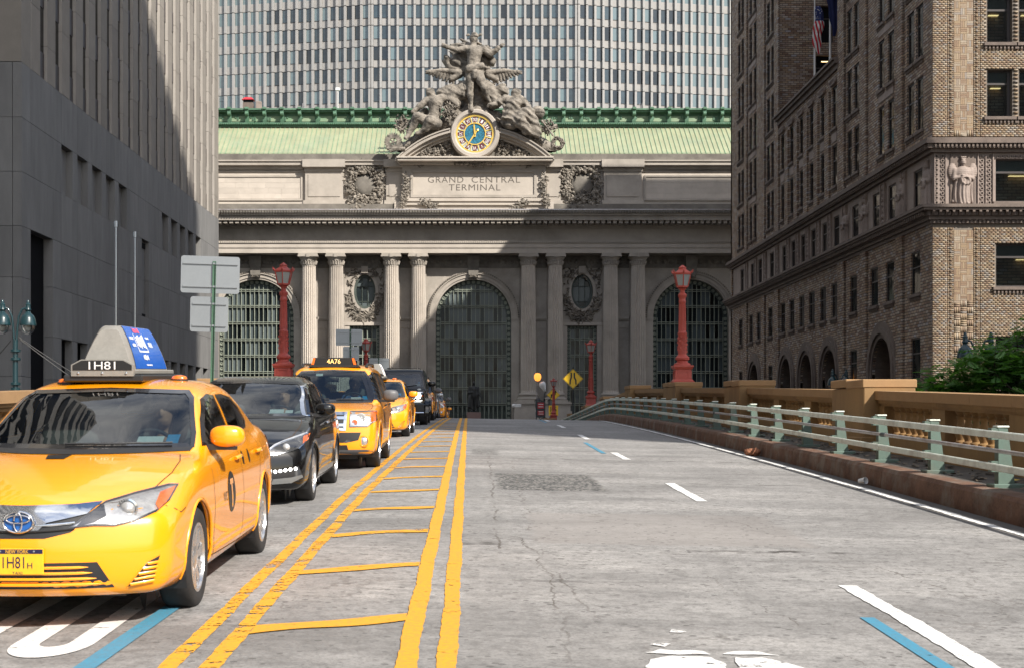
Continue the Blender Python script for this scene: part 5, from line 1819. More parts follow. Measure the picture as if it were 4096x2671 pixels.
 def run(xa, xb, za, zb, w=0.215, h=0.098):
  z = za; r = 0
  while z < zb - 0.02:
   zt_ = min(z + h, zb)
   x = xa - (w / 2 if r % 2 else 0)
   while x < xb - 0.02:
    x0, x1 = max(x, xa), min(x + w, xb)
    if x1 - x0 > 0.04 and not blocked(x0, x1, z, zt_): bricks.append((x0 + g / 2, x1 - g / 2, z + g / 2, zt_ - g / 2, rng.uniform(0, .008)))
    x += w
   z += h; r += 1
 def border(xa, n, za, zb):
  z = za
  while z < zb - 0.05:
   for i in range(n):
    bricks.append((xa + .105 * i + g / 2, xa + .105 * (i + 1) - g / 2, z + g / 2, z + .098 - g / 2, 0.035 if (i == n // 2 and int(z / .098) % 2) else rng.uniform(-.01, .004)))
   z += .098
 weave = []
 def basket(xa, n, za, zb):
  u = 0.325
  rows_ = int((zb - za) / u)
  for r in range(rows_):
   for c in range(n):
    x, z = xa + u * c, za + u * r
    for q in range(3):
     if (r + c) % 2: weave.append((x + g / 2, x + u - g / 2, z + u * q / 3 + g / 2, z + u * (q + 1) / 3 - g / 2, rng.uniform(0, .01)))
     else: weave.append((x + u * q / 3 + g / 2, x + u * (q + 1) / 3 - g / 2, z + g / 2, z + u - g / 2, rng.uniform(0, .01)))
 for (za, zb) in ((1.2, 11.4), (16.0, 24.2)):
  run(X + 0.004, 24.06, za, zb)
  border(24.07, 3, za, zb)
  basket(24.40, 3, za, zb)
  border(25.39, 3, za, zb)
  run(25.72, 29.2, za, zb)
 tones = [(0.17, 0.090, 0.050), (0.27, 0.165, 0.085), (0.34, 0.235, 0.125), (0.36, 0.28, 0.19), (0.22, 0.125, 0.068), (0.40, 0.34, 0.26), (0.29, 0.195, 0.11), (0.27, 0.25, 0.235)]
 def bm_arrays(lst):
  n = len(lst)
  A = np.array(lst)
  x0, x1, z0, z1, pr = A.T
  y0 = ya - 0.004 - pr; y1 = np.full(n, ya + 0.065)
  P = np.stack([np.stack(v, 1) for v in ((x0, y0, z0), (x1, y0, z0), (x1, y0, z1), (x0, y0, z1), (x0, y1, z0), (x1, y1, z0), (x1, y1, z1), (x0, y1, z1))], 1).reshape(-1, 3)
  F0 = np.array([(0, 1, 2, 3), (1, 5, 6, 2), (4, 0, 3, 7), (3, 2, 6, 7), (4, 5, 1, 0)])
  F = (F0[None] + 8 * np.arange(n)[:, None, None]).reshape(-1, 4)
  return P, F
 weave.sort(key=lambda q: -(q[2] + (100 if q[2] > 15 and q[2] < 23.4 else 0)))
 single = [q for q in weave if 16.0 < q[2] < 24.2][:200] + [q for q in weave if q[2] < 11.4][:100]
 sset = set(id(q) for q in single)
 rest = bricks + [q for q in weave if id(q) not in sset]
 bsm, t, bb = new_mat('brick_single')
 oi = t.n("ObjectInfo").outputs["Random"]
 wn = t.n("TexWhiteNoise", noise_dimensions='1D'); t.l(oi, wn.inputs["W"])
 c_ = t.ramp(wn.outputs["Value"], [(i / 7, tuple(a * .6 + b_ * .4 for a, b_ in zip(q, (0.22, 0.165, 0.115)))) for i, q in enumerate(tones)])
 nz = t.noise(t.pos(), 18.0, 3.0)
 t.l(t.mix(1.0, c_, t.ramp(nz, [(0.3, 0.82), (0.7, 1.1)]), 'MULTIPLY'), bb.inputs["Base Color"]); bb.inputs["Roughness"].default_value = 0.7
 bh_me, bv_me = None, None
 for q in single:
  w, h = q[1] - q[0], q[3] - q[2]
  if w > h:
   if bh_me is None: bh_me = MB().box(0, w, 0, 0.07, 0, h).mesh("brick", bsm)
   me = bh_me
  else:
   if bv_me is None: bv_me = MB().box(0, w, 0, 0.07, 0, h).mesh("brick", bsm)
   me = bv_me
  obj("brick", me, B, (q[0] - L.x, ya - 0.004 - q[4] - L.y, q[2] - L.z))
 P, F = bm_arrays(rest)
 me = make_mesh("brickwork", P, F, M['brick_piece'])
 at = me.attributes.new("tone", 'FLOAT_COLOR', 'FACE')
 T = (np.array(tones)[RNG.integers(0, len(tones), len(rest))] * .55 + np.array((0.27, 0.205, 0.145)) * .45) * RNG.uniform(0.66, 0.88, (len(rest), 1))
 C4 = np.concatenate([T, np.ones((len(rest), 1))], 1)
 if len(me.polygons) == len(rest) * 5:
  at.data.foreach_set("color", np.repeat(C4, 5, 0).astype(np.float32).ravel())
 o = obj("brickwork", me, B, -L); o["kind"] = "stuff"
 # ---------------- cornices round both faces
 def cornice(levels, nm, mt):
  for (z0, z1, pr) in levels:
   mb = MB()
   mb.box(X - pr, X + 0.5, ya - pr, yb + pr * .5, z0, z1)
   mb.box(X + 0.5, 60, ya - pr, ya + 0.5, z0, z1)
   part(mb, nm, mt)
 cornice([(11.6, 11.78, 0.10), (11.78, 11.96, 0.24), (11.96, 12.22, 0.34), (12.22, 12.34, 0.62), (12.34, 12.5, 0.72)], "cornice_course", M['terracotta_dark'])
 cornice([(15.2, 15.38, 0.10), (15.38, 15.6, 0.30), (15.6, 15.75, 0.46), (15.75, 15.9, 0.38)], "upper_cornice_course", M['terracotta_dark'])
 ros = MB().lathe([(0.11, 0.0), (0.11, -0.05), (0.07, -0.06), (0.05, -0.02), (0.0, -0.07)], (0, 0, 0), 10, 'y').mesh("rosette", M['terracotta'])
 mod = MB().prism([(0.0, 0.0), (-0.10, 0.0), (-0.26, 0.16), (-0.26, 0.26), (0.0, 0.26)], 'x', -0.06, 0.06).mesh("modillion", M['terracotta_dark'])
 x = X - 0.1
 while x < 28.4:
  obj("rosette", ros, B, (x + .16 - L.x, ya - 0.345 - L.y, 12.09 - L.z)); obj("modillion", mod, B, (x - L.x, ya - 0.345 - L.y, 11.96 - L.z)); x += 0.335
 tiny = MB()
 y = ya
 while y < yb:
  tiny.box(X - 0.56, X - 0.35, y, y + 0.12, 11.99, 12.2); tiny.box(X - 0.40, X - 0.3, y, y + 0.1, 15.42, 15.58); y += 0.335
 x = X
 while x < 29:
  tiny.box(x, x + .1, ya - .40, ya - .3, 15.42, 15.58); tiny.box(x, x + .1, ya - .16, ya - .05, 11.62, 11.76); x += .21
 part(tiny, "dentil_row", M['terracotta_dark'], stuff=True)
 tc = MB()
 tc.box(X - 0.35, X + 0.9, 90.05, 107.95, 24.3, 24.5); tc.box(X - 0.5, X + 0.9, 90.05, 107.95, 24.5, 24.65); tc.box(X - 0.15, X + 0.4, 90.05, 107.95, 24.0, 24.3)
 part(tc, "terrace_coping", M['terracotta_dark'])
 cb = MB()
 for c in cols[4:10]:
  for q in range(-2, 3):
   cb.lathe([(0.22, 0.0), (0.22, -0.22), (0.12, -0.22), (0.12, 0.0)], (X + 0.03, c + 0.27 * q, 23.4), 10, 'x')
 for i in range(len(cb.v)):
  p = cb.v[i]; cb.v[i] = (p[0], p[1], p[2])
 part(cb, "corbel_arches", M['terracotta'], stuff=True)
 # ---------------- carved belt: relief panels and standing figures
 rl = MB()
 for i in range(len(cols) - 1):
  a, b_ = cols[i] + 0.72, cols[i + 1] - 0.72
  m_ = (a + b_) / 2
  w = min(0.42, (b_ - a) / 2 - 0.12)
  rl.box(X - 0.02, X + 0.13, m_ - w, m_ - w + 0.10, 12.6, 15.1); rl.box(X - 0.02, X + 0.13, m_ + w - 0.10, m_ + w, 12.6, 15.1)
  for q in range(7):
   rl.lathe([(0.16, 0.0), (0.13, -0.10), (0.0, -0.14)], (X + 0.11, m_ + 0.04 * math.sin(q * 2.1), 12.9 + 0.33 * q), 8, 'x')
 part(rl, "relief_strip", M['terracotta'], stuff=True)
 rs = MB()
 for (xa, nrow) in ((23.55, 1), (23.85, 1), (25.85, 1), (26.22, 1)):
  z = 12.68
  while z < 15.05:
   rs.lathe([(0.10, 0.0), (0.10, -0.05), (0.06, -0.05), (0.05, 0.0)], (xa, ya + 0.12, z), 8, 'y'); z += 0.235
 for (xa, xb) in ((23.42, 23.46), (23.98, 24.03), (25.62, 25.68), (26.38, 26.44), (26.02, 26.05)):
  rs.box(xa, xb, ya + 0.03, ya + 0.14, 12.55, 15.15)
 x = 25.8
 while x < 29: rs.lathe([(0.09, 0.0), (0.09, -0.05), (0.05, -0.05), (0.05, 0.0)], (x, ya + 0.12, 15.02), 8, 'y'); x += 0.22
 part(rs, "relief_border", M['terracotta'], stuff=True)
 cx, y0, zb = 24.86, ya + 0.02, 12.52
 def fig(x, y, z):
  f = capsule(x, y, z, (cx, y0, zb + 0.15), (cx, y0, zb + 1.25), 0.36, 0.30)
  f = smin(f, ellip(x, y, z, (cx, y0, zb + 1.62), (0.44, 0.24, 0.38)), 0.10)
  f = smin(f, ellip(x, y, z, (cx, y0 - .02, zb + 2.18), (0.145, 0.16, 0.19)), 0.05)
  for s in (-1, 1):
   f = smin(f, capsule(x, y, z, (cx + s * .42, y0, zb + 1.78), (cx + s * .46, y0 - .05, zb + 1.35), 0.12, 0.11), 0.06)
   f = smin(f, capsule(x, y, z, (cx + s * .46, y0 - .08, zb + 1.35), (cx - s * .10, y0 - .24, zb + 1.48), 0.10, 0.07), 0.04)
   f = smin(f, ellip(x, y, z, (cx + s * .52, y0 + .06, zb + 1.75), (0.22, 0.10, 0.42)), 0.05)
   f = smin(f, capsule(x, y, z, (cx + s * .42, y0, zb + 0.2), (cx + s * .36, y0, zb + 1.3), 0.12, 0.10), 0.08)
   f = smin(f, ellip(x, y, z, (cx + s * .16, y0 - .2, zb + .06), (0.10, 0.18, 0.08)), 0.04)
  for k in range(-2, 3):
   f = smin(f, ellip(x, y, z, (cx + .055 * k, y0 - .05, zb + 2.38 + (.03 if k % 2 == 0 else 0)), (0.035, 0.1, 0.10)), 0.02)
  f = smin(f, np.abs(np.sqrt((x - cx - .05) ** 2 + (z - zb - 1.22) ** 2) - 0.19) * .8 + np.abs(y - y0 + .26) * .7 - 0.075, 0.03)
  fold = np.where(z < zb + 1.3, 0.022 * np.sin((x - cx) * 38 + 2 * np.sin(z * 3)), 0.006 * np.sin(z * 60))
  return f + fold
 Pq, Q = surfnet(fig, (cx - .85, ya - .5, zb - .05), (cx + .85, ya + .2, zb + 2.6), 0.035, 1)
 fo = obj("relief_figure", make_mesh("relief_figure", Pq, Q, M['terracotta'], True), B, -L)
 niche = MB(); niche.box(cx - .62, cx + .62, ya + 0.05, ya + 0.13, 12.55, 15.15)
 part(niche, "relief_niche", M['terracotta_dark'])
 for yy in (73.0, 77.3, 84.6, 88.9):
  o2 = obj("relief_figure", fo.data, B)
  o2.rotation_euler = (0, 0, R(-90))
  rot = Matrix.Rotation(R(-90), 3, 'Z')
  off = rot @ Vector((cx, ya + 0.0, 0))
  o2.location = Vector((X + 0.06, yy, 0)) - off - L
 return B
BRICK_B = build_right()
def flags():
 X = BX + 0.75
 def stars_mat():
  m, t, b = new_mat('flag_stripes')
  P = t.objco(); X_, Y_, Z_ = t.xyz(P)
  st = t.math('GREATER_THAN', t.math('SINE', t.math('MULTIPLY', t.math('ADD', X_, t.math('MULTIPLY', Z_, 0.22)), 26.0)), 0.0)
  c = t.mix(st, (0.50, 0.02, 0.03), (0.72, 0.70, 0.68))
  vor = t.n("TexVoronoi"); vor.inputs["Scale"].default_value = 7.0; t.l(P, vor.inputs["Vector"])
  star = t.math('LESS_THAN', vor.outputs["Distance"], 0.22)
  cant = t.mix(star, (0.02, 0.03, 0.12), (0.75, 0.75, 0.75))
  c = t.mix(t.math('GREATER_THAN', Z_, -1.05), c, cant)
  t.l(c, b.inputs["Base Color"]); b.inputs["Roughness"].default_value = 0.85
  return m
 blue = surf('flag_blue', (0.012, 0.018, 0.075), 0.85, 0.2, 2, 20, coord='obj')
 data = [(804.0, 99.8, 0.0, stars_mat(), "red, white and blue striped flag hanging furled on the terrace", 3.35),
   (819.0, 95.5, 6.0, blue, "dark blue flag hanging on the middle terrace pole", 4.2),
   (833.5, 91.6, 6.0, blue, "dark blue flag on the terrace pole nearest the camera", 4.2)]
 for i, (u, y, dz, mt, lab, ln) in enumerate(data):
  x = X
  zt = 24.66
  top = (CAM_Z + (422 - 2) * y / 1422.0 + 0.2) if i == 0 else (CAM_Z + 430 * y / 1422.0 + 2.2)
  p = thing("flagpole", ["white flagpole farthest back on the brick terrace with a ball finial", "middle white flagpole on the brick terrace", "nearest white flagpole on the brick terrace"][i], "flagpole", (x, y, zt), group="flagpoles on the brick terrace")
  MB().lathe([(0.085, 0), (0.05, top - zt)], (0, 0, 0), 10).build("shaft", M['sign_white'], p, smooth=True, angle=50)
  MB().lathe([(0.0, 0), (0.10, 0.06), (0.12, 0.14), (0.08, 0.23), (0.0, 0.26)], (0, 0, top - zt), 12).build("finial", M['chrome'], p, smooth=True)
  n, m = 26, 20
  vs, fs = [], []
  for a in range(m + 1):
   z = -ln * a / m
   w = 0.10 + 0.30 * math.sin(math.pi * min(1, a / m * 0.95 + 0.05)) ** 0.7 + 0.05 * math.sin(a * 0.9 + i)
   sway = 0.14 + 0.10 * math.sin(a * 0.35 + i * 2)
   for b_ in range(n):
    t = 2 * math.pi * b_ / n
    r = 1 + 0.28 * math.sin(5 * t + a * 0.25 + i)
    vs.append((w * r * math.cos(t) * 0.75 + sway, w * 0.42 * r * math.sin(t) - 0.06, z))
  for a in range(m):
   for b_ in range(n):
    fs.append((a * n + b_, a * n + (b_ + 1) % n, (a + 1) * n + (b_ + 1) % n, (a + 1) * n + b_))
  fl = obj("flag", make_mesh("flag", vs, fs, mt, True), None, (x + 0.05, y - 0.1, top - (0.55 if i == 0 else 1.0)))
  set_props(fl, lab, "flag", "flags on the brick terrace")
flags()
# ---- pediment, inscription, clock and sculpture on the terminal
PY = GY - 0.55
PCX = gx(474.8)
def lf(g, x, y, z, ln, ang, w, th=0.16):
 dx, dz = math.cos(ang), math.sin(ang)
 px, pz = -dz, dx
 vs = [(x, y, z), (x + dx * ln * .5 + px * w, y - th * .4, z + dz * ln * .5 + pz * w), (x + dx * ln, y - th * .9, z + dz * ln),
  (x + dx * ln * .5 - px * w, y - th * .4, z + dz * ln * .5 - pz * w), (x + dx * ln * .5, y - th, z + dz * ln * .5), (x, y + .15, z)]
 g.add(vs, [(0, 4, 1), (1, 4, 2), (2, 4, 3), (3, 4, 0), (0, 1, 5), (1, 2, 5), (2, 3, 5), (3, 0, 5)])
def fruit(g, x, y, z, r):
 g.lathe([(0.0, -r), (r * .75, -r * .65), (r, 0), (r * .75, r * .65), (0.0, r)], (x, y, z), 7)
def build_pediment():
 a = MB()
 xa, xb = gx(402.5), gx(545.5)
 a.box(xa, xb, PY, GY + 4, 25.9, 30.35)
 a.box(xa - 0.9, xb + 0.9, PY + 0.25, GY + 4, 24.8, 26.3)
 a.box(xa + 0.3, xb - 0.3, PY - 0.16, PY + 0.1, gz(202), gz(199))
 tb(a, "inscription_block", M['limestone_clean'])
 f = MB()
 x0, x1, z0, z1 = gx(413.5), gx(533.9), gz(195.7), gz(173.6)
 for (p, q, r, s) in ((x0 - .3, x1 + .3, z0 - .3, z0), (x0 - .3, x1 + .3, z1, z1 + .3), (x0 - .3, x0, z0, z1), (x1, x1 + .3, z0, z1)):
  f.box(p, q, PY - 0.16, PY + 0.05, r, s)
 tb(f, "inscription_frame", M['limestone'])
 ink = flat('incised_shadow', (0.12, 0.105, 0.09), 0.9)
 for (s, u0, u1, vc, h) in (("GRAND", 428.0, 463.5, 180.5, 0.98), ("CENTRAL", 471.5, 520.0, 180.5, 0.98), ("TERMINAL", 448.8, 500.3, 188.2, 1.0)):
  cx, cz = gx((u0 + u1) / 2), gz(vc)
  me = text_mesh(s, lambda x, y, d: (x, -0.012, y), ink, size=h, space=1.12, width=(u1 - u0) * GS, name="inscription")
  o = obj("inscription", me, TERM, (cx - TERM.location.x, PY - TERM.location.y, cz - TERM.location.z))
 c = MB()
 c.box(gx(401), gx(549), PY - 0.55, GY + 4, 30.36, 30.62); c.box(gx(398.5), gx(551.5), PY - 1.45, GY + 4, 30.62, 30.9); c.box(gx(397.5), gx(552.5), PY - 1.6, GY + 4, 30.9, 31.06)
 tb(c, "pediment_cornice", M['limestone_clean'])
 ty = MB()
 Rr, kk = 12.33, 8.66
 zc = gz(162.2) - kk
 hs = math.asin(8.78 / Rr)
 def arc(mb, r0, r1, y0, y1, t0, t1, n=30):
  vs, fs = [], []
  for i in range(n + 1):
   t = t0 + (t1 - t0) * i / n
   for (r, y) in ((r0, y1), (r0, y0), (r1, y0), (r1, y1)):
    vs.append((PCX + r * math.sin(t), y, zc + r * math.cos(t)))
  for i in range(n):
   for q in range(4):
    fs.append((i * 4 + q, i * 4 + (q + 1) % 4, (i + 1) * 4 + (q + 1) % 4, (i + 1) * 4 + q))
  fs.append((0, 1, 2, 3)); fs.append(tuple(n * 4 + k for k in (3, 2, 1, 0)))
  mb.add(vs, fs)
 gap = math.asin(2.75 / Rr)
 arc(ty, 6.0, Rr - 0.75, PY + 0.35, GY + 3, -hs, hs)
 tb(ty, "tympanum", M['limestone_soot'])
 for s in (-1, 1):
  m = MB()
  t0, t1 = (s * gap, s * hs)
  arc(m, Rr - 0.95, Rr - 0.65, PY - 0.20, GY + 3, t0, t1)
  arc(m, Rr - 0.65, Rr - 0.35, PY - 0.62, GY + 3, t0, t1)
  arc(m, Rr - 0.35, Rr + 0.0, PY - 1.05, GY + 3, t0, t1)
  arc(m, Rr + 0.0, Rr + 0.14, PY - 1.2, GY + 3, t0, t1)
  tb(m, "curved_pediment", M['limestone'], smooth=True, angle=30)
 rng = random.Random(21)
 def pile(nm, pts, nleaf, nfruit, sc=1.0, y=PY):
  g = MB()
  for (x, z, r) in pts:
   for _ in range(nleaf):
    t, q = rng.uniform(0, 6.28), r * math.sqrt(rng.random())
    lf(g, x + q * math.cos(t), y - 0.05 - 0.5 * (r - q) * rng.random(), z + q * math.sin(t), rng.uniform(.30, .62) * sc, rng.uniform(0, 6.28), rng.uniform(.07, .15) * sc, 0.2 * sc)
   for _ in range(nfruit):
    t, q = rng.uniform(0, 6.28), r * math.sqrt(rng.random()) * 0.8
    fruit(g, x + q * math.cos(t), y - 0.15 - 0.4 * (r - q), z + q * math.sin(t), rng.uniform(.10, .18) * sc)
  o = tb(g, nm, M['carved']); o["kind"] = "stuff"
 for s in (-1, 1):
  def U(u): return PCX + s * abs(u - 474.8) * GS
  pile("carved_fruit", [(U(430), gz(153), .85), (U(424), gz(158), .8), (U(436), gz(157), .8), (U(419), gz(162), .5)], 26, 16, 1.0, PY + 0.1)
  pile("carved_ribbon", [(U(445), gz(150), .55), (U(448), gz(157), .6), (U(449), gz(144), .45), (U(450), gz(138), .4)], 18, 5, .9, PY + 0.1)
  pile("carved_swag", [(U(474.8 - 5 * i), gz(164.5 - 0.35 * i * i * .5), .42) for i in range(0, 6)], 12, 6, .85, PY - 0.5)
  pile("carved_console", [(U(406.5), gz(178 + 4 * i), .42) for i in range(5)] + [(U(403.5), gz(198 + 4 * i), .34) for i in range(3)], 11, 4, .8, PY - 0.15)
  pile("carved_festoon", [(U(425 + 3 * i), gz(203 + 1.6 * i), .5 - .05 * abs(i - 1)) for i in range(5)], 12, 7, .8, PY - 0.1)
  wx, wz = gx(473.4 + s * 108.9), gz(186)
  pts = []
  for i in range(18):
   t = 2 * math.pi * i / 18
   pts.append((wx + 1.75 * math.cos(t), wz + 0.25 + 1.75 * math.sin(t), .55))
  pts += [(wx - 1.6 + .5 * i, wz - 2.0 - .25 * math.sin(i), .6) for i in range(7)] + [(wx - s * 1.9, wz + .2 * i, .5) for i in range(-4, 9, 2)] + [(wx + .3 * i, wz + 2.2, .55) for i in range(-4, 5, 2)]
  pile("carved_wreath", pts, 9, 3, 1.25, GY + 0.35)
  sh = MB(); sh.lathe([(1.35, 0.0), (1.2, -0.22), (0.6, -0.34), (0.0, -0.36)], (wx, GY + 0.6, wz + .2), 28, 'y')
  tb(sh, "carved_shield", M['limestone_soot'], smooth=True)
build_pediment()
def build_clock():
 cx, cz, y = PCX, gz(136.3), PY - 0.75
 c = thing("clock", "round gilded clock with roman numerals set in stone ring on terminal", "clock", (cx, y, cz - 2.75))
 def part(mb, nm, mt, smooth=False, angle=None, parent=None):
  o = mb.build(nm, mt, None, smooth, angle); o.parent = parent or c
  o.location = (0, 0, 2.75) if parent is None else (0, 0, 0); return o
 r = MB(); r.lathe([(2.12, 1.0), (2.12, -0.22), (2.30, -0.42), (2.62, -0.42), (2.76, -0.20), (2.76, 3.0)], (0, 0, 0), 64, 'y', cap=False)
 part(r, "stone_ring", M['limestone'], True, 30)
 d = MB(); d.lathe([(0, 0.0), (1.16, 0.0)], (0, -0.03, 0), 48, 'y', cap=False); part(d, "inner_dial", M['clock_blue'])
 d = MB(); d.lathe([(1.16, 0), (2.0, 0)], (0, -0.02, 0), 64, 'y', cap=False); part(d, "outer_dial", M['clock_pale'])
 for (r0, r1) in ((1.14, 1.25), (1.93, 2.13)):
  d = MB(); d.lathe([(r0, 0.0), (r0, -0.10), (r1, -0.10), (r1, 0.05)], (0, -0.02, 0), 64, 'y', cap=False); part(d, "gilded_rim", M['gold'], True, 30)
 rom = ["XII", "I", "II", "III", "IIII", "V", "VI", "VII", "VIII", "IX", "X", "XI"]
 for i in range(12):
  t = 2 * math.pi * i / 12
  sx, sz = math.sin(t), math.cos(t)
  dm = MB()
  n = 18
  for (k, dep) in ((0, 0),):
   vs = [(0.28 * math.cos(2 * math.pi * q / n), -0.045, 0.36 * math.sin(2 * math.pi * q / n)) for q in range(n)]
   dm.add(vs, [tuple(range(n))])
  o = part(dm, "numeral_disc", M['clock_red']); o.location = (1.59 * sx, 0, 2.75 + 1.59 * sz); o.rotation_euler = (0, t, 0)
  me = text_mesh(rom[i], lambda x, yy, dd: (x, -0.06, yy), M['clock_white'], size=0.56, width=min(0.46, 0.135 * len(rom[i]) + 0.06), name="numeral")
  o2 = obj("numeral", me, c, (1.59 * sx, 0, 2.75 + 1.59 * sz), (0, t, 0))
  bm_ = MB(); bm_.box(-0.045, 0.045, -0.10, -0.03, 1.2, 1.98)
  o3 = part(bm_, "gilded_spoke", M['gold']); o3.rotation_euler = (0, t + math.pi / 12, 0)
 dots = MB()
 rg = random.Random(2)
 for i in range(120):
  t, r_ = rg.uniform(0, 6.28), 0.25 + 0.85 * math.sqrt(rg.random())
  dots.box(r_ * math.cos(t) - .03, r_ * math.cos(t) + .03, -0.05, -0.031, r_ * math.sin(t) - .012, r_ * math.sin(t) + .012)
 o = part(dots, "dial_tracery", flat('tracery', (0.06, 0.35, 0.5), 0.4)); o["kind"] = "stuff"
 for (ang, ln, w, nm) in ((R(355), 1.12, 0.10, "hour_hand"), (R(213), 1.72, 0.085, "minute_hand")):
  h = MB()
  h.add([(-w, -0.16, -0.35), (w, -0.16, -0.35), (w * .8, -0.16, ln * .8), (0, -0.16, ln), (-w * .8, -0.16, ln * .8), (-w, -0.11, -0.35), (w, -0.11, -0.35), (w * .8, -0.11, ln * .8), (0, -0.11, ln), (-w * .8, -0.11, ln * .8)],
   [(0, 1, 2, 3, 4), (9, 8, 7, 6, 5), (0, 5, 6, 1), (1, 6, 7, 2), (2, 7, 8, 3), (3, 8, 9, 4), (4, 9, 5, 0)])
  o = part(h, nm, M['gold']); o.rotation_euler = (0, ang, 0)
  if nm == "hour_hand":
   o.rotation_euler = (0, ang, 0)
 hb = MB(); hb.lathe([(0.13, 0), (0.13, -0.2), (0.0, -0.22)], (0, 0, 0), 16, 'y'); hb.lathe([(0.0, -0.12), (0.16, -0.14), (0.0, -0.2)], (0.28, 0, 0.38), 12, 'y')
 part(hb, "hub", M['gold'], True, 40)
build_clock()
def build_group():
 base_z = 33.0
 sg = thing("sculpture_group", "weathered stone sculpture group of three figures crowning the clock pediment", "sculpture", (PCX, PY, 31.2))
 L = Vector(sg.location)
 k1 = lambda x, y, d=0.0: (gx(425 + .0805 * x), PY - 0.9 + d, gz(25 + .0805 * y))
 k2 = lambda x, y, d=0.0: (gx(375 + .12887 * x), PY - 0.9 + d, gz(25 + .12887 * y))
 s1, s2 = .0805 * GS, .12887 * GS
 def build(nm, f, lo, hi, res, mt=M['carved']):
  P, Q = surfnet(f, lo, hi, res, 2)
  return obj(nm, make_mesh(nm, P, Q, mt, True), sg, -L)
 def body(chain, k, s):
  segs = []
  for (a, ra, b_, rb) in chain:
   segs.append((k(*a), k(*b_), ra * s * 1.13, rb * s * 1.13))
  def f(x, y, z):
   d = None
   for (a, b_, ra, rb) in segs:
    c = capsule(x, y, z, a, b_, ra, rb)
    d = c if d is None else smin(d, c, 0.13)
   return d
  return f
 mer = body([((605, 225), 44, (603, 215), 46), ((604, 240), 36, (602, 268), 30), ((602, 285), 30, (604, 320), 34),
    ((520, 345), 44, (610, 372), 66), ((720, 345), 44, (615, 372), 66), ((612, 390), 88, (606, 470), 70), ((606, 470), 70, (600, 540), 66), ((600, 540), 66, (610, 610), 74),
    ((515, 342), 42, (400, 356, -.1), 32), ((400, 356, -.1), 32, (285, 325, -.35), 22), ((285, 325, -.35), 22, (235, 312, -.45), 24), ((235, 312, -.45), 12, (212, 318, -.5), 7), ((240, 305, -.45), 12, (228, 288, -.5), 7),
    ((725, 345), 42, (800, 400), 38), ((800, 400), 38, (880, 360, -.2), 28), ((880, 360, -.2), 24, (905, 335, -.3), 26),
    ((560, 620), 58, (562, 720), 50), ((562, 720), 50, (563, 810, -.1), 36), ((563, 810, -.1), 34, (560, 900), 36), ((560, 900), 36, (572, 1030), 20), ((572, 1040), 22, (575, 1095, -.3), 26),
    ((655, 630), 60, (690, 730, -.35), 52), ((690, 730, -.35), 50, (735, 825, -.45), 36), ((735, 825, -.45), 34, (752, 880, -.1), 32), ((752, 880, -.1), 30, (775, 930, .1), 20), ((775, 935, .1), 20, (805, 985, .0), 18)], k1, s1)
 hc = k1(612, 195)
 def mercury(x, y, z):
  f = mer(x, y, z)
  f = smin(f, ellip(x, y, z, (hc[0], hc[1] - .05, hc[2] + .05), (0.50, 0.50, 0.12)), 0.05)
  f = smin(f, ellip(x, y, z, (hc[0] + .03, hc[1], hc[2] + .25), (0.40, 0.42, 0.30)), 0.08)
  for (px, py) in ((535, 170), (688, 165)):
   w = k1(px, py); f = smin(f, ellip(x, y, z, w, (0.22, 0.10, 0.16)), 0.05)
  n = k1(604, 225, -.42); f = smin(f, ellip(x, y, z, n, (0.06, 0.10, 0.13)), 0.04)
  for (a, b_, r) in (((545, 600, -.45), (700, 560, -.45), 52), ((620, 640, -.55), (610, 700, -.5), 40), ((575, 640, -.35), (705, 545, -.25), 34), ((590, 600, -.4), (700, 585, -.4), 30), ((600, 660, -.5), (640, 720, -.3), 30), ((690, 560, -.2), (690, 640, -.2), 36)):
   f = smin(f, capsule(x, y, z, k1(*a), k1(*b_), r * s1, r * s1 * .8), 0.07)
  f = smin(f, capsule(x, y, z, k1(510, 760, .3), k1(505, 830, .1), 42 * s1, 30 * s1), 0.08)
  return f + wobble(x, y, z, 9.0, 0.012)
 build("standing_figure", mercury, (gx(438), PY - 2.9, gz(118)), (gx(510), PY + 1.2, gz(34)), 0.065)
 cad = MB()
 c0, c1 = k1(870, 395, -.2), k1(965, 285, -.4)
 cad.tube([c0, c1], 0.09, 8)
 for s in (-1, 1):
  pts = []
  for i in range(22):
   t = i / 21
   bx = [c0[j] + (c1[j] - c0[j]) * (0.35 + .65 * t) for j in range(3)]
   pts.append((bx[0] + s * .22 * math.sin(t * 9), bx[1] - .12 * math.cos(t * 9), bx[2]))
  cad.tube(pts, 0.07, 6)
 cad.build("staff", M['carved'], sg, True, 60).location = -L
 def cloak(x, y, z):
  f = ellip(x, y, z, k1(500, 330, 1.0), (1.75, 0.42, 1.05))
  f = smin(f, ellip(x, y, z, k1(400, 480, .9), (1.55, 0.5, .85)), 0.3)
  f = smin(f, ellip(x, y, z, k1(720, 420, 1.0), (1.25, 0.45, 1.35)), 0.3)
  f = smin(f, ellip(x, y, z, k1(620, 560, 1.0), (1.7, 0.6, 1.0)), 0.3)
  f = smin(f, capsule(x, y, z, k1(275, 430, .5), k1(300, 560, .7), .32, .2), 0.15)
  f = smin(f, capsule(x, y, z, k1(760, 310, .3), k1(850, 470, .5), .30, .22), 0.15)
  f = smin(f, capsule(x, y, z, k1(850, 480, .5), k1(780, 560, .6), .26, .2), 0.15)
  return f + 0.10 * np.sin(x * 3.1 + z * 4.2 + np.sin(z * 2.0)) * np.sin(z * 2.6 - x * 1.5) + 0.05 * np.sin(z * 8 + x * 5)
 build("cloak", cloak, (gx(440), PY - 1.9, gz(82)), (gx(502), PY + 1.8, gz(38)), 0.10)
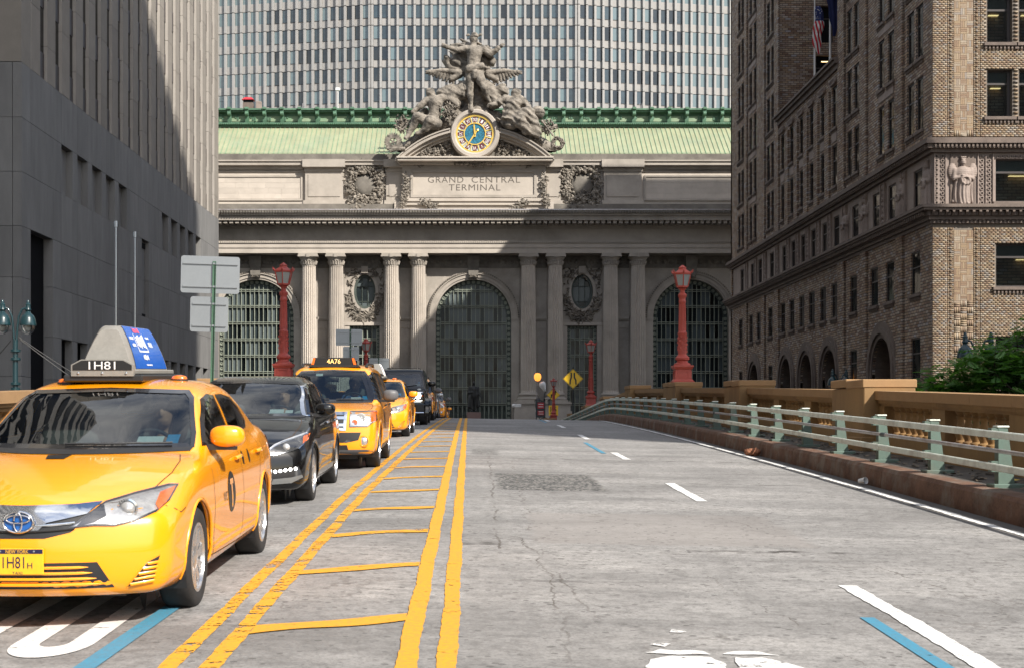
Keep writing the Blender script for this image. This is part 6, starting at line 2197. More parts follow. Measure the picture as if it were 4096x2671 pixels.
 for s in (-1, 1):
  def wing(x, y, z, s=s):
   cxw = 0.0
   def K(px, py, d=0.0):
    p = k1(605 + s * (605 - px) * -1, py, d) if s > 0 else k1(px, py, d)
    return p
   def W(px, py, d):
    return k1(px, py, d) if s < 0 else k1(1210 - px, py + 4, d)
   f = capsule(x, y, z, W(430, 610, .6), W(230, 590, .5), .36, .26)
   f = smin(f, capsule(x, y, z, W(230, 590, .5), W(10, 600, .4), .26, .06), 0.1)
   f = smin(f, capsule(x, y, z, W(430, 640, .7), W(330, 690, .7), .40, .34), 0.15)
   for i in range(9):
    t = i / 8
    a = W(60 + 300 * t, 605 + 25 * t, .5 + .2 * t); b_ = W(20 + 300 * t + 30 * t, 620 + 125 * t, .55 + .25 * t)
    f = smin(f, capsule(x, y, z, a, b_, .24, .15), 0.05)
   return f
  lo = (gx(423), PY - 1.6, gz(88)) if s < 0 else (gx(480), PY - 1.6, gz(88))
  hi = (gx(468), PY + 1.2, gz(68)) if s < 0 else (gx(525), PY + 1.2, gz(68))
  build("wing", wing, lo, hi, 0.07)
 def mound(x, y, z):
  f = capsule(x, y, z, k1(610, 1180, 3.0), k1(640, 760, 1.5), 2.3, 1.0)
  f = smin(f, capsule(x, y, z, k2(740, 690, 2.0), k2(420, 860, 1.8), 1.3, 1.1), 0.5)
  f = smin(f, capsule(x, y, z, k2(800, 690, 2.0), k2(1150, 860, 1.8), 1.3, 1.1), 0.5)
  f = smin(f, capsule(x, y, z, k2(420, 860, 1.6), k2(220, 960, 1.6), 1.0, .7), 0.5)
  f = smin(f, capsule(x, y, z, k2(1150, 860, 1.6), k2(1360, 960, 1.6), 1.0, .7), 0.5)
  for (px, py, r) in ((560, 545, .75), (620, 540, .8), (600, 620, .8), (680, 520, .8), (900, 540, .75), (980, 520, .62), (930, 600, .7), (520, 540, .5), (860, 500, .7), (590, 700, .7), (560, 760, .6), (380, 700, .5)):
   f = smin(f, ellip(x, y, z, k2(px, py, .9), (r * 1.3, r * 1.2, r * 1.3)), 0.18)
  return f + wobble(x, y, z, 4.2, 0.10, 1.0) + wobble(x, y, z, 10.0, 0.03, 2.0)
 build("carved_mound", mound, (gx(392), PY - 2.4, gz(152)), (gx(560), PY + 5.6, gz(80)), 0.14)
 her = body([((432, 552), 32, (438, 560), 30), ((440, 575), 20, (448, 595), 22), ((410, 612), 30, (470, 622), 46), ((520, 590), 30, (470, 622), 46), ((470, 630), 52, (466, 700), 40), ((466, 700), 40, (455, 770), 46),
    ((405, 612), 27, (352, 655, -.2), 22), ((352, 655, -.2), 20, (312, 690, -.3), 15), ((312, 690, -.3), 16, (300, 700, -.3), 16),
    ((525, 588), 26, (590, 600, .1), 22), ((590, 600, .1), 20, (640, 640, .0), 16),
    ((430, 775), 40, (335, 745, -.6), 34), ((335, 745, -.6), 32, (300, 810, -.3), 26), ((300, 810, -.3), 24, (262, 880, -.3), 16), ((262, 885, -.3), 15, (245, 905, -.6), 14),
    ((480, 785), 40, (430, 775, -.9), 34), ((430, 775, -.9), 32, (400, 830, -.6), 26), ((400, 830, -.6), 22, (350, 865, -.5), 15), ((350, 865, -.5), 14, (330, 870, -.7), 13)], k2, s2)
 def hercules(x, y, z):
  f = her(x, y, z)
  f = smin(f, ellip(x, y, z, k2(428, 532), (0.48, 0.46, 0.30)), 0.08)
  f = smin(f, ellip(x, y, z, k2(455, 582, -.25), (0.26, 0.3, 0.26)), 0.08)
  f = smin(f, ellip(x, y, z, k2(440, 800, -.2), (1.0, 0.8, 0.55)), 0.2)
  return f + wobble(x, y, z, 8.0, 0.02, .5)
 build("seated_man", hercules, (gx(403), PY - 2.9, gz(146)), (gx(462), PY + 1.4, gz(88)), 0.085)
 mn = body([((1090, 555), 34, (1088, 575), 30), ((1085, 590), 22, (1075, 610), 24), ((1010, 600), 34, (1065, 640), 52), ((1140, 620), 34, (1065, 640), 52), ((1065, 650), 56, (1050, 720), 54), ((1050, 720), 54, (1040, 770), 60),
   ((1010, 600), 28, (960, 625, -.2), 24), ((960, 625, -.2), 22, (900, 650, -.4), 17), ((900, 650, -.4), 14, (880, 655, -.45), 15),
   ((1145, 615), 26, (1185, 665, -.1), 22), ((1185, 665, -.1), 20, (1130, 590, -.3), 15),
   ((1050, 765), 56, (1180, 715, -.6), 46), ((1180, 715, -.6), 46, (1225, 800, -.4), 42), ((1225, 800, -.4), 42, (1255, 865, -.3), 30),
   ((1040, 780), 52, (1120, 770, -.8), 46), ((1120, 770, -.8), 44, (1170, 840, -.6), 36), ((1170, 840, -.6), 34, (1240, 865, -.5), 20)], k2, s2)
 def minerva(x, y, z):
  f = mn(x, y, z)
  f = smin(f, ellip(x, y, z, k2(1095, 545), (0.56, 0.52, 0.36)), 0.08)
  f = smin(f, ellip(x, y, z, k2(1060, 760, -.5), (1.6, 0.7, 0.22)), 0.12)
  for i in range(7):
   f = smin(f, capsule(x, y, z, k2(1150 + 12 * i, 720 + 6 * i, -.75), k2(1175 + 16 * i, 830 + 5 * i, -.55), .16, .12), 0.10)
  for i in range(5):
   f = smin(f, capsule(x, y, z, k2(1000 + 18 * i, 640, -.35), k2(990 + 26 * i, 760, -.4), .14, .12), 0.10)
  return f + 0.05 * np.sin((x * .6 + z) * 9 + np.sin(x * 4)) * (z < gz(105)) + wobble(x, y, z, 7.0, 0.02, 1.5)
 build("reclining_woman", minerva, (gx(486), PY - 2.9, gz(146)), (gx(543), PY + 1.4, gz(90)), 0.085)
 g = MB()
 c = k2(148, 930, -.1)
 g.lathe([(0.40, 0.0), (0.40, -0.3), (0.85, -0.3), (0.85, 0.0)], c, 28, 'y', cap=False)
 for i in range(22):
  t = 2 * math.pi * i / 22
  g.cbox((c[0] + .92 * math.cos(t), c[1] - .15, c[2] + .92 * math.sin(t)), (.16, .3, .16))
 for i in range(5):
  t = 2 * math.pi * i / 5
  g.tube([(c[0], c[1] - .15, c[2]), (c[0] + .5 * math.cos(t), c[1] - .15, c[2] + .5 * math.sin(t))], .09, 6)
 g.build("cogwheel", M['carved'], sg, True, 40).location = -L
 a = MB()
 for (p, q, r) in (((100, 980, -.3), (240, 985, -.3), .22), ((120, 1000, -.3), (220, 960, -.2), .25), ((200, 860, .1), (300, 740, -.2), .12), ((180, 800, .6), (260, 760, .6), .45)):
  a.tube([k2(*p), k2(*q)], r, 8)
 a.build("anvil", M['carved'], sg, True, 40).location = -L
 gl = MB(); c = k2(1258, 700, .2)
 gl.lathe([(0.0, -.8), (.45, -.66), (.74, -.3), (.8, 0), (.74, .3), (.45, .66), (0, .8)], c, 18)
 gl.lathe([(.80, -.05), (.86, -.05), (.86, .05), (.80, .05)], c, 18)
 gl.build("globe", M['carved'], sg, True, 40).location = -L
 st = MB(); st.tube([k2(1285, 765, -.3), k2(1375, 885, -.4)], .10, 8); st.tube([k2(1290, 830, .4), k2(1410, 800, .4)], .3, 6)
 st.build("short_staff", M['carved'], sg, True, 40).location = -L
 wr = MB()
 c = k2(1408, 945, -.3)
 rg = random.Random(5)
 for i in range(90):
  t = 2 * math.pi * i / 90 + rg.uniform(-.05, .05)
  r = .58 + rg.uniform(-.16, .16)
  lf(wr, c[0] + r * math.cos(t), c[1] - .1 - rg.uniform(0, .2), c[2] + r * math.sin(t), .4, t + 1.9 + rg.uniform(-.5, .5), .11, .2)
 wr.tube([(c[0] + .58 * math.cos(t * .35), c[1], c[2] + .58 * math.sin(t * .35)) for t in range(19)], .2, 7)
 wr.build("laurel_wreath", M['carved'], sg).location = -L
 hw = MB()
 for i in range(60):
  t = rg.uniform(0, 6.28); r = rg.uniform(0, .9)
  p = k2(570, 700, -.4)
  lf(hw, p[0] + r * math.cos(t), p[1] - .2 * rg.random(), p[2] + 1.1 * r * math.sin(t), rg.uniform(.4, .7), rg.uniform(0, 6.28), .12, .25)
 for i in range(50):
  p = k2(rg.uniform(170, 260), rg.uniform(730, 850), .2)
  lf(hw, p[0], p[1] - .3 * rg.random(), p[2], rg.uniform(.3, .6), rg.uniform(0, 6.28), .12, .25)
 for i in range(50):
  p = k2(rg.uniform(1270, 1380), rg.uniform(760, 880), .3)
  lf(hw, p[0], p[1] - .3 * rg.random(), p[2], rg.uniform(.3, .6), rg.uniform(0, 6.28), .12, .25)
 o = hw.build("carved_leaves", M['carved'], sg); o.location = -L; o["kind"] = "stuff"
build_group()
# ---- bronze statue in front of the middle window
def bronze_statue():
 y = 152.0
 s = y / 1422.0
 x0 = (473.8 - 472) * s
 z0 = CAM_Z + (422 - 411.5) * s
 t = thing("statue", "dark bronze statue of a standing man in a long coat on a reddish plinth", "statue", (x0, y, H0(y)))
 pl = MB()
 pl.bbox(-0.75, 0.75, -0.6, 0.6, 0, z0 - H0(y), 0.03); pl.box(-0.9, 0.9, -0.75, 0.75, 0, 0.4)
 pl.build("plinth", M['plinth_red'], t)
 zb = z0 - H0(y)
 h = 3.35
 def f(x, y_, z):
  z = (z - zb) / h * 1.80
  x = x / h * 1.80; y_ = y_ / h * 1.80
  d = ellip(x, y_, z, (0.0, -.02, 1.66), (0.095, 0.11, 0.13))
  d = smin(d, capsule(x, y_, z, (0, 0, 1.48), (0, 0, 1.58), .07, .06), .04)
  d = smin(d, ellip(x, y_, z, (0, 0, 1.33), (0.235, 0.145, 0.17)), .06)
  d = smin(d, capsule(x, y_, z, (0, 0, 1.30), (0, 0, .95), .19, .21), .08)
  d = smin(d, capsule(x, y_, z, (-.13, .04, 1.0), (-.20, .05, .36), .17, .17), .08)
  d = smin(d, capsule(x, y_, z, (.13, .04, 1.0), (.22, .05, .40), .17, .16), .08)
  for sgn in (-1, 1):
   d = smin(d, capsule(x, y_, z, (sgn * .10, -.03, .9), (sgn * .10, -.05, .1), .11, .075), .03)
   d = smin(d, ellip(x, y_, z, (sgn * .11, -.14, .05), (.06, .14, .06)), .03)
  d = smin(d, capsule(x, y_, z, (-.23, 0, 1.40), (-.30, -.02, 1.12), .085, .075), .05)
  d = smin(d, capsule(x, y_, z, (-.30, -.04, 1.12), (-.08, -.18, 1.14), .07, .05), .03)
  d = smin(d, capsule(x, y_, z, (.23, 0, 1.40), (.30, -.02, 1.08), .085, .075), .05)
  d = smin(d, capsule(x, y_, z, (.30, -.02, 1.08), (.42, -.14, .86), .07, .045), .03)
  d = smin(d, capsule(x, y_, z, (.42, -.14, .86), (.46, -.2, .80), .04, .02), .02)
  return (d + 0.008 * np.sin(x * 45) * (z < 1.0)) * h / 1.8
 P, Q = surfnet(f, (-1.1, -.8, zb - .05), (1.2, .7, zb + h + .15), 0.06, 2)
 obj("figure", make_mesh("figure", P, Q, M['bronze'], True), t)
bronze_statue()
# ---- stone parapets of the viaduct
def balusters_mesh(h, mat):
 p = [(0.085, 0.0), (0.085, 0.05), (0.055, 0.07), (0.06, 0.10), (0.095, 0.20), (0.10, 0.26), (0.085, 0.34), (0.052, 0.44), (0.048, 0.50), (0.075, 0.56), (0.05, 0.60), (0.07, 0.64), (0.085, 0.66), (0.085, 0.70)]
 k = h / 0.70
 return MB().lathe([(r, z * k) for r, z in p], (0, 0, 0), 12).mesh("baluster", mat, True, 45)
def parapet(side, xf, label, y_piers, y0, y1, lamp_y, detail=True):
 ex = 5.86 if side > 0 else -5.36
 P = thing("stone_parapet", label, "parapet", (xf, y0, H(ex, y0) + 0.29))
 L = Vector(P.location)
 base = lambda y: H(ex, y) + 0.29
 X = lambda o: xf + side * o
 def bx(nm, oa, ob, ya, yb, za, zb, mat, bev=0.012, slope_follow=True):
  xa, xb = sorted((X(oa), X(ob)))
  mb = MB()
  if slope_follow:
   vs = []
   for (x, y, z) in ((xa, ya, za), (xb, ya, za), (xb, yb, za), (xa, yb, za), (xa, ya, zb), (xb, ya, zb), (xb, yb, zb), (xa, yb, zb)):
    vs.append((x, y, z + base(y)))
   mb.add(vs, [(0, 3, 2, 1), (4, 5, 6, 7), (0, 1, 5, 4), (1, 2, 6, 5), (2, 3, 7, 6), (3, 0, 4, 7)])
  else:
   b0 = base((ya + yb) / 2)
   mb.bbox(xa, xb, ya, yb, b0 + za, b0 + zb, bev)
  o = mb.build(nm, mat, P); o.location = -L
  return o
 edges = [y0] + [e for p in y_piers for e in (p[0], p[1])] + [y1]
 bal = balusters_mesh(0.50, M['sandstone'])
 for i in range(0, len(edges) - 1, 2):
  a, b_ = edges[i], edges[i + 1]
  if b_ - a < 0.5: continue
  n = max(1, round((b_ - a) / 1.6))
  for k in range(n):
   ya, yb = a + (b_ - a) * k / n + 0.004, a + (b_ - a) * (k + 1) / n - 0.004
   o = bx("coping_stone", 0.0, 0.55, ya, yb, 0.905, 1.06, M['sandstone_top'])
   bx("coping_moulding", 0.05, 0.50, ya, yb, 0.845, 0.905, M['sandstone'])
  bx("plinth_course", 0.04, 0.52, a, b_, -0.1, 0.30, M['sandstone'])
  bx("rail_course", 0.10, 0.46, a, b_, 0.80, 0.845, M['sandstone'])
  nb = max(1, round((b_ - a) / 3.1))
  w = (b_ - a) / nb
  for k in range(nb):
   ya = a + w * k
   bx("die", 0.08, 0.48, ya - (0.0 if k == 0 else 0.30), ya + 0.30, 0.30, 0.80, M['sandstone'])
   if k == nb - 1: bx("die", 0.08, 0.48, ya + w - 0.30, ya + w, 0.30, 0.80, M['sandstone'])
   m = int((w - 0.66) / 0.285)
   for q in range(m):
    y = ya + 0.30 + (w - 0.60) * (q + 0.5) / m
    if not detail and q % 1: continue
    obj("baluster", bal, P, (X(0.27) - L.x, y - L.y, base(y) + 0.30 - L.z))
 for (a, b_) in y_piers:
  big = any(a < l < b_ for l in lamp_y)
  bx("pier", -0.20, 0.72, a, b_, -0.1, 1.10, M['sandstone'], 0.02, False)
  bx("pier_base", -0.25, 0.76, a - 0.05, b_ + 0.05, -0.1, 0.22, M['sandstone'], 0.02, False)
  n = 2
  for k in range(n):
   bx("pier_cap", -0.22, 0.74, a - 0.02 + (b_ - a + .04) * k / n + 0.003, a - 0.02 + (b_ - a + .04) * (k + 1) / n - 0.003, 1.10, 1.25, M['sandstone_top'], 0.015, False)
 return P
RP = [(13.3, 15.5), (25.0, 27.2), (36.6, 38.8), (48.2, 51.2), (62.0, 64.0), (74.5, 76.5), (86.5, 89.5), (101, 103), (133.0, 135.5)]
parapet(1, 7.08, "orange-brown sandstone balustrade parapet along the right side of road", RP, 6.0, 145.0, [49.7, 88.0, 134.2])
parapet(-1, -6.25, "orange-brown sandstone balustrade parapet along the left side of road", [(a - 0.5, b_ - 0.5) for (a, b_) in RP[1:]], 8.0, 145.0, [49.2, 87.5])
# ---- steel guard rail on the right
def guard_rail():
 ex = 5.86
 base = lambda y: H(ex, y) + 0.295
 g = thing("guard_rail", "pale green steel guard rail with tapered posts along the right kerb", "guard rail", (6.2, 8.0, base(8.0)))
 L = Vector(g.location)
 ys = []
 y = 9.4
 while y < 100: ys.append(y); y += 2.47
 post = MB()
 post.add([(-0.02, -0.065, 0.0), (0.18, -0.06, 0.0), (0.09, -0.06, 0.70), (-0.02, -0.065, 0.70), (-0.02, 0.065, 0.0), (0.18, 0.06, 0.0), (0.09, 0.06, 0.70), (-0.02, 0.065, 0.70)],
   [(0, 1, 2, 3), (7, 6, 5, 4), (0, 3, 7, 4), (1, 5, 6, 2), (3, 2, 6, 7), (4, 5, 1, 0)])
 pm = post.mesh("post", M['rail_post'])
 bp = MB().bbox(-0.10, 0.28, -0.13, 0.13, -0.02, 0.04, 0.01).mesh("base_plate", M['rail_post'])
 cap = MB().bbox(-0.04, 0.105, -0.075, 0.075, 0.70, 0.725, 0.006).mesh("post_cap", M['rail_green'])
 br = MB(); br.box(-0.10, -0.02, -0.06, 0.06, 0.56, 0.70); br.box(-0.10, -0.02, -0.06, 0.06, 0.18, 0.31)
 brm = br.mesh("bracket", M['rail_post'])
 for y in ys:
  o = obj("post", pm, g, (6.22 - L.x, y - L.y, base(y) - L.z))
  obj("base_plate", bp, o); obj("post_cap", cap, o); obj("bracket", brm, o)
 ybr = [6.0, 13.9, 21.3, 28.7, 36.1, 43.5, 50.9, 58.3, 64.5, 71.9, 79.3, 86.7, 94.1, 101.5]
 for i in range(len(ybr) - 1):
  a, b_ = ybr[i] + 0.008, ybr[i + 1] - 0.008
  n = max(2, int((b_ - a) / 1.5) + 1)
  for (z0, z1, nm) in ((0.585, 0.672, "top_rail"), (0.205, 0.290, "lower_rail")):
   mb = MB()
   path = [((6.115, a + (b_ - a) * k / (n - 1), base(a + (b_ - a) * k / (n - 1))), (1, 0)) for k in range(n)]
   zc = (z0 + z1) / 2
   mb.sweep([(-0.03, z0 + .012), (-0.018, z0), (0.0, z0), (0.0, z1), (-0.018, z1), (-0.03, z1 - .012)], path)
   o = mb.build(nm, M['rail_green'], g); o.location = -L
  mb = MB()
  mb.tube([(6.16, a + (b_ - a) * k / (n - 1), base(a + (b_ - a) * k / (n - 1)) + 0.435) for k in range(n)], 0.026, 10)
  o = mb.build("pipe_rail", M['galv'], g, True, 50); o.location = -L
  mb = MB(); mb.tube([(6.16, b_ - 0.10, base(b_) + 0.435), (6.16, b_ + 0.10, base(b_) + 0.435)], 0.034, 10)
  o = mb.build("pipe_sleeve", M['dark_steel'] if i % 2 else M['galv'], g, True, 50); o.location = -L
guard_rail()
# ---- red lamp standards
def lamp_proto(mat, label):
 t = thing("red_lamp_post", label, "lamp post", (0, 0, 0), group="red lamp posts on the parapets")
 b = MB()
 def sq(w0, z0, w1, z1):
  b.add([(-w0, -w0, z0), (w0, -w0, z0), (w0, w0, z0), (-w0, w0, z0), (-w1, -w1, z1), (w1, -w1, z1), (w1, w1, z1), (-w1, w1, z1)],
   [(0, 3, 2, 1), (4, 5, 6, 7), (0, 1, 5, 4), (1, 2, 6, 5), (2, 3, 7, 6), (3, 0, 4, 7)])
 sq(0.37, 0.0, 0.37, 0.05); sq(0.35, 0.05, 0.30, 0.12); sq(0.29, 0.12, 0.27, 0.46); sq(0.30, 0.46, 0.34, 0.54); sq(0.345, 0.54, 0.345, 0.60)
 b.build("pedestal", mat, t)
 pn = MB()
 for (dx, dy) in ((0, -1), (0, 1), (1, 0), (-1, 0)):
  cx, cy = dx * 0.28, dy * 0.28
  for (a0, a1, z0, z1) in ((-0.19, 0.19, 0.17, 0.21), (-0.19, 0.19, 0.38, 0.42), (-0.19, -0.15, 0.21, 0.38), (0.15, 0.19, 0.21, 0.38)):
   if dx == 0: pn.box(a0, a1, cy - 0.02, cy + 0.02, z0, z1)
   else: pn.box(cx - 0.02, cx + 0.02, a0, a1, z0, z1)
 o = pn.build("panel_moulding", mat, t)
 s = MB()
 s.lathe([(0.30, 0.60), (0.28, 0.66), (0.20, 0.70), (0.18, 0.76), (0.24, 0.80), (0.25, 0.86), (0.20, 0.92), (0.155, 0.96), (0.150, 1.0), (0.158, 1.12), (0.150, 1.66), (0.165, 1.69), (0.165, 1.73), (0.135, 1.76),
   (0.130, 1.80), (0.108, 2.75), (0.130, 2.78), (0.130, 2.84), (0.112, 2.88), (0.115, 2.93), (0.145, 2.98), (0.155, 3.05), (0.12, 3.09), (0.09, 3.12), (0.085, 3.20), (0.11, 3.24), (0.16, 3.28)], (0, 0, 0), 20)
 s.build("shaft", mat, t, True, 40)
 fl = MB()
 for i in range(14):
  a = 2 * math.pi * i / 14
  fl.tube([(0.128 * math.cos(a), 0.128 * math.sin(a), 1.82), (0.108 * math.cos(a), 0.108 * math.sin(a), 2.72)], 0.012, 5)
 for i in range(30):
  a = i * 2.4
  fl.cbox((0.155 * math.cos(a), 0.155 * math.sin(a), 1.08 + 0.56 * i / 30), (0.05, 0.05, 0.07))
 o = fl.build("cast_ornament", mat, t); o["kind"] = "stuff"
 n = 6
 def hexp(r, z): return [(r * math.cos(2 * math.pi * (i + .5) / n), r * math.sin(2 * math.pi * (i + .5) / n), z) for i in range(n)]
 lb = MB()
 for (r0, z0, r1, z1) in ((0.10, 3.26, 0.215, 3.31), (0.215, 3.31, 0.215, 3.36), (0.32, 3.74, 0.335, 3.77), (0.335, 3.77, 0.335, 3.81), (0.335, 3.81, 0.15, 3.93), (0.15, 3.93, 0.13, 3.98), (0.15, 3.98, 0.15, 4.00), (0.15, 4.00, 0.02, 4.09)):
  A, B_ = hexp(r0, z0), hexp(r1, z1)
  lb.add(A + B_, [(i, (i + 1) % n, n + (i + 1) % n, n + i) for i in range(n)] + [tuple(range(n - 1, -1, -1)), tuple(range(n, 2 * n))])
 A, B_ = hexp(0.212, 3.34), hexp(0.312, 3.76)
 for i in range(n):
  lb.tube([A[i], B_[i]], 0.02, 5)
 C_ = hexp(0.33, 3.80)
 for i in range(n):
  p = Vector(C_[i]); d = Vector((p.x, p.y, 0)).normalized()
  lb.tube([p, p + d * 0.05 + Vector((0, 0, .05)), p + d * 0.07 + Vector((0, 0, 0.13))], [0.035, 0.03, 0.006], 6)
 lb.build("lantern_frame", mat, t)
 gl = MB()
 A, B_ = hexp(0.20, 3.36), hexp(0.30, 3.75)
 gl.add(A + B_, [(i, (i + 1) % n, n + (i + 1) % n, n + i) for i in range(n)])
 gl.build("lantern_glass", M['lamp_glass'], t)
 return t
la = lamp_proto(M['red_sunlit'], "large bright red lamp post on the right parapet, nearest on that side")
la.location = (7.08 + 0.27, 49.7, H(5.86, 49.7) + 0.29 + 1.25)
lb_ = lamp_proto(M['red_paint'], "large dark red lamp post on the left parapet beside taxis")
lb_.location = (-6.25 - 0.27, 49.2, H(-5.36, 49.2) + 0.29 + 1.25)
for (x, y, lab, onp) in ((7.35, 88.0, "red lamp post on right parapet behind the diamond lane-narrows sign", True), (-6.52, 87.5, "red lamp post on left parapet half hidden by grey sign panel", True), (7.7, 134.2, "small red lamp post behind the yellow double-bend sign", True)):
 c = copy_tree(lb_)
 c.location = (x, y, H(5.86 if x > 0 else -5.36, y) + 0.29 + 1.25)
 c["label"] = lab
 if y > 100:
  c.location.z = CAM_Z + (422 - 418.0) * y / 1422.0 - 0.25
# ---- teal twin lamps at street level
def teal_lamp(x, y, ztop, label, rot=0.0):
 t = thing("twin_street_lamp", label, "street lamp", (x, y, STREET_Z), rot, "teal twin-arm street lamps")
 zt = ztop - STREET_Z
 p = MB()
 p.lathe([(0.16, 0), (0.16, 0.5), (0.11, 0.6), (0.095, zt - 1.3)], (0, 0, 0), 12)
 for z in (zt - 2.05, zt - 1.75, zt - 3.15, zt - 2.95):
  p.lathe([(0.13, z), (0.19, z + 0.02), (0.19, z + 0.10), (0.13, z + 0.12)], (0, 0, 0), 14)
 p.build("post", M['lamp_teal'], t, True, 40)
 for s in (-1, 1):
  a = MB()
  a.tube([(0.03 * s, 0, zt - 1.5), (0.07 * s, 0, zt - 0.9), (0.12 * s, 0, zt - 0.45), (0.24 * s, 0, zt - 0.18), (0.38 * s, 0, zt - 0.12), (0.45 * s, 0, zt - 0.14)], 0.04, 8)
  a.build("arm", M['lamp_teal'], t, True, 60)
  h = MB()
  cx = 0.45 * s
  h.lathe([(0.03, zt + 0.16), (0.06, zt + 0.10), (0.06, zt + 0.04), (0.10, zt + 0.0), (0.085, zt - 0.12), (0.12, zt - 0.2), (0.075, zt - 0.26), (0.12, zt - 0.33), (0.20, zt - 0.40), (0.26, zt - 0.52), (0.285, zt - 0.66), (0.295, zt - 0.70), (0.295, zt - 0.77), (0.26, zt - 0.78)], (cx, 0, 0), 24)
  h.build("lamp_head", M['lamp_teal'], t, True, 40)
  g = MB(); g.lathe([(0.25, zt - 0.78), (0.24, zt - 0.88), (0.19, zt - 1.0), (0.09, zt - 1.08), (0.0, zt - 1.10)], (cx, 0, 0), 20, cap=False)
  g.build("glass_globe", M['globe'], t, True)
  i = MB(); i.lathe([(0.10, zt - 0.78), (0.08, zt - 0.95), (0, zt - 0.97)], (cx, 0, 0), 12); i.build("bulb", M['globe_inner'], t, True)
 return t
teal_lamp(-16.7, 52.0, CAM_Z + (422 - 304) * 52.0 / 1422, "teal twin-headed street lamp before the granite wall at far left", R(8))
teal_lamp(18.5, 52.0, CAM_Z + (422 - 336) * 52.0 / 1422, "teal twin-headed street lamp rising out of green leaves", R(-12))
teal_lamp(20.8, 80.5, CAM_Z + (422 - 371) * 80.5 / 1422, "teal twin-headed street lamp mostly hidden behind the right parapet", R(20))
def wires():
 y = 52.0
 s = y / 1422
 P = lambda u, v: ((u - 472) * s, y, CAM_Z + (422 - v) * s)
 mb = MB()
 for (a, b_) in (((19, 337), (200, 430)), ((20, 339), (200, 445)), ((11, 340), (-60, 395))):
  p, q = Vector(P(*a)), Vector(P(*b_))
  pts = [p.lerp(q, t / 10) - Vector((0, 0, 0.35 * math.sin(math.pi * t / 10))) for t in range(11)]
  mb.tube(pts, 0.018, 5)
  o = mb.build("overhead_wire", M['sign_black'])
  set_props(o, {19: "upper black wire sloping down from the left teal lamp", 20: "lower black wire sloping down from the left teal lamp", 11: "black wire running left from the teal lamp"}[a[0]], "wire", "wires at the left teal lamp")
  mb = MB()
wires()
# ---- traffic signs
def back_sign(name, label, x, y, panels, ptop, post_u=None, mat=None, tilt=0.0):
 s = y / 1422
 zb = H(-5.36, y) + 0.29
 t = thing("road_sign", label, "road sign", (x, y, zb), 0.0, "road signs on the left seen from behind")
 t.rotation_euler = (0, tilt, R(7))
 post = MB()
 for d in (-0.035, 0.035):
  post.box(d - 0.004, d + 0.004, -0.03, 0.03, 0, ptop - zb)
 post.box(-0.035, 0.035, 0.02, 0.028, 0, ptop - zb)
 post.build("post", M['sign_post'], t)
 for (u0, u1, v0, v1) in panels:
  x0, x1 = (u0 - 472) * s - x, (u1 - 472) * s - x
  z0, z1 = CAM_Z + (422 - v1) * s - zb, CAM_Z + (422 - v0) * s - zb
  m = MB()
  r = min(0.06, (z1 - z0) * .15)
  pts = []
  for (cx, cz, a0) in ((x1 - r, z1 - r, 0), (x0 + r, z1 - r, 90), (x0 + r, z0 + r, 180), (x1 - r, z0 + r, 270)):
   for k in range(5):
    a = R(a0 + 22.5 * k)
    pts.append((cx + r * math.cos(a), cz + r * math.sin(a)))
  m.prism(pts, 'y', 0.034, 0.040)
  o = m.build("sign_panel", M['sign_back'], t)
  if z1 - z0 > 0.3:
   for zz in (z0 + (z1 - z0) * .18, z1 - (z1 - z0) * .2):
    MB().box(x0 + 0.05, x1 - 0.05, 0.0, 0.034, zz - 0.022, zz + 0.022).build("stiffener", M['sign_back'], o)
 return t
back_sign("road_sign", "nearest grey sign backs, two panels on a green post before granite wall", -6.15, 33.5, [(178, 236, 256, 293), (188, 225.5, 296.5, 331.5)], CAM_Z + (422 - 261) * 33.5 / 1422, tilt=R(1.2))
back_sign("road_sign", "grey sign backs, two panels standing behind the yellow taxi roof sign", -6.38, 74.6, [(335.7, 362.2, 328.8, 345), (343, 359, 346, 360)], CAM_Z + (422 - 327) * 74.6 / 1422)
back_sign("road_sign", "farthest grey sign back low above the black off-roader", -6.5, 99.0, [(369, 389, 357.4, 371)], CAM_Z + (422 - 357) * 99.0 / 1422)
def diamond(x, y, zc, half, label, draw, post_top=0.0, extra=None):
 zb = H(5.86, y) + 0.29 if x < 7.2 and y < 120 else H0(y)
 t = thing("warning_sign", label, "road sign", (x, y, zb), 0.0, "yellow warning signs on the right")
 MB().tube([(0, 0.03, 0), (0, 0.03, zc - zb + half + post_top)], 0.045, 8).build("post", M['dark_steel'], t)
 z = zc - zb
 b = MB(); b.prism([(0, z + half), (half, z), (0, z - half), (-half, z)], 'y', -0.03, -0.02)
 p = b.build("sign_panel", M['sign_yellow'], t)
 h2, h3 = half * 0.965, half * 0.925
 e = MB()
 o4 = [(0, h2), (h2, 0), (0, -h2), (-h2, 0)]; i4 = [(0, h3), (h3, 0), (0, -h3), (-h3, 0)]
 for k in range(4):
  a, b_, c, d = o4[k], o4[(k + 1) % 4], i4[(k + 1) % 4], i4[k]
  e.add([(q[0], -0.034, z + q[1]) for q in (a, b_, c, d)], [(0, 1, 2, 3)])
 e.build("border", M['sign_black'], p)
 g = MB()
 for poly in draw:
  g.add([(q[0] * half, -0.035, z + q[1] * half) for q in poly], [tuple(range(len(poly)))])
 g.build("symbol", M['sign_black'], p)
 if extra: extra(t, z)
 return t
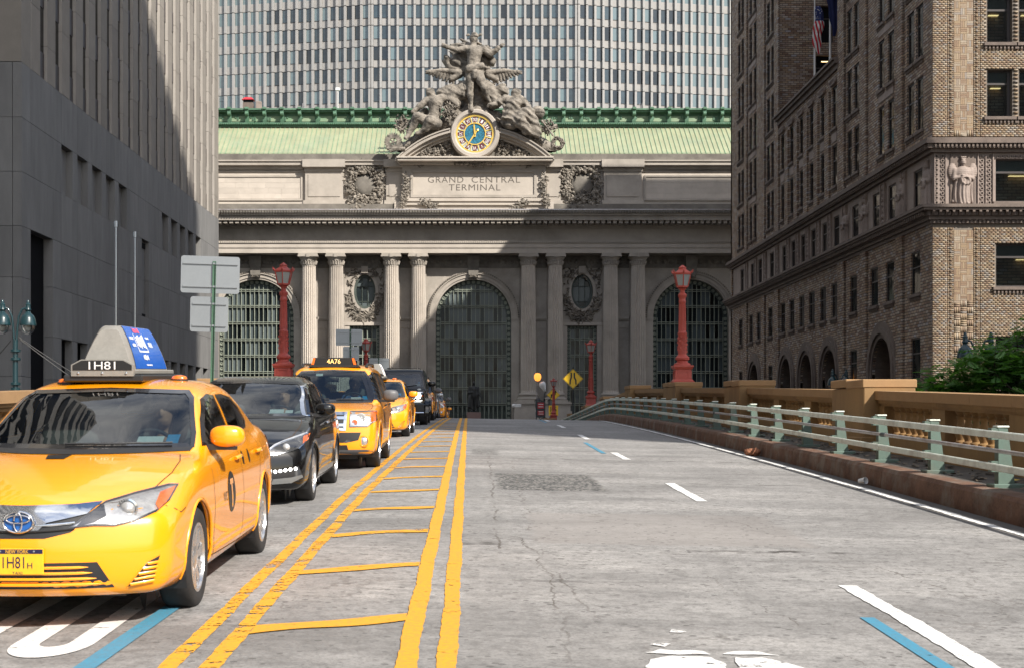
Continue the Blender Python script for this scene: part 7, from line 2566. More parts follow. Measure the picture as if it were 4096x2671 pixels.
def thick(pts, w):
 out_l, out_r = [], []
 for i, p in enumerate(pts):
  a, b_ = pts[max(0, i - 1)], pts[min(len(pts) - 1, i + 1)]
  d = Vector((b_[0] - a[0], b_[1] - a[1])).normalized()
  out_l.append((p[0] - d.y * w, p[1] + d.x * w)); out_r.append((p[0] + d.y * w, p[1] - d.x * w))
 quads = []
 for i in range(len(pts) - 1):
  quads.append([out_l[i], out_l[i + 1], out_r[i + 1], out_r[i]])
 return quads
dy_ = 91.7
diamond((573 - 472) * dy_ / 1422, dy_, CAM_Z + (422 - 378.0) * dy_ / 1422, 0.655, "large yellow diamond sign with two narrowing lines on the right",
  thick([(-.30, -.55), (-.28, -.15), (-.17, .15), (-.17, .6)], .075) + thick([(.29, -.55), (.27, -.15), (.13, .15), (.13, .6)], .075), 0.1)
dy2 = 140.0
def plate15(t, z):
 w, h = 0.47, 0.50
 zc = z - 1.55
 p = MB().box(-w, w, -0.03, -0.02, zc - h, zc + h).build("speed_plate", M['sign_yellow'], t)
 for (s, dz, sz) in (("15", 0.14, 0.72), ("M.P.H.", -0.30, 0.26)):
  me = text_mesh(s, lambda x, yy, d: (x, -0.035, zc + dz + yy), M['sign_black'], size=sz, width=(0.6 if dz > 0 else 0.66), name="lettering")
  obj("lettering", me, p)
diamond((553.4 - 472) * dy2 / 1422, dy2, CAM_Z + (422 - 394.0) * dy2 / 1422, 0.655, "smaller yellow diamond sign with a double-bend arrow above 15 plate",
  thick([(-.33, -.45), (-.30, .0)], .10) + thick([(-.36, -.02), (.26, .06)], .10) + thick([(.24, .0), (.26, .38)], .10) + [[(.03, .33), (.28, .72), (.48, .30)]], 0.0, plate15)
def far_bits():
 y = 146.0
 s = y / 1422
 P = lambda u, v: ((u - 472) * s, CAM_Z + (422 - v) * s)
 zb = H0(y)
 x, z = P(537.6, 376.4)
 t = thing("amber_lamp", "lit amber warning lamp on a slender mast left of the white lamp", "street lamp", (x, y, zb))
 MB().tube([(-0.35, 0, 0), (0, 0, z - zb - 0.35)], 0.05, 6).build("mast", M['galv'], t)
 am = flat('amber_lit', (0.8, 0.30, 0.04), 0.4, emit=0.9, emit_col=(1.0, 0.33, 0.05))
 MB().lathe([(0.0, -0.42), (0.22, -0.36), (0.36, -0.1), (0.36, 0.18), (0.24, 0.38), (0, 0.44)], (0, 0, z - zb), 14).build("lamp_globe", am, t, True)
 x, z = P(541.8, 386.0)
 t = thing("white_street_light", "white oval street light head on a thin pole beside amber lamp", "street lamp", (x + 0.25, y, zb))
 MB().tube([(0.0, 0, 0), (0.0, 0, z - zb - 0.9), (0.12, 0, z - zb - 0.5)], 0.05, 6).build("pole", M['dark_steel'], t)
 hd = MB(); hd.lathe([(0.0, -0.55), (0.10, -0.5), (0.16, -0.3), (0.33, 0.1), (0.36, 0.3), (0.26, 0.5), (0, 0.56)], (0, 0, 0), 14)
 o = hd.build("lamp_head", M['sign_white'], t, True); o.location = (-0.1, 0, z - zb); o.rotation_euler = (0, R(-22), 0)
 x, _ = P(544.0, 400)
 t = thing("twin_lantern", "black standard with two hanging glass lanterns beside the red notice", "street lamp", (x, y - 1, zb))
 zt = P(0, 398)[1] - zb
 MB().lathe([(0.14, 0), (0.10, 0.8), (0.075, zt)], (0, 0, 0), 8).build("post", M['sign_black'], t)
 for sgn in (-1, 1):
  cx = sgn * 0.66
  MB().tube([(0, 0, zt - 1.9), (sgn * .45, 0, zt - 2.1), (cx, 0, zt - 1.75)], 0.05, 6).build("arm", M['sign_black'], t)
  l = MB(); l.lathe([(0.0, 0.30), (0.10, 0.22), (0.34, 0.0), (0.36, -0.05)], (cx, 0, zt - .15), 8); l.lathe([(0.16, -1.22), (0.2, -1.3), (0.05, -1.45)], (cx, 0, zt - .15), 8)
  for k in range(6):
   a = math.pi * k / 3
   l.tube([(cx + .33 * math.cos(a), .33 * math.sin(a), zt - .2), (cx + .17 * math.cos(a), .17 * math.sin(a), zt - 1.4)], .025, 4)
  l.build("lantern_frame", M['sign_black'], t)
  MB().lathe([(0.30, -.05), (0.15, -1.2)], (cx, 0, zt - .15), 8).build("lantern_glass", M['lamp_glass'], t)
 x, z = P(539.5, 409.0)
 t = thing("red_notice", "small dark notice board with two red panels beside lanterns", "notice", (x, y - 2, zb))
 MB().tube([(-0.42, 0, 0), (-0.42, 0, P(0, 399)[1] - zb)], 0.05, 6).build("post", M['dark_steel'], t)
 p = MB().box(-0.42, 0.48, -0.03, 0.0, z - zb - 0.8, z - zb + 0.85).build("board", M['dark_steel'], t)
 for (dz, h) in ((0.42, 0.30), (-0.32, 0.22)):
  q = MB().box(-0.28, 0.36, -0.045, -0.031, z - zb + dz - h, z - zb + dz + h).build("red_panel", M['sign_red'], p)
  for k in (-1, 1):
   MB().box(-0.20, 0.28, -0.05, -0.046, z - zb + dz + .12 * k - .035, z - zb + dz + .12 * k + .035).build("text_line", M['sign_white'], p)
 x, z = P(516.5, 405.0)
 t = thing("security_camera", "white security camera box on a post by the pedestal", "camera", (x, y, zb))
 MB().tube([(-0.30, 0, 0), (-0.30, 0, z - zb)], 0.06, 6).build("post", M['viaduct'], t)
 MB().bbox(-0.15, 0.48, -0.15, 0.15, z - zb - 0.14, z - zb + 0.18, 0.03).build("housing", M['sign_white'], t)
 MB().lathe([(0, -.2), (.14, -.12), (.17, .05), (.12, .18), (0, .2)], (-0.30, 0, z - zb), 10).build("dome", M['sign_white'], t, True)
far_bits()
# ---- litter in the gutter and on the footway
def litter():
 y = 21.0
 x = 5.76
 c = thing("paper_cup", "crumpled white paper cup lying against the right kerb", "cup", (x, y, H(x, y)), R(35))
 m = MB(); m.lathe([(0.036, 0.0), (0.05, 0.115), (0.053, 0.12), (0.047, 0.118), (0.033, 0.006)], (0, 0, 0), 16, cap=False)
 m.lathe([(0.0, 0.004), (0.036, 0.004)], (0, 0, 0), 16, cap=False)
 o = m.build("cup_body", M['sign_white'], c, True, 50); o.rotation_euler = (R(82), 0, 0); o.location = (0, 0.05, 0.05)
 y = 28.9
 x = 5.70
 def f(a, b_, d): return ellip(a, b_, d, (0, 0, .075), (.17, .12, .085)) + wobble(a, b_, d, 30.0, 0.014)
 P, Q = surfnet(f, (-.22, -.18, -.02), (.22, .18, .2), 0.02)
 o = obj("paper_bag", make_mesh("paper_bag", P, Q, surf('kraft', (0.22, 0.09, 0.045), 0.8, 0.3, 8, 40), True), None, (x, y, H(x, y)))
 set_props(o, "small crumpled brown paper bag lying in the right gutter", "litter")
 rng = random.Random(9)
 fl = MB()
 for i in range(420):
  y = rng.uniform(12, 40); x = rng.uniform(6.3, 6.95)
  z = H(5.86, y) + 0.298
  a = rng.uniform(0, 6.28); r = rng.uniform(.02, .07)
  vs = [(x + r * math.cos(a + k * 1.57 + rng.uniform(-.3, .3)), y + r * 1.5 * math.sin(a + k * 1.57), z + rng.uniform(0, .025)) for k in range(4)]
  fl.add(vs, [(0, 1, 2, 3)])
 o = fl.build("dead_leaves", surf('leaf_litter', (0.16, 0.12, 0.08), 0.9, 0.6, 30, 60))
 set_props(o, "dry leaves and scraps scattered behind the guard rail", "litter", kind="stuff")
 y = 17.6; x = 6.62
 m = MB(); m.add([(-.10, -.2, .01), (.10, -.18, .03), (.12, .16, .012), (-.02, .2, .05), (-.11, .1, .015)], [(0, 1, 2, 3, 4)])
 o = m.build("yellow_wrapper", flat('wrapper', (0.65, 0.45, 0.02), 0.5), None, loc=(x, y, H(5.86, y) + 0.30))
 set_props(o, "flat yellow wrapper lying behind the guard rail posts", "litter")
litter()
# ---- tree beyond the right parapet
def tree():
 c0 = Vector((16.9, 42.0, STREET_Z))
 t = thing("street_tree", "green feathery street tree rising beyond the right parapet", "tree", c0)
 t.scale = (1.22, 1.22, 1.22)
 rng = random.Random(4)
 bark = surf('bark', (0.07, 0.055, 0.045), 0.9, 0.3, 4, 30)
 tr = MB()
 tr.tube([(0, 0, 0), (0.05, 0, 2.0), (-0.1, 0.1, 3.6), (-0.2, 0.1, 5.2), (0.0, 0.2, 7.0)], [0.22, 0.19, 0.16, 0.11, 0.05], 10)
 limbs = []
 clumps = [(-3.0, -.4, 4.6, .95), (-2.2, .5, 4.9, 1.05), (-1.4, -.5, 5.3, 1.15), (-.5, .3, 5.7, 1.2), (.5, -.2, 6.3, 1.2), (1.5, .2, 6.6, 1.2), (-2.6, .2, 4.0, .9), (-1.6, 0, 4.3, 1.1), (-.4, -.8, 4.7, 1.1), (.8, .6, 5.2, 1.2), (2.0, -.3, 5.6, 1.2), (-1.0, .9, 5.2, 1.0), (1.3, -.9, 4.6, 1.1), (2.6, .4, 5.0, 1.1)]
 sprays = []
 for (cx, cy, cz, r) in clumps:
  cz += .95
  p0 = Vector((-0.1, 0.1, max(2.6, cz - 1.6))); p2 = Vector((cx, cy, cz)); p1 = p0.lerp(p2, .5) + Vector((0, 0, .25))
  tr.tube([p0, p1, p2], [0.07, 0.045, 0.02], 5)
  for k in range(9):
   d = Vector((rng.gauss(0, 1), rng.gauss(0, 1), rng.gauss(0, .6))).normalized() * r * .85
   tr.tube([p2, p2 + d * .5, p2 + d], [0.018, 0.012, 0.004], 4)
  for k in range(int(330 * r)):
   d = Vector((rng.gauss(0, 1), rng.gauss(0, 1), rng.gauss(0, .8))).normalized() * r * rng.random() ** .45
   d.z *= .62
   sprays.append(p2 + d)
 tr.build("trunk", bark, t, True, 60)
 V, F = [], []
 NR = np.random.default_rng(3)
 for p in sprays:
  a = rng.uniform(0, 6.28)
  d = Vector((math.cos(a), math.sin(a), rng.uniform(-.55, .25))).normalized()
  sd = d.cross(Vector((0, 0, 1))).normalized()
  up = sd.cross(d)
  ln = rng.uniform(.26, .44)
  for k in range(9):
   for s in (-1, 1):
    b = p + d * (ln * k / 9)
    w = 0.105 * math.sin(math.pi * (k + 1.0) / 10.5) + .02
    tip = b + sd * s * w + d * .03 - up * .02 * rng.random()
    q = d * 0.026
    i = len(V)
    V += [b - q * .3, b + sd * s * w * .5 - q + up * .004, tip, b + sd * s * w * .5 + q]
    F.append((i, i + 1, i + 2, i + 3))
 lm, n, b = new_mat('leaf')
 nz = n.noise(n.pos(), 2.2, 3.0)
 n2 = n.noise(n.pos(), 22.0, 2.0)
 fac = n.math('ADD', n.math('MULTIPLY', nz, .6), n.math('MULTIPLY', n2, .4))
 cc = n.ramp(fac, [(.34, (0.042, 0.115, 0.022)), (.52, (0.095, 0.225, 0.042)), (.68, (0.18, 0.34, 0.075))])
 n.l(cc, b.inputs["Base Color"]); b.inputs["Roughness"].default_value = .5
 out = [q for q in n.nt.nodes if q.type == 'OUTPUT_MATERIAL'][0]
 tl = n.n("BsdfTranslucent"); n.l(n.mix(1.0, cc, (1.1, 1.25, .5), 'MULTIPLY'), tl.inputs[0])
 mx = n.n("MixShader"); mx.inputs[0].default_value = .45
 n.l(b.outputs[0], mx.inputs[1]); n.l(tl.outputs[0], mx.inputs[2]); n.l(mx.outputs[0], out.inputs["Surface"])
 me = make_mesh("crown", np.array([tuple(v) for v in V]), np.array(F), lm)
 o = obj("crown", me, t); o["kind"] = "stuff"
tree()
# ---- vehicles
M['taxi_yellow'] = paint('taxi_yellow', (0.88, 0.315, 0.001), 0.0, 0.25, 1.0, 0.03)
M['car_black'] = paint('car_black', (0.003, 0.003, 0.0035), 0.0, 0.3, 1.0, 0.0, 0.1)
M['car_silver'] = paint('car_silver', (0.42, 0.43, 0.44), 0.7, 0.3, 1.0, 0.04)
M['car_glass'] = glass_mat('car_glass', (0.40, 0.48, 0.48), 0.008, 0.03, 1.0)
M['frit'] = flat('frit', (0.008, 0.008, 0.009), 0.15, coat=0.6)
M['cabin'] = flat('cabin', (0.030, 0.030, 0.032), 0.8)
M['cabin_grey'] = flat('cabin_grey', (0.10, 0.10, 0.095), 0.8)
M['tyre'] = surf('tyre', (0.022, 0.021, 0.021), 0.75, 0.25, 8, 60, coord='obj', bump=0.2)
M['rim'] = flat('rim', (0.55, 0.55, 0.56), 0.25, metal=0.85)
M['rim_dark'] = flat('rim_dark', (0.03, 0.03, 0.03), 0.6)
M['trim'] = flat('trim', (0.018, 0.018, 0.019), 0.45)
M['bumper_grey'] = flat('bumper_grey', (0.10, 0.10, 0.105), 0.5)
M['seam'] = flat('seam', (0.05, 0.022, 0.004), 0.8)
M['lamp_silver'] = surf('lamp_silver', (0.62, 0.62, 0.62), 0.22, 0.3, 14, 60, metal=0.6, coord='obj', bump=0.25, bdist=0.004)
M['lamp_clear'] = glass_mat('lamp_clear', (0.93, 0.93, 0.93), 0.01, 0.05, 1.0)
M['lamp_dark'] = flat('lamp_dark', (0.05, 0.05, 0.052), 0.25, coat=0.5)
M['amber'] = flat('amber', (0.72, 0.14, 0.01), 0.2, coat=0.8)
M['lit_white'] = flat('lit_white', (1, 1, 1), 0.3, emit=4.0, emit_col=(1, .97, .9))
M['plate_yellow'] = flat('plate_yellow', (0.80, 0.42, 0.02), 0.35)
M['plate_navy'] = flat('plate_navy', (0.015, 0.015, 0.05), 0.35)
M['ad_blue'] = surf('ad_blue', (0.012, 0.105, 0.46), 0.3, 0.12, 2.0, 20, coord='obj', coat=0.4, bump=0.0)
M['ad_grey'] = surf('ad_grey', (0.215, 0.205, 0.185), 0.45, 0.15, 6.0, 40, coord='obj', bump=0.05)
M['ad_pink'] = flat('ad_pink', (0.75, 0.12, 0.22), 0.5)
M['ad_white'] = flat('ad_white', (0.72, 0.76, 0.82), 0.5)
M['emblem_blue'] = flat('emblem_blue', (0.01, 0.10, 0.36), 0.15, coat=1.0)
M['decal_black'] = flat('decal_black', (0.008, 0.008, 0.008), 0.35)
M['sticker_white'] = flat('sticker_white', (0.62, 0.66, 0.66), 0.6)
M['sticker_blue'] = flat('sticker_blue', (0.02, 0.25, 0.50), 0.6)
M['skin'] = surf('skin', (0.42, 0.23, 0.15), 0.55, 0.08, 10, 60, coord='obj', bump=0.03)
M['hair'] = flat('hair', (0.015, 0.012, 0.010), 0.6)
M['shirt_blue'] = flat('shirt_blue', (0.06, 0.12, 0.25), 0.85)
M['shirt_white'] = flat('shirt_white', (0.45, 0.45, 0.45), 0.85)
M['shirt_dark'] = flat('shirt_dark', (0.03, 0.03, 0.035), 0.85)
M['trousers'] = flat('trousers', (0.02, 0.02, 0.03), 0.9)
def curve(tbl, lo, hi, n=400, sm=0.12):
 xs = np.linspace(lo, hi, n)
 ys = np.interp(xs, [t[0] for t in tbl], [t[1] for t in tbl])
 k = max(1, int(sm / (hi - lo) * n))
 ker = np.hanning(2 * k + 3)[1:-1]; ker /= ker.sum()
 ys = np.convolve(np.pad(ys, len(ker) // 2, mode='edge'), ker, mode='valid')[:n]
 return lambda q: np.interp(q, xs, ys)
class Car:
 def __init__(self, sp, res):
  self.sp = sp
  W = sp['W']
  yl, yh = sp['y0'] - .3, sp['y1'] + .3
  low = field2(chaikin(sp['low'], sp.get('cl', 2)), (yl - .6, -.1), (yh + .6, 2.3))
  top = field2(chaikin(sp['top'], sp.get('ct', 2)), (yl - .6, .2), (yh + .6, 2.3))
  wz = curve(sp['wz'], 0, 2.2, sm=0.05); wy = curve(sp['wy'], yl, yh, sm=0.18)
  gw = curve(sp['gw'], 0, 2.2, sm=0.04); gwy = curve(sp.get('gwy', [(yl, 1), (yh, 1)]), yl, yh)
  bf, br, gf, gr = sp['bow_f'], sp['bow_r'], sp['gbow_f'], sp['gbow_r']
  ch, cr = sp['crown_h'], sp['crown_r']
  y0, y1 = sp['y0'], sp['y1']
  wheels = sp['wheels']; rw = sp['arch_r']
  kl, kg = sp.get('k_low', .10), sp.get('k_top', .10)
  pw = sp.get('bow_p', 2.4)
  def f(x, y, z):
   ax = np.abs(x); u = np.minimum(ax / W, 1.15)
   ub = u ** pw
   wf = np.clip((y0 + 1.7 - y) / 1.7, 0, 1); wr = np.clip((y - y1 + 1.5) / 1.5, 0, 1)
   yy = y - bf * ub * wf + br * ub * wr
   zz = z + ch * u * u * np.clip((z - .5) / .3, 0, 1)
   d = smax(low(yy, zz), ax - W * wy(y) * wz(z), kl)
   wfg = np.clip((sp['gmid'] - y) / 1.0, 0, 1); wrg = np.clip((y - sp['gmid']) / 1.0, 0, 1)
   yg = y - gf * u * u * wfg + gr * u * u * wrg
   zg = z + cr * u * u
   g = smax(top(yg, zg), ax - gw(z) * gwy(y), kg)
   d = smin(d, g, sp.get('k_join', .035))
   for (yw, zw) in wheels:
    c = np.maximum(np.sqrt((y - yw) ** 2 + (z - zw) ** 2) - rw, (W - .34) - ax)
    d = smax(d, -c, .012)
   return d
  self.f = f
  self.P, self.Q = surfnet(f, (-W - .08, y0 - .08, 0.08), (W + .08, y1 + .08, sp['h'] + .08), res, 2)
  self.bvh = BVHTree.FromPolygons([tuple(p) for p in self.P], [tuple(int(i) for i in q) for q in self.Q])
  q = self.P[self.Q]
  self.C = q.mean(1)
  n = np.cross(q[:, 2] - q[:, 0], q[:, 3] - q[:, 1]); self.N = n / (np.linalg.norm(n, axis=1)[:, None] + 1e-9)
  self.keep = np.ones(len(self.Q), bool)
 def hit(self, view, a, b):
  o, d = {'F': ((a, -4, b), (0, 1, 0)), 'R': ((3, a, b), (-1, 0, 0)), 'L': ((-3, a, b), (1, 0, 0)), 'B': ((a, 9, b), (0, -1, 0)), 'T': ((a, b, 4), (0, 0, -1))}[view]
  loc, nor, _, _ = self.bvh.ray_cast(Vector(o), Vector(d))
  if loc is None:
   loc, nor, _, _ = self.bvh.find_nearest(Vector(o) + Vector(d) * 3.6)
  if nor.dot(Vector(d)) > 0: nor = -nor
  return loc, nor
 def on(self, view, a, b, off):
  l, n = self.hit(view, a, b)
  return l + n * off
 def patch(self, view, poly, off=0.004, grid=0.06):
  bm = bmesh.new()
  fc = bm.faces.new([bm.verts.new((p[0], p[1], 0)) for p in poly])
  bmesh.ops.triangulate(bm, faces=[fc])
  xs = [p[0] for p in poly]; ys = [p[1] for p in poly]
  for (lo, hi, nv) in ((min(xs), max(xs), (1, 0, 0)), (min(ys), max(ys), (0, 1, 0))):
   k = lo + grid
   while k < hi:
    co = (k, 0, 0) if nv[0] else (0, k, 0)
    bmesh.ops.bisect_plane(bm, geom=bm.verts[:] + bm.edges[:] + bm.faces[:], plane_co=co, plane_no=nv)
    k += grid
  bm.verts.ensure_lookup_table()
  for v in bm.verts:
   v.co = self.on(view, v.co.x, v.co.y, off)
  vs = [tuple(v.co) for v in bm.verts]
  fs = [tuple(v.index for v in f_.verts) for f_ in bm.faces]
  bm.free()
  if fs:
   d = {'F': (0, -1, 0), 'R': (1, 0, 0), 'L': (-1, 0, 0), 'B': (0, 1, 0), 'T': (0, 0, 1)}[view]
   t = Vector((0, 0, 0))
   for f_ in fs[:40]:
    a, b, c = (Vector(vs[i]) for i in f_[:3]); t += (b - a).cross(c - a)
   if t.dot(Vector(d)) < 0: fs = [f_[::-1] for f_ in fs]
  return vs, fs
 def ring(self, view, poly, w, off=0.006):
  p = resample(poly, 0.05)
  q = inset(p, w)
  vs = [tuple(self.on(view, a[0], a[1], off)) for a in p] + [tuple(self.on(view, a[0], a[1], off)) for a in q]
  n = len(p)
  fs = [(i, (i + 1) % n, n + (i + 1) % n, n + i) for i in range(n)]
  return vs, fs
 def ribbon(self, view, pts, w=0.006, off=0.002):
  pts = resample(pts, 0.04, False)
  vs, fs = [], []
  for i, p in enumerate(pts):
   a, b = pts[max(0, i - 1)], pts[min(len(pts) - 1, i + 1)]
   d = Vector((b[0] - a[0], b[1] - a[1])).normalized()
   for s in (-1, 1):
    vs.append(tuple(self.on(view, p[0] - d.y * w / 2 * s, p[1] + d.x * w / 2 * s, off)))
  for i in range(len(pts) - 1):
   fs.append((2 * i, 2 * i + 1, 2 * i + 3, 2 * i + 2))
  return vs, fs
 def cut(self, view, poly, w, zmin=0.0, ymin=-9, ymax=9):
  q = inset(resample(poly, 0.05), w)
  C, N = self.C, self.N
  if view == 'F': m = pts_in_poly(C[:, 0], C[:, 2], q) & (N[:, 1] < -.05)
  elif view == 'B': m = pts_in_poly(C[:, 0], C[:, 2], q) & (N[:, 1] > .05)
  elif view == 'R': m = pts_in_poly(C[:, 1], C[:, 2], q) & (N[:, 0] > .1)
  else: m = pts_in_poly(C[:, 1], C[:, 2], q) & (N[:, 0] < -.1)
  m &= (C[:, 2] > zmin) & (C[:, 1] > ymin) & (C[:, 1] < ymax)
  self.keep &= ~m
def resample(p, step, closed=True):
 o = []
 n = len(p)
 for i in range(n if closed else n - 1):
  a, b = p[i], p[(i + 1) % n]
  k = max(1, int(math.hypot(b[0] - a[0], b[1] - a[1]) / step))
  for j in range(k):
   o.append((a[0] + (b[0] - a[0]) * j / k, a[1] + (b[1] - a[1]) * j / k))
 if not closed: o.append(p[-1])
 return o
def inset(p, w):
 n = len(p)
 area = sum(p[i][0] * p[(i + 1) % n][1] - p[(i + 1) % n][0] * p[i][1] for i in range(n))
 s = 1 if area > 0 else -1
 o = []
 for i in range(n):
  a, b = p[(i - 1) % n], p[(i + 1) % n]
  d = Vector((b[0] - a[0], b[1] - a[1]))
  d = d.normalized() if d.length > 1e-9 else Vector((1, 0))
  o.append((p[i][0] - d.y * w * s, p[i][1] + d.x * w * s))
 return o
def mirx(poly): return [(-p[0], p[1]) for p in poly][::-1]
def torus_pts(c, rx, rz, n=40, y=0.0):
 return [(c[0] + rx * math.cos(2 * math.pi * i / n), c[1] + y, c[2] + rz * math.sin(2 * math.pi * i / n)) for i in range(n + 1)]
_wheels = {}
def wheel_meshes(r, w, rr, style):
 key = (r, w, rr, style)
 if key in _wheels: return _wheels[key]
 h = w / 2
 ty = MB()
 ty.lathe([(rr - .01, -h * .8), (rr + .01, -h * .92), (r * .80, -h), (r * .93, -h * .97), (r * .985, -h * .8), (r, -h * .55), (r, h * .55), (r * .985, h * .8), (r * .93, h * .97), (r * .80, h), (rr + .01, h * .92), (rr - .01, h * .8)], (0, 0, 0), 56, 'x', cap=False)
 for k in (-.35, 0, .35):
  ty.lathe([(r + .0015, h * k - .004), (r + .0015, h * k + .004)], (0, 0, 0), 56, 'x', cap=False)
 tm = ty.mesh("tyre", M['tyre'], True, 50)
 rb = MB()
 rb.lathe([(rr, h * .88), (rr - .018, h * .90), (rr - .022, h * .6), (rr - .03, -h * .5), (0.05, -h * .4)], (0, 0, 0), 48, 'x', cap=False)
 barrel = rb.mesh("barrel", M['rim_dark'] if style != 'cover' else M['rim'], True, 40)
 lip = MB(); lip.lathe([(rr + .004, h * .80), (rr + .004, h * .93), (rr - .016, h * .95), (rr - .026, h * .7)], (0, 0, 0), 48, 'x', cap=False)
 sp = MB()
 ns = {'cover': 10, 'five': 5, 'ten': 10, 'black': 5}[style]
 for i in range(ns):
  a = 2 * math.pi * i / ns
  for (da, wd) in (((-.10, .020), (.10, .020)) if style == 'cover' else ((0, .05),) if ns == 5 else ((0, .026),)):
   c, s = math.cos(a + da), math.sin(a + da)
   c0, s0 = math.cos(a), math.sin(a)
   def pt(rad, lat, xx, cc, ss): return (xx, rad * cc - lat * ss, rad * ss + lat * cc)
   vs = [pt(.05, -wd * .8, h * .72, c0, s0), pt(.05, wd * .8, h * .72, c0, s0), pt(rr - .015, wd, h * .82, c, s), pt(rr - .015, -wd, h * .82, c, s),
    pt(.05, -wd * .8, h * .4, c0, s0), pt(.05, wd * .8, h * .4, c0, s0), pt(rr - .015, wd * 1.2, h * .4, c, s), pt(rr - .015, -wd * 1.2, h * .4, c, s)]
   sp.add(vs, [(0, 1, 2, 3), (4, 7, 6, 5), (0, 4, 5, 1), (1, 5, 6, 2), (2, 6, 7, 3), (3, 7, 4, 0)])
 sp.lathe([(.075, h * .5), (.075, h * .74), (.055, h * .80), (0.0, h * .82)], (0, 0, 0), 20, 'x')
 sp.v = sp.v + []
 b = len(sp.v)
 sp.add(lip.v, lip.f)
 rm = sp.mesh("rim", M['rim_dark'] if style == 'black' else M['rim'], True, 35)
 _wheels[key] = (tm, barrel, rm)
 return _wheels[key]
def add_wheel(car, x, y, r, w, rr, style, steer=0.0):
 tm, ba, rm = wheel_meshes(r, w, rr, style)
 e = empty_part("wheel", car, (x, y, r), (random.uniform(0, 6.28), 0, (0 if x > 0 else math.pi) + steer))
 obj("tyre", tm, e); obj("barrel", ba, e); obj("rim", rm, e)
def rounded_body(c, r, k=3.0):
 return lambda x, y, z: ((np.abs((x - c[0]) / r[0]) ** k + np.abs((y - c[1]) / r[1]) ** k + np.abs((z - c[2]) / r[2]) ** k) ** (1 / k) - 1) * min(r)
_mir = {}
def mirror_meshes(r, mat, key):
 if key in _mir: return _mir[key]
 def f(x, y, z):
  d = rounded_body((0, 0, 0), r, 2.7)(x, y - .25 * np.abs(x) ** 1.2, z)
  return d
 P, Q = surfnet(f, (-r[0] - .03, -r[1] - .05, -r[2] - .03), (r[0] + .03, r[1] + .1, r[2] + .03), 0.016, 2)
 _mir[key] = make_mesh("mirror_shell", P, Q, mat, True)
 return _mir[key]
def add_mirrors(car, x, y, z, r, mat, base_mat, key):
 me = mirror_meshes(r, mat, key)
 for s in (1, -1):
  o = obj("wing_mirror", me, car, (s * x, y, z), (0, 0, 0), (s, 1, 1))
  b = MB()
  b.box(-r[0] - .10, r[0] * .5, -.03, .06, -r[2] - .018, -r[2] * .72)
  bb = obj("mirror_base", b.mesh("mirror_base", base_mat), o)
def seats(car, y, z, w=.36, dx=.37, rear=None):
 for (yy, zz) in [(y, z)] + ([rear] if rear else []):
  for s in (-1, 1):
   def f(a, b, c):
    d = rounded_body((0, .0, .32), (w * .62, .09, .34), 4)(a, b - .12 * (c - .1), c)
    d = smin(d, rounded_body((0, -.25, -.02), (w * .66, .27, .09), 4)(a, b, c), .05)
    return smin(d, rounded_body((0, .09, .76), (.13, .06, .09), 3)(a, b, c), .02)
   if 'seat' not in _mir:
    P, Q = surfnet(f, (-.35, -.6, -.2), (.35, .35, .95), 0.035, 1)
    _mir['seat'] = make_mesh("seat", P, Q, M['cabin_grey'], True)
   obj("seat", _mir['seat'], car, (s * dx, yy, zz))
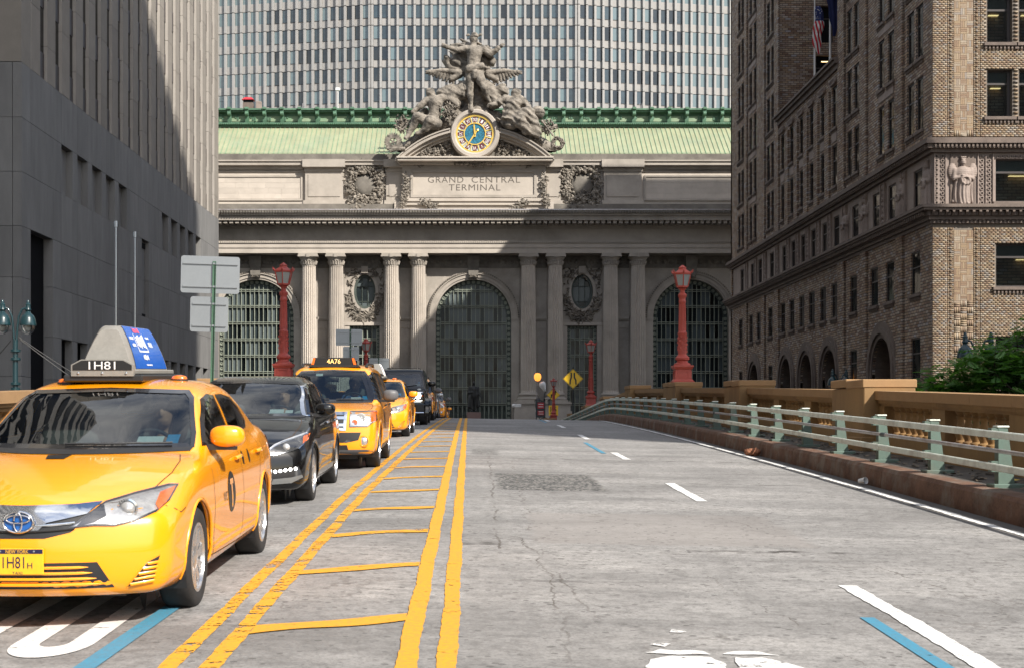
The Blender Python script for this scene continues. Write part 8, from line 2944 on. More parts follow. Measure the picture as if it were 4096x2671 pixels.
def base_car(name, label, cat, sp, res, mat, loc, group, rotz=0.0, dark_trim=None):
 y = loc[1]
 car = thing(name, label, cat, (loc[0], y, H(loc[0], y) + .002), rotz, group, slope(y + 1.3))
 c = Car(sp, res)
 for (view, poly, wd, ymin, ymax, nm) in sp['glass']:
  for v, pl in ((view, poly),) if view in 'FB' else (('R', poly), ('L', poly)):
   c.cut(v, pl, wd * .75, sp.get('gzmin', .6), ymin, ymax)
 me = make_mesh("body", c.P, c.Q[c.keep], mat, True)
 obj("body", me, car)
 vn = np.zeros_like(c.P)
 for k in range(4): np.add.at(vn, c.Q[:, k], c.N)
 vn /= (np.linalg.norm(vn, axis=1)[:, None] + 1e-9)
 hi = c.keep & (c.C[:, 2] > .35)
 obj("cabin_lining", make_mesh("cabin_lining", c.P - vn * .035, c.Q[hi], M['cabin'], True), car)
 for (view, poly, wd, ymin, ymax, nm) in sp['glass']:
  for v, pl in ((view, poly),) if view in 'FB' else (('R', poly), ('L', poly)):
   vs, fs = c.patch(v, inset(resample(pl, .05), wd * .5), .001, .08)
   g = obj(nm, make_mesh(nm, vs, fs, M['car_glass'], True), car)
   vs, fs = c.ring(v, pl, wd, .004)
   obj("window_seal", make_mesh("window_seal", vs, fs, M['frit'], True), g)
 for (yw, zw) in sp['wheels']:
  for s in (1, -1):
   n = 26
   mb = MB()
   ra = sp['arch_r']
   pts = []
   for i in range(n + 1):
    a = R(-14) + (math.pi + R(28)) * i / n
    yy, zz = yw + (ra + .006) * math.cos(a), zw + (ra + .006) * math.sin(a)
    l, nn = c.hit('R' if s > 0 else 'L', yy + .012 * math.cos(a), zz + .012 * math.sin(a))
    pts.append((l.x - s * .004, yy, zz))
   mb.tube(pts, .014, 6)
   mb.build("arch_lip", dark_trim or mat, car, True, 60)
   wl = MB()
   wl.lathe([(ra - .004, 0), (ra - .004, .32)], (s * (sp['W'] - .36) - (.0 if s > 0 else .32) + (.0 if s > 0 else .0), yw, zw), 28, 'x', cap=False)
   wl.lathe([(0.01, 0), (ra, 0)], (s * (sp['W'] - .35), yw, zw), 28, 'x', cap=False)
   f2 = [f_ for f_ in wl.f if sum(wl.v[i][2] for i in f_) / len(f_) > .16]
   w2 = MB(); w2.v = wl.v; w2.f = f2
   w2.build("wheel_well", M['trim'], car)
  for s in (1, -1):
   add_wheel(car, s * (sp['W'] * sp['wy_at'] - sp['tw'] / 2 - .012), yw, sp['wheel_r'], sp['tw'], sp['rim_r'], sp['style'])
 u = MB(); u.box(-sp['W'] + .36, sp['W'] - .36, sp['y0'] + .35, sp['y1'] - .35, .17, .30)
 u.build("underbody", M['trim'], car)
 d = MB()
 gy, gz_ = sp['dash']
 d.bbox(-sp['W'] + .20, sp['W'] - .20, gy, gy + .42, gz_ - .25, gz_, .04)
 d.build("dashboard", M['cabin'], car)
 seats(car, gy + 1.05, gz_ - .42, rear=(gy + 1.95, gz_ - .40))
 st = MB()
 cy, cz = gy + .60, gz_ + .01
 pts = [(.37 + .18 * math.cos(a), cy - .08 * math.sin(a), cz + .16 * math.sin(a)) for a in [2 * math.pi * i / 24 for i in range(25)]]
 st.tube(pts, .016, 6); st.tube([(.20, cy, cz), (.54, cy, cz)], .02, 5); st.tube([(.37, cy, cz), (.37, cy - .25, cz - .12)], .03, 6)
 st.build("steering_wheel", M['cabin'], car, True, 60)
 rv = MB(); rv.bbox(-.12, .12, sp['rv'][0], sp['rv'][0] + .03, sp['rv'][1] - .035, sp['rv'][1] + .035, .01)
 rv.build("rear_view_mirror", M['trim'], car)
 return car, c
def add_patch(c, car, nm, view, poly, mat, off=.004, both=False, smooth=True, grid=.06, parent=None):
 out = []
 for (v, pl) in ([(view, poly)] + ([(view, mirx(poly))] if both and view in 'FBT' else [('L', poly)] if both else [])):
  vs, fs = c.patch(v, pl, off, grid)
  out.append(obj(nm, make_mesh(nm, vs, fs, mat, smooth), parent or car))
 return out
def add_seams(c, car, lines, w=.006, mat=None):
 for (view, pts) in lines:
  for v in ((view,) if view != 'R' else ('R', 'L')):
   vs, fs = c.ribbon(v, pts, w)
   obj("panel_gap", make_mesh("panel_gap", vs, fs, mat or M['seam'], True), car)
  if view == 'T' or view == 'F':
   vs, fs = c.ribbon(view, [(-p[0], p[1]) for p in pts], w)
   obj("panel_gap", make_mesh("panel_gap", vs, fs, mat or M['seam'], True), car)
def surface_text(c, car, s, view, a0, b0, size, mat, width=None, off=.004, sx=1.0, name="lettering"):
 v, f = text_geo(s, size)
 if not len(v): return
 v = v - np.array([(v[:, 0].max() + v[:, 0].min()) / 2, (v[:, 1].max() + v[:, 1].min()) / 2, 0])
 k = (width / (v[:, 0].max() - v[:, 0].min())) if width else 1.0
 pts = [tuple(c.on(view, a0 + sx * p[0] * k, b0 + p[1], off)) for p in v]
 return obj(name, make_mesh(name, pts, f, mat), car)
def handles(c, car, ys, z, mat):
 for y in ys:
  for v in 'RL':
   l, n = c.hit(v, y, z)
   mb = MB(); mb.tube([l + n * .012 + Vector((0, -.09, 0)), l + n * .034 + Vector((0, -.05, .004)), l + n * .034 + Vector((0, .05, .008)), l + n * .012 + Vector((0, .09, .01))], .014, 6)
   mb.build("door_handle", mat, car, True, 60)
_pe = {}
def person(label, loc, rotx, shirt, lean=0.0, glasses=False):
 t = thing("person", label, "person", loc, 0.0, None, rotx)
 def skin(x, y, z):
  d = ellip(x, y, z, (0, -.03, .76), (.078, .098, .118))
  d = smin(d, ellip(x, y, z, (0, -.06, .70), (.055, .07, .07)), .03)
  d = smin(d, ellip(x, y, z, (0, -.135, .745), (.016, .022, .03)), .012)
  d = smin(d, ellip(x, y, z, (0, -.118, .69), (.03, .014, .012)), .01)
  for s in (-1, 1):
   d = smin(d, ellip(x, y, z, (s * .082, .0, .75), (.014, .026, .035)), .01)
   d = smin(d, ellip(x, y, z, (s * .032, -.112, .785), (.022, .014, .010)), .01)
  d = smin(d, capsule(x, y, z, (0, .0, .64), (0, -.01, .55), .055, .06), .03)
  d = smin(d, ellip(x, y, z, (0, .02, .42), (.19, .10, .15)), .05)
  d = smin(d, capsule(x, y, z, (0, .03, .4), (0, .03, .05), .15, .15), .05)
  for s in (-1, 1):
   d = smin(d, capsule(x, y, z, (s * .19, .01, .50), (s * .25, -.10, .28), .055, .045), .03)
   d = smin(d, capsule(x, y, z, (s * .25, -.10, .28), (s * .17, -.36, .36), .042, .030), .02)
   d = smin(d, ellip(x, y, z, (s * .165, -.40, .375), (.028, .045, .038)), .015)
   for k in range(4):
    d = smin(d, capsule(x, y, z, (s * (.150 + .012 * k), -.425, .395 - .018 * k), (s * (.135 + .012 * k), -.445, .375 - .018 * k), .010, .008), .006)
   d = smin(d, capsule(x, y, z, (s * .15, -.40, .40), (s * .135, -.43, .415), .011, .009), .006)
   d = smin(d, capsule(x, y, z, (s * .09, .0, .04), (s * .12, -.42, .06), .085, .06), .04)
  return d
 def shirt_f(x, y, z):
  d = ellip(x, y, z, (0, .02, .42), (.205, .115, .165))
  d = smin(d, capsule(x, y, z, (0, .03, .4), (0, .03, .06), .165, .165), .05)
  for s in (-1, 1):
   d = smin(d, capsule(x, y, z, (s * .19, .01, .50), (s * .235, -.07, .34), .068, .062), .03)
  return d + .003 * np.sin(z * 60 + x * 20)
 def tro(x, y, z):
  d = capsule(x, y, z, (.09, .0, .04), (.12, -.43, .06), .097, .072)
  return np.minimum(d, capsule(x, y, z, (-.09, .0, .04), (-.12, -.43, .06), .097, .072))
 def hair(x, y, z):
  d = ellip(x, y, z, (0, -.005, .80), (.086, .10, .095))
  return smax(d, -(ellip(x, y, z, (0, -.13, .70), (.09, .075, .13))), .01)
 if not _pe:
  for nm, f, lo, hi, rs in (("body", skin, (-.32, -.5, -.12), (.32, .2, .92), .0125), ("shirt", shirt_f, (-.34, -.2, -.15), (.34, .25, .62), .025), ("trousers", tro, (-.25, -.56, -.1), (.25, .15, .18), .03), ("hair", hair, (-.12, -.15, .66), (.12, .13, .92), .014)):
   _pe[nm] = surfnet(f, lo, hi, rs, 1)
 for nm, mt in (("body", M['skin']), ("shirt", shirt), ("trousers", M['trousers']), ("hair", M['hair'])):
  P, Q = _pe[nm]
  if nm == "body": b = obj(nm, make_mesh(nm, P, Q, mt, True), t, (0, 0, 0), (lean, 0, 0))
  else: obj(nm, make_mesh(nm, P, Q, mt, True), b)
 if glasses:
  g = MB()
  for s in (-1, 1):
   g.tube(torus_pts((s * .036, -.128, .77), .028, .022, 16), .004, 5)
  g.tube([(-.01, -.13, .775), (.01, -.13, .775)], .004, 4)
  g.build("glasses", M['sign_black'], b)
 return t
# ---- the individual vehicles
CAMRY = dict(W=.91, y0=-.97, y1=3.84, h=1.51, gmid=1.75,
 low=[(-.86, .19), (-.955, .24), (-.975, .40), (-.965, .56), (-.93, .70), (-.82, .785), (-.45, .91), (-.05, 1.0), (.35, 1.045), (1.6, 1.07), (2.9, 1.115), (3.35, 1.14), (3.72, 1.12), (3.80, 1.07), (3.82, .75), (3.84, .60), (3.80, .38), (3.70, .25), (3.2, .20), (.6, .19)],
 top=[(.16, .95), (.38, 1.05), (.80, 1.275), (1.16, 1.44), (1.50, 1.495), (1.85, 1.508), (2.25, 1.49), (2.60, 1.435), (3.02, 1.29), (3.42, 1.13), (3.5, .95)],
 wz=[(0, .93), (.20, .945), (.35, .985), (.62, 1.0), (.80, .985), (.93, .955), (1.05, .90), (2.2, .90)],
 wy=[(-1.3, .80), (-.97, .865), (-.75, .925), (-.45, .97), (0, .99), (.6, 1.0), (2.8, 1.0), (3.3, .97), (3.85, .89), (4.2, .85)],
 gw=[(.9, .845), (1.05, .81), (1.25, .735), (1.42, .655), (1.52, .57), (2.2, .5)],
 gwy=[(-2, 1), (2.2, 1.0), (3.2, .93), (5, .9)],
 bow_f=.36, bow_r=.22, gbow_f=.20, gbow_r=.16, crown_h=.075, crown_r=.05, wheels=[(0, .335), (2.775, .335)], arch_r=.375, wheel_r=.332, tw=.215, rim_r=.225, style='cover', wy_at=.985,
 dash=(.32, .97), rv=(.95, 1.27), k_low=.11, k_top=.11, gzmin=.9,
 glass=[('F', [(-.745, 1.03), (.745, 1.03), (.725, 1.12), (.625, 1.37), (.57, 1.42), (0, 1.438), (-.57, 1.42), (-.625, 1.37), (-.725, 1.12)], .028, -.2, 1.5, "windscreen"),
  ('R', [(.62, 1.035), (1.60, 1.06), (1.62, 1.375), (1.40, 1.39), (1.18, 1.355), (.90, 1.215)], .030, 0, 4, "side_window"),
  ('R', [(1.70, 1.062), (2.52, 1.095), (2.66, 1.155), (2.50, 1.27), (2.25, 1.35), (1.95, 1.38), (1.70, 1.38)], .030, 0, 4, "side_window"),
  ('B', [(-.62, 1.16), (.62, 1.16), (.52, 1.39), (-.52, 1.39)], .04, 2.3, 4, "rear_window")])
def camry(label, loc, res, rotz=0.0, hero=False, group="yellow taxis in the queue"):
 car, c = base_car("taxi", label, "taxi", CAMRY, res, M['taxi_yellow'], loc, group, rotz)
 add_patch(c, car, "upper_grille", 'F', [(-.38, .675), (-.30, .60), (-.15, .565), (.15, .565), (.30, .60), (.38, .675), (.40, .735), (0, .745), (-.40, .735)], M['trim'], .003)
 add_patch(c, car, "grille_chrome", 'F', [(-.45, .765), (-.38, .70), (-.16, .655), (-.10, .60), (.10, .60), (.16, .655), (.38, .70), (.45, .765), (.30, .752), (0, .747), (-.30, .752)], M['chrome'], .012)
 for k in range(2):
  z = .635 - .032 * k
  mb = MB(); mb.tube([c.on('F', x, z + .02 * (abs(x) / .4) ** 2 + .02 * abs(x), .008) for x in np.linspace(-.32, .32, 15)], .008, 6)
  mb.build("grille_bar", M['chrome'] if k == 0 else M['trim'], car, True, 60)
 l, n = c.hit('F', 0, .655)
 e = MB(); e.lathe([(0, 0), (.082, .004), (.092, .02)], (0, 0, 0), 28, 'y', cap=False)
 em = empty_part("emblem", car, (0, l.y - .03, .665))
 dd = MB(); nn = 28
 dd.add([(.088 * math.cos(2 * math.pi * i / nn), 0.004, .060 * math.sin(2 * math.pi * i / nn)) for i in range(nn)], [tuple(range(nn))])
 dd.build("emblem_disc", M['emblem_blue'], em)
 rg = MB()
 rg.tube(torus_pts((0, 0, 0), .090, .062), .009, 6); rg.tube(torus_pts((0, -.004, .018), .070, .024), .006, 6); rg.tube(torus_pts((0, -.006, 0), .024, .055), .006, 6)
 rg.build("emblem_rings", M['chrome'], em, True, 60)
 hl = [(.29, .625), (.39, .705), (.46, .765), (.60, .805), (.76, .84), (.81, .835), (.805, .755), (.76, .70), (.65, .652), (.54, .63), (.43, .635)]
 for s in (1, -1):
  pl = hl if s > 0 else mirx(hl)
  vs, fs = c.patch('F', pl, .003, .04)
  o = obj("headlight", make_mesh("headlight", vs, fs, M['lamp_silver'], True), car)
  q = [(.33, .635), (.43, .655), (.49, .69), (.46, .75), (.39, .70)]
  vs, fs = c.patch('F', q if s > 0 else mirx(q), .007, .04); obj("inner_reflector", make_mesh("inner_reflector", vs, fs, M['lamp_dark'], True), o)
  q = [(.735, .80), (.81, .833), (.803, .76), (.765, .71), (.74, .74)]
  vs, fs = c.patch('F', q if s > 0 else mirx(q), .008, .04); obj("amber_lens", make_mesh("amber_lens", vs, fs, M['amber'], True), o)
  l, n = c.hit('F', s * .60, .725)
  lb = MB(); lb.lathe([(.062, .0), (.064, -.018), (.052, -.02), (.048, -.008)], (l.x, l.y, l.z), 24, 'y', cap=False); lb.build("projector_ring", M['chrome'], o, True, 50)
  lb = MB(); lb.lathe([(.050, 0), (.044, -.02), (.028, -.034), (0, -.040)], (l.x, l.y + .004, l.z), 20, 'y', cap=False); lb.build("projector_lens", M['lamp_silver'], o, True)
  vs, fs = c.patch('F', pl, .016, .04); obj("lamp_cover", make_mesh("lamp_cover", vs, fs, M['lamp_clear'], True), o)
  vs, fs = c.ring('F', pl, .010, .010); obj("lamp_surround", make_mesh("lamp_surround", vs, fs, M['trim'], True), o)
 add_patch(c, car, "lower_intake", 'F', [(-.45, .42), (-.54, .262), (.54, .262), (.45, .42)], M['trim'], .002)
 for k in range(4):
  z = .392 - .034 * k
  w = .40 + .022 * k
  mb = MB(); mb.tube([c.on('F', x, z, .008) for x in np.linspace(-w, w, 17)], [.002] + [.0095] * 15 + [.002], 6)
  mb.build("intake_slat", M['taxi_yellow'], car, True, 60)
 for s in (1, -1):
  vt = [(.60, .255), (.66, .27), (.755, .29), (.765, .33), (.79, .445), (.72, .41)]
  vs, fs = c.patch('F', vt if s > 0 else mirx(vt), .002, .04); o = obj("corner_vent", make_mesh("corner_vent", vs, fs, M['trim'], True), car)
  for k in range(5):
   z = .275 + .030 * k
   xa, xb = .625 + .024 * k, .752 + .006 * k
   mb = MB(); mb.tube([c.on('F', s * x, z + .012 * (x - xa) / .1, .008) for x in np.linspace(xa, xb, 5)], .0095, 6); mb.build("vent_slat", M['taxi_yellow'], o, True, 60)
  vs, fs = c.ring('F', vt if s > 0 else mirx(vt), .006, .005); obj("vent_edge", make_mesh("vent_edge", vs, fs, M['taxi_yellow'], True), o)
 l, n = c.hit('F', 0, .42)
 p = MB().bbox(-.155, .155, -.012, .0, -.078, .078, .004).build("licence_plate", M['plate_yellow'], car, loc=(0, l.y - .012, .432))
 MB().box(-.152, .152, -.0135, -.0125, .048, .075).build("plate_band", M['plate_navy'], p)
 if hero:
  for (s_, x, z, sz, w, mt) in (("NEW YORK", 0, .061, .030, .135, M['plate_yellow']), ("1H81", -.022, -.004, .098, .128, M['plate_navy']), ("H", .075, -.022, .050, .030, M['plate_navy']), ("TAXI", 0, -.066, .022, .06, M['plate_navy'])):
   me = text_mesh(s_, lambda a, b, d: (a + x, -.0145, b + z), mt, size=sz, width=w, name="lettering"); obj("lettering", me, p)
  for sx in (-1, 1):
   m_ = MB(); m_.lathe([(.006, -.0125), (.006, -.016), (0, -.017)], (sx * .10, 0, .062), 8, 'y'); m_.build("plate_screw", M['chrome'], p)
 add_mirrors(car, .945, .72, 1.10, (.125, .075, .078), M['taxi_yellow'], M['trim'], 'camry')
 handles(c, car, (1.50, 2.50), .90, M['taxi_yellow'])
 add_seams(c, car, [('T', [(.69, .34), (.735, .12), (.74, -.15), (.69, -.45), (.53, -.72), (.40, -.80)]), ('R', [(.50, .93), (.47, .75), (.44, .42), (.50, .25)]), ('R', [(1.645, 1.03), (1.66, .75), (1.64, .40), (1.60, .24)]),
     ('R', [(2.62, 1.06), (2.66, .92), (2.52, .75), (2.42, .62)]), ('R', [(.42, .29), (1.4, .27), (2.36, .28)]), ('R', [(-.40, .70), (-.50, .68), (-.60, .73)])], .007 if hero else .01)
 add_patch(c, car, "cowl", 'F', [(-.73, 1.008), (.73, 1.008), (.74, 1.034), (-.74, 1.034)], M['trim'], .004)
 for s in (-1, 1):
  mb = MB(); mb.tube([c.on('F', s * .1 + x, 1.045 + .01 * x, .02) for x in np.linspace(0, .5, 8)], .007, 5); mb.build("wiper", M['trim'], car)
 for v, sg in (('R', 1), ('L', -1)):
  yc, zc, r = 1.12, .675, .150
  cir = [(yc + r * math.cos(2 * math.pi * i / 32), zc + r * math.sin(2 * math.pi * i / 32)) for i in range(32)]
  vs, fs = c.patch(v, cir, .003, .06); o = obj("roundel", make_mesh("roundel", vs, fs, M['decal_black'], True), car)
  for q in ([(yc - .065, zc + .055), (yc + .065, zc + .055), (yc + .065, zc + .095), (yc - .065, zc + .095)], [(yc - .024, zc - .115), (yc + .024, zc - .115), (yc + .024, zc + .055), (yc - .024, zc + .055)]):
   vs, fs = c.patch(v, q, .005, .05); obj("roundel_letter", make_mesh("roundel_letter", vs, fs, M['taxi_yellow'], True), o)
  surface_text(c, car, "NYC", v, .86, .66, .095, M['decal_black'], .15, sx=sg)
  for yc2 in (1.86, 2.14):
   cir = [(yc2 - .09 + .035 * math.cos(2 * math.pi * i / 20), .885 + .055 * math.sin(2 * math.pi * i / 20)) for i in range(20)]
   vs, fs = c.patch(v, cir, .003, .06); obj("small_roundel", make_mesh("small_roundel", vs, fs, M['decal_black'], True), car)
 for s in (1, -1):
  add_patch(c, car, "rear_light", 'R' if s > 0 else 'L', [(3.50, .98), (3.72, 1.0), (3.74, .86), (3.58, .84)], flat('tail_red', (.35, .01, .01), .2, coat=.8) if 'tail_red' not in bpy.data.materials else bpy.data.materials['tail_red'], .004)
 for (x0, x1, z0, z1, mt) in ((.36, .53, 1.065, 1.11, M['sticker_white']), (.55, .63, 1.06, 1.12, M['sticker_blue'])):
  add_patch(c, car, "sticker", 'F', [(x0, z0), (x1, z0), (x1, z1), (x0, z1)], mt, -.004)
 if hero:
  add_patch(c, car, "hood_medallion", 'T', [(-.10, -.10), (.02, -.10), (.04, .02), (-.12, .02)], M['decal_black'], .004)
 return car, c
def topper(car, c, front_y, z0, hero=True):
 t = empty_part("roof_advert", car, (-.09, front_y, z0))
 MB().bbox(-.30, .30, -.10, 1.36, -.045, .012, .012).build("mount", M['trim'], t)
 MB().bbox(-.225, .225, -.085, 1.34, .012, .050, .008).build("base_bar", M['ad_grey'], t)
 sec = [(.205, .05), (.188, .12), (.160, .20), (.122, .29), (.082, .365), (.060, .385)]
 full = sec + [(-x, z) for x, z in sec[::-1]]
 L0, L1 = .02, 1.22
 b = MB()
 prof = [(0.0, .96), (.0, 1.0)]
 ys = [(-.005, .90), (.03, .97), (.10, 1.0), (L1 - .08, 1.0), (L1, .95)]
 vs, fs = [], []
 for (y, k) in ys:
  for (x, z) in full: vs.append((x * k, y + (.10 * (z - .05) / .33 if y < .15 else -.06 * (z - .05) / .33), .05 + (z - .05) * (k if k < 1 else 1)))
 n = len(full)
 for i in range(len(ys) - 1):
  for q in range(n - 1): fs.append((i * n + q, i * n + q + 1, (i + 1) * n + q + 1, (i + 1) * n + q))
 fs.append(tuple(range(n))); fs.append(tuple(range(len(ys) * n - 1, (len(ys) - 1) * n - 1, -1)))
 b.add(vs, fs)
 b.build("housing", M['ad_grey'], t, True, 35)
 def side(y, s, sg, off=.004):
  k = s * (len(sec) - 1); i = min(int(k), len(sec) - 2); f_ = k - i
  x = sec[i][0] + (sec[i + 1][0] - sec[i][0]) * f_; z = sec[i][1] + (sec[i + 1][1] - sec[i][1]) * f_
  dx, dz = sec[i + 1][0] - sec[i][0], sec[i + 1][1] - sec[i][1]
  ln = math.hypot(dx, dz)
  yy = y + .10 * (z - .05) / .33 * max(0, 1 - (y - .05) / .9) - .06 * (z - .05) / .33 * max(0, (y - .1) / .9)
  return (sg * (x + dz / ln * off), yy, z - dx / ln * off * 1.0)
 for sg in (1, -1):
  vs, fs = [], []
  for i in range(11):
   for j in range(9): vs.append(side(.085 + 1.06 * i / 10, .02 + .93 * j / 8, sg))
  for i in range(10):
   for j in range(8): fs.append((i * 9 + j, i * 9 + j + 1, (i + 1) * 9 + j + 1, (i + 1) * 9 + j))
  o = obj("advert_panel", make_mesh("advert_panel", vs, fs, M['ad_blue'] if hero else M['sign_white'], True), t)
  def tx(yc, sc, w, h, n, mt, sl=.0):
   vs, fs = [], []
   for i in range(n):
    y0 = yc - w / 2 + w * (i + .15) / n; y1 = yc - w / 2 + w * (i + .85) / n
    k = h * (.7 + .3 * ((i * 7) % 3) / 2)
    b_ = len(vs)
    vs += [side(y0, sc - k / 2, sg, .008), side(y1, sc - k / 2, sg, .008), side(y1 + sl, sc + k / 2, sg, .008), side(y0 + sl, sc + k / 2, sg, .008)]
    fs.append((b_, b_ + 1, b_ + 2, b_ + 3))
   obj("advert_marks", make_mesh("advert_marks", vs, fs, mt), o)
  if hero:
   tx(.50, .76, .24, .10, 6, M['ad_pink'], .01); tx(.40, .84, .02, .16, 1, M['ad_pink']); tx(.60, .83, .02, .14, 1, M['ad_pink'])
   tx(.50, .55, .28, .24, 6, M['ad_white'])
   for q in ([(.33, .36), (.67, .36), (.67, .39), (.33, .39)], [(.33, .70), (.35, .70), (.35, .39), (.33, .39)], [(.65, .70), (.67, .70), (.67, .39), (.65, .39)]):
    vs = [side(p[0], p[1], sg, .007) for p in q]
    obj("advert_frame", make_mesh("advert_frame", vs, [(0, 1, 2, 3)], M['ad_white']), o)
   tx(.50, .26, .18, .11, 5, M['ad_white'])
   tx(.20, .60, .16, .06, 7, M['ad_white']); tx(.22, .48, .12, .06, 5, M['ad_white'])
   tx(.80, .62, .14, .05, 6, M['ad_white']); tx(.82, .50, .15, .10, 5, M['ad_white'])
   tx(.54, .10, .20, .04, 9, M['ad_white'])
  else:
   tx(.5, .55, .3, .3, 4, M['ad_blue']); tx(.45, .30, .1, .08, 1, M['clock_red'])
 nb = MB()
 nb.prism([(-.235, .0), (.235, .0), (.235, .085), (.16, .125), (-.16, .125), (-.235, .085)], 'y', -.115, -.075)
 o = nb.build("number_board", M['ad_grey'], t);
 fb = MB(); fb.prism([(-.222, .045), (.222, .045), (.222, .082), (.155, .117), (-.155, .117), (-.222, .082)], 'y', -.119, -.1152)
 fb.build("number_face", M['sign_black'], o)
 if hero: me = text_mesh("1H81", lambda a, b_, d: (a, -.1215, b_ + .080), M['sign_white'], size=.085, width=.20, name="number"); obj("number", me, o)
 for x in (-.18, 0, .18):
  m_ = MB(); m_.lathe([(.010, -.1155), (.009, -.121), (0, -.123)], (x, 0, .022), 10, 'y'); m_.build("bolt", M['chrome'], o)
 for sg in (1, -1):
  l, nn = c.hit('T', sg * .40, front_y + (.30 if sg > 0 else .02))
  a = MB(); a.lathe([(.05, -.02), (.05, .012), (.045, .03), (.03, .04), (0, .045)], (0, 0, 0), 14)
  q = a.build("amber_lamp", M['amber'], car, True, 50); q.location = l; q.scale = (1.25, .9, .9)
  a = MB(); a.lathe([(.055, -.02), (.055, .010), (.0, .011)], (0, 0, 0), 14); q2 = a.build("lamp_base", M['trim'], q)
 return t
hero, hero_c = camry("nearest yellow taxi sedan with blue advertising box on its roof", (-2.69, 9.44, 0), .022, R(-.3), True)
topper(hero, hero_c, 1.40, 1.525, True)
person("taxi driver in a dark shirt at the wheel of nearest taxi", (-2.69 + .37, 9.44 + 1.35, H(-2.3, 10.8) + .50), slope(10.8), M['shirt_dark'])
far_taxi, far_c = camry("yellow taxi sedan with white roof advert behind the yellow off-road taxi", (-2.49, 36.8, 0), .04)
topper(far_taxi, far_c, 1.30, 1.525, False)
# ---- black sedan
SEDAN = dict(W=.93, y0=-.98, y1=3.87, h=1.52, gmid=1.8,
 low=[(-.85, .18), (-.95, .22), (-.985, .36), (-.97, .55), (-.93, .66), (-.84, .765), (-.45, .895), (-.05, .985), (.35, 1.035), (1.6, 1.06), (2.9, 1.11), (3.4, 1.13), (3.76, 1.12), (3.83, 1.06), (3.84, .78), (3.87, .62), (3.82, .38), (3.7, .24), (3.2, .19), (.6, .18)],
 top=[(.10, .95), (.36, 1.04), (.80, 1.29), (1.18, 1.455), (1.55, 1.51), (1.9, 1.522), (2.30, 1.495), (2.75, 1.40), (3.2, 1.25), (3.58, 1.12), (3.65, .95)],
 wz=[(0, .92), (.20, .94), (.35, .985), (.62, 1.0), (.82, .985), (.95, .95), (1.05, .90), (2.2, .90)],
 wy=[(-1.3, .80), (-.98, .865), (-.75, .93), (-.45, .97), (0, .99), (.6, 1.0), (2.8, 1.0), (3.3, .975), (3.87, .90), (4.2, .85)],
 gw=[(.9, .86), (1.05, .82), (1.25, .735), (1.42, .655), (1.53, .56), (2.2, .5)], gwy=[(-2, 1), (2.2, 1.0), (3.3, .92), (5, .9)],
 bow_f=.38, bow_r=.22, gbow_f=.22, gbow_r=.16, crown_h=.07, crown_r=.05, wheels=[(0, .335), (2.805, .335)], arch_r=.375, wheel_r=.335, tw=.22, rim_r=.235, style='ten', wy_at=.985,
 dash=(.32, .97), rv=(.95, 1.28), k_low=.11, k_top=.11, gzmin=.9,
 glass=[('F', [(-.75, 1.02), (.75, 1.02), (.73, 1.11), (.63, 1.385), (.57, 1.435), (0, 1.455), (-.57, 1.435), (-.63, 1.385), (-.73, 1.11)], .028, -.2, 1.5, "windscreen"),
  ('R', [(.55, 1.03), (1.62, 1.055), (1.64, 1.39), (1.40, 1.40), (1.15, 1.36), (.85, 1.21)], .026, 0, 4, "side_window"),
  ('R', [(1.70, 1.057), (2.75, 1.10), (2.95, 1.165), (2.70, 1.27), (2.30, 1.37), (1.95, 1.40), (1.70, 1.40)], .026, 0, 4, "side_window"),
  ('B', [(-.62, 1.15), (.62, 1.15), (.50, 1.37), (-.50, 1.37)], .04, 2.3, 4, "rear_window")])
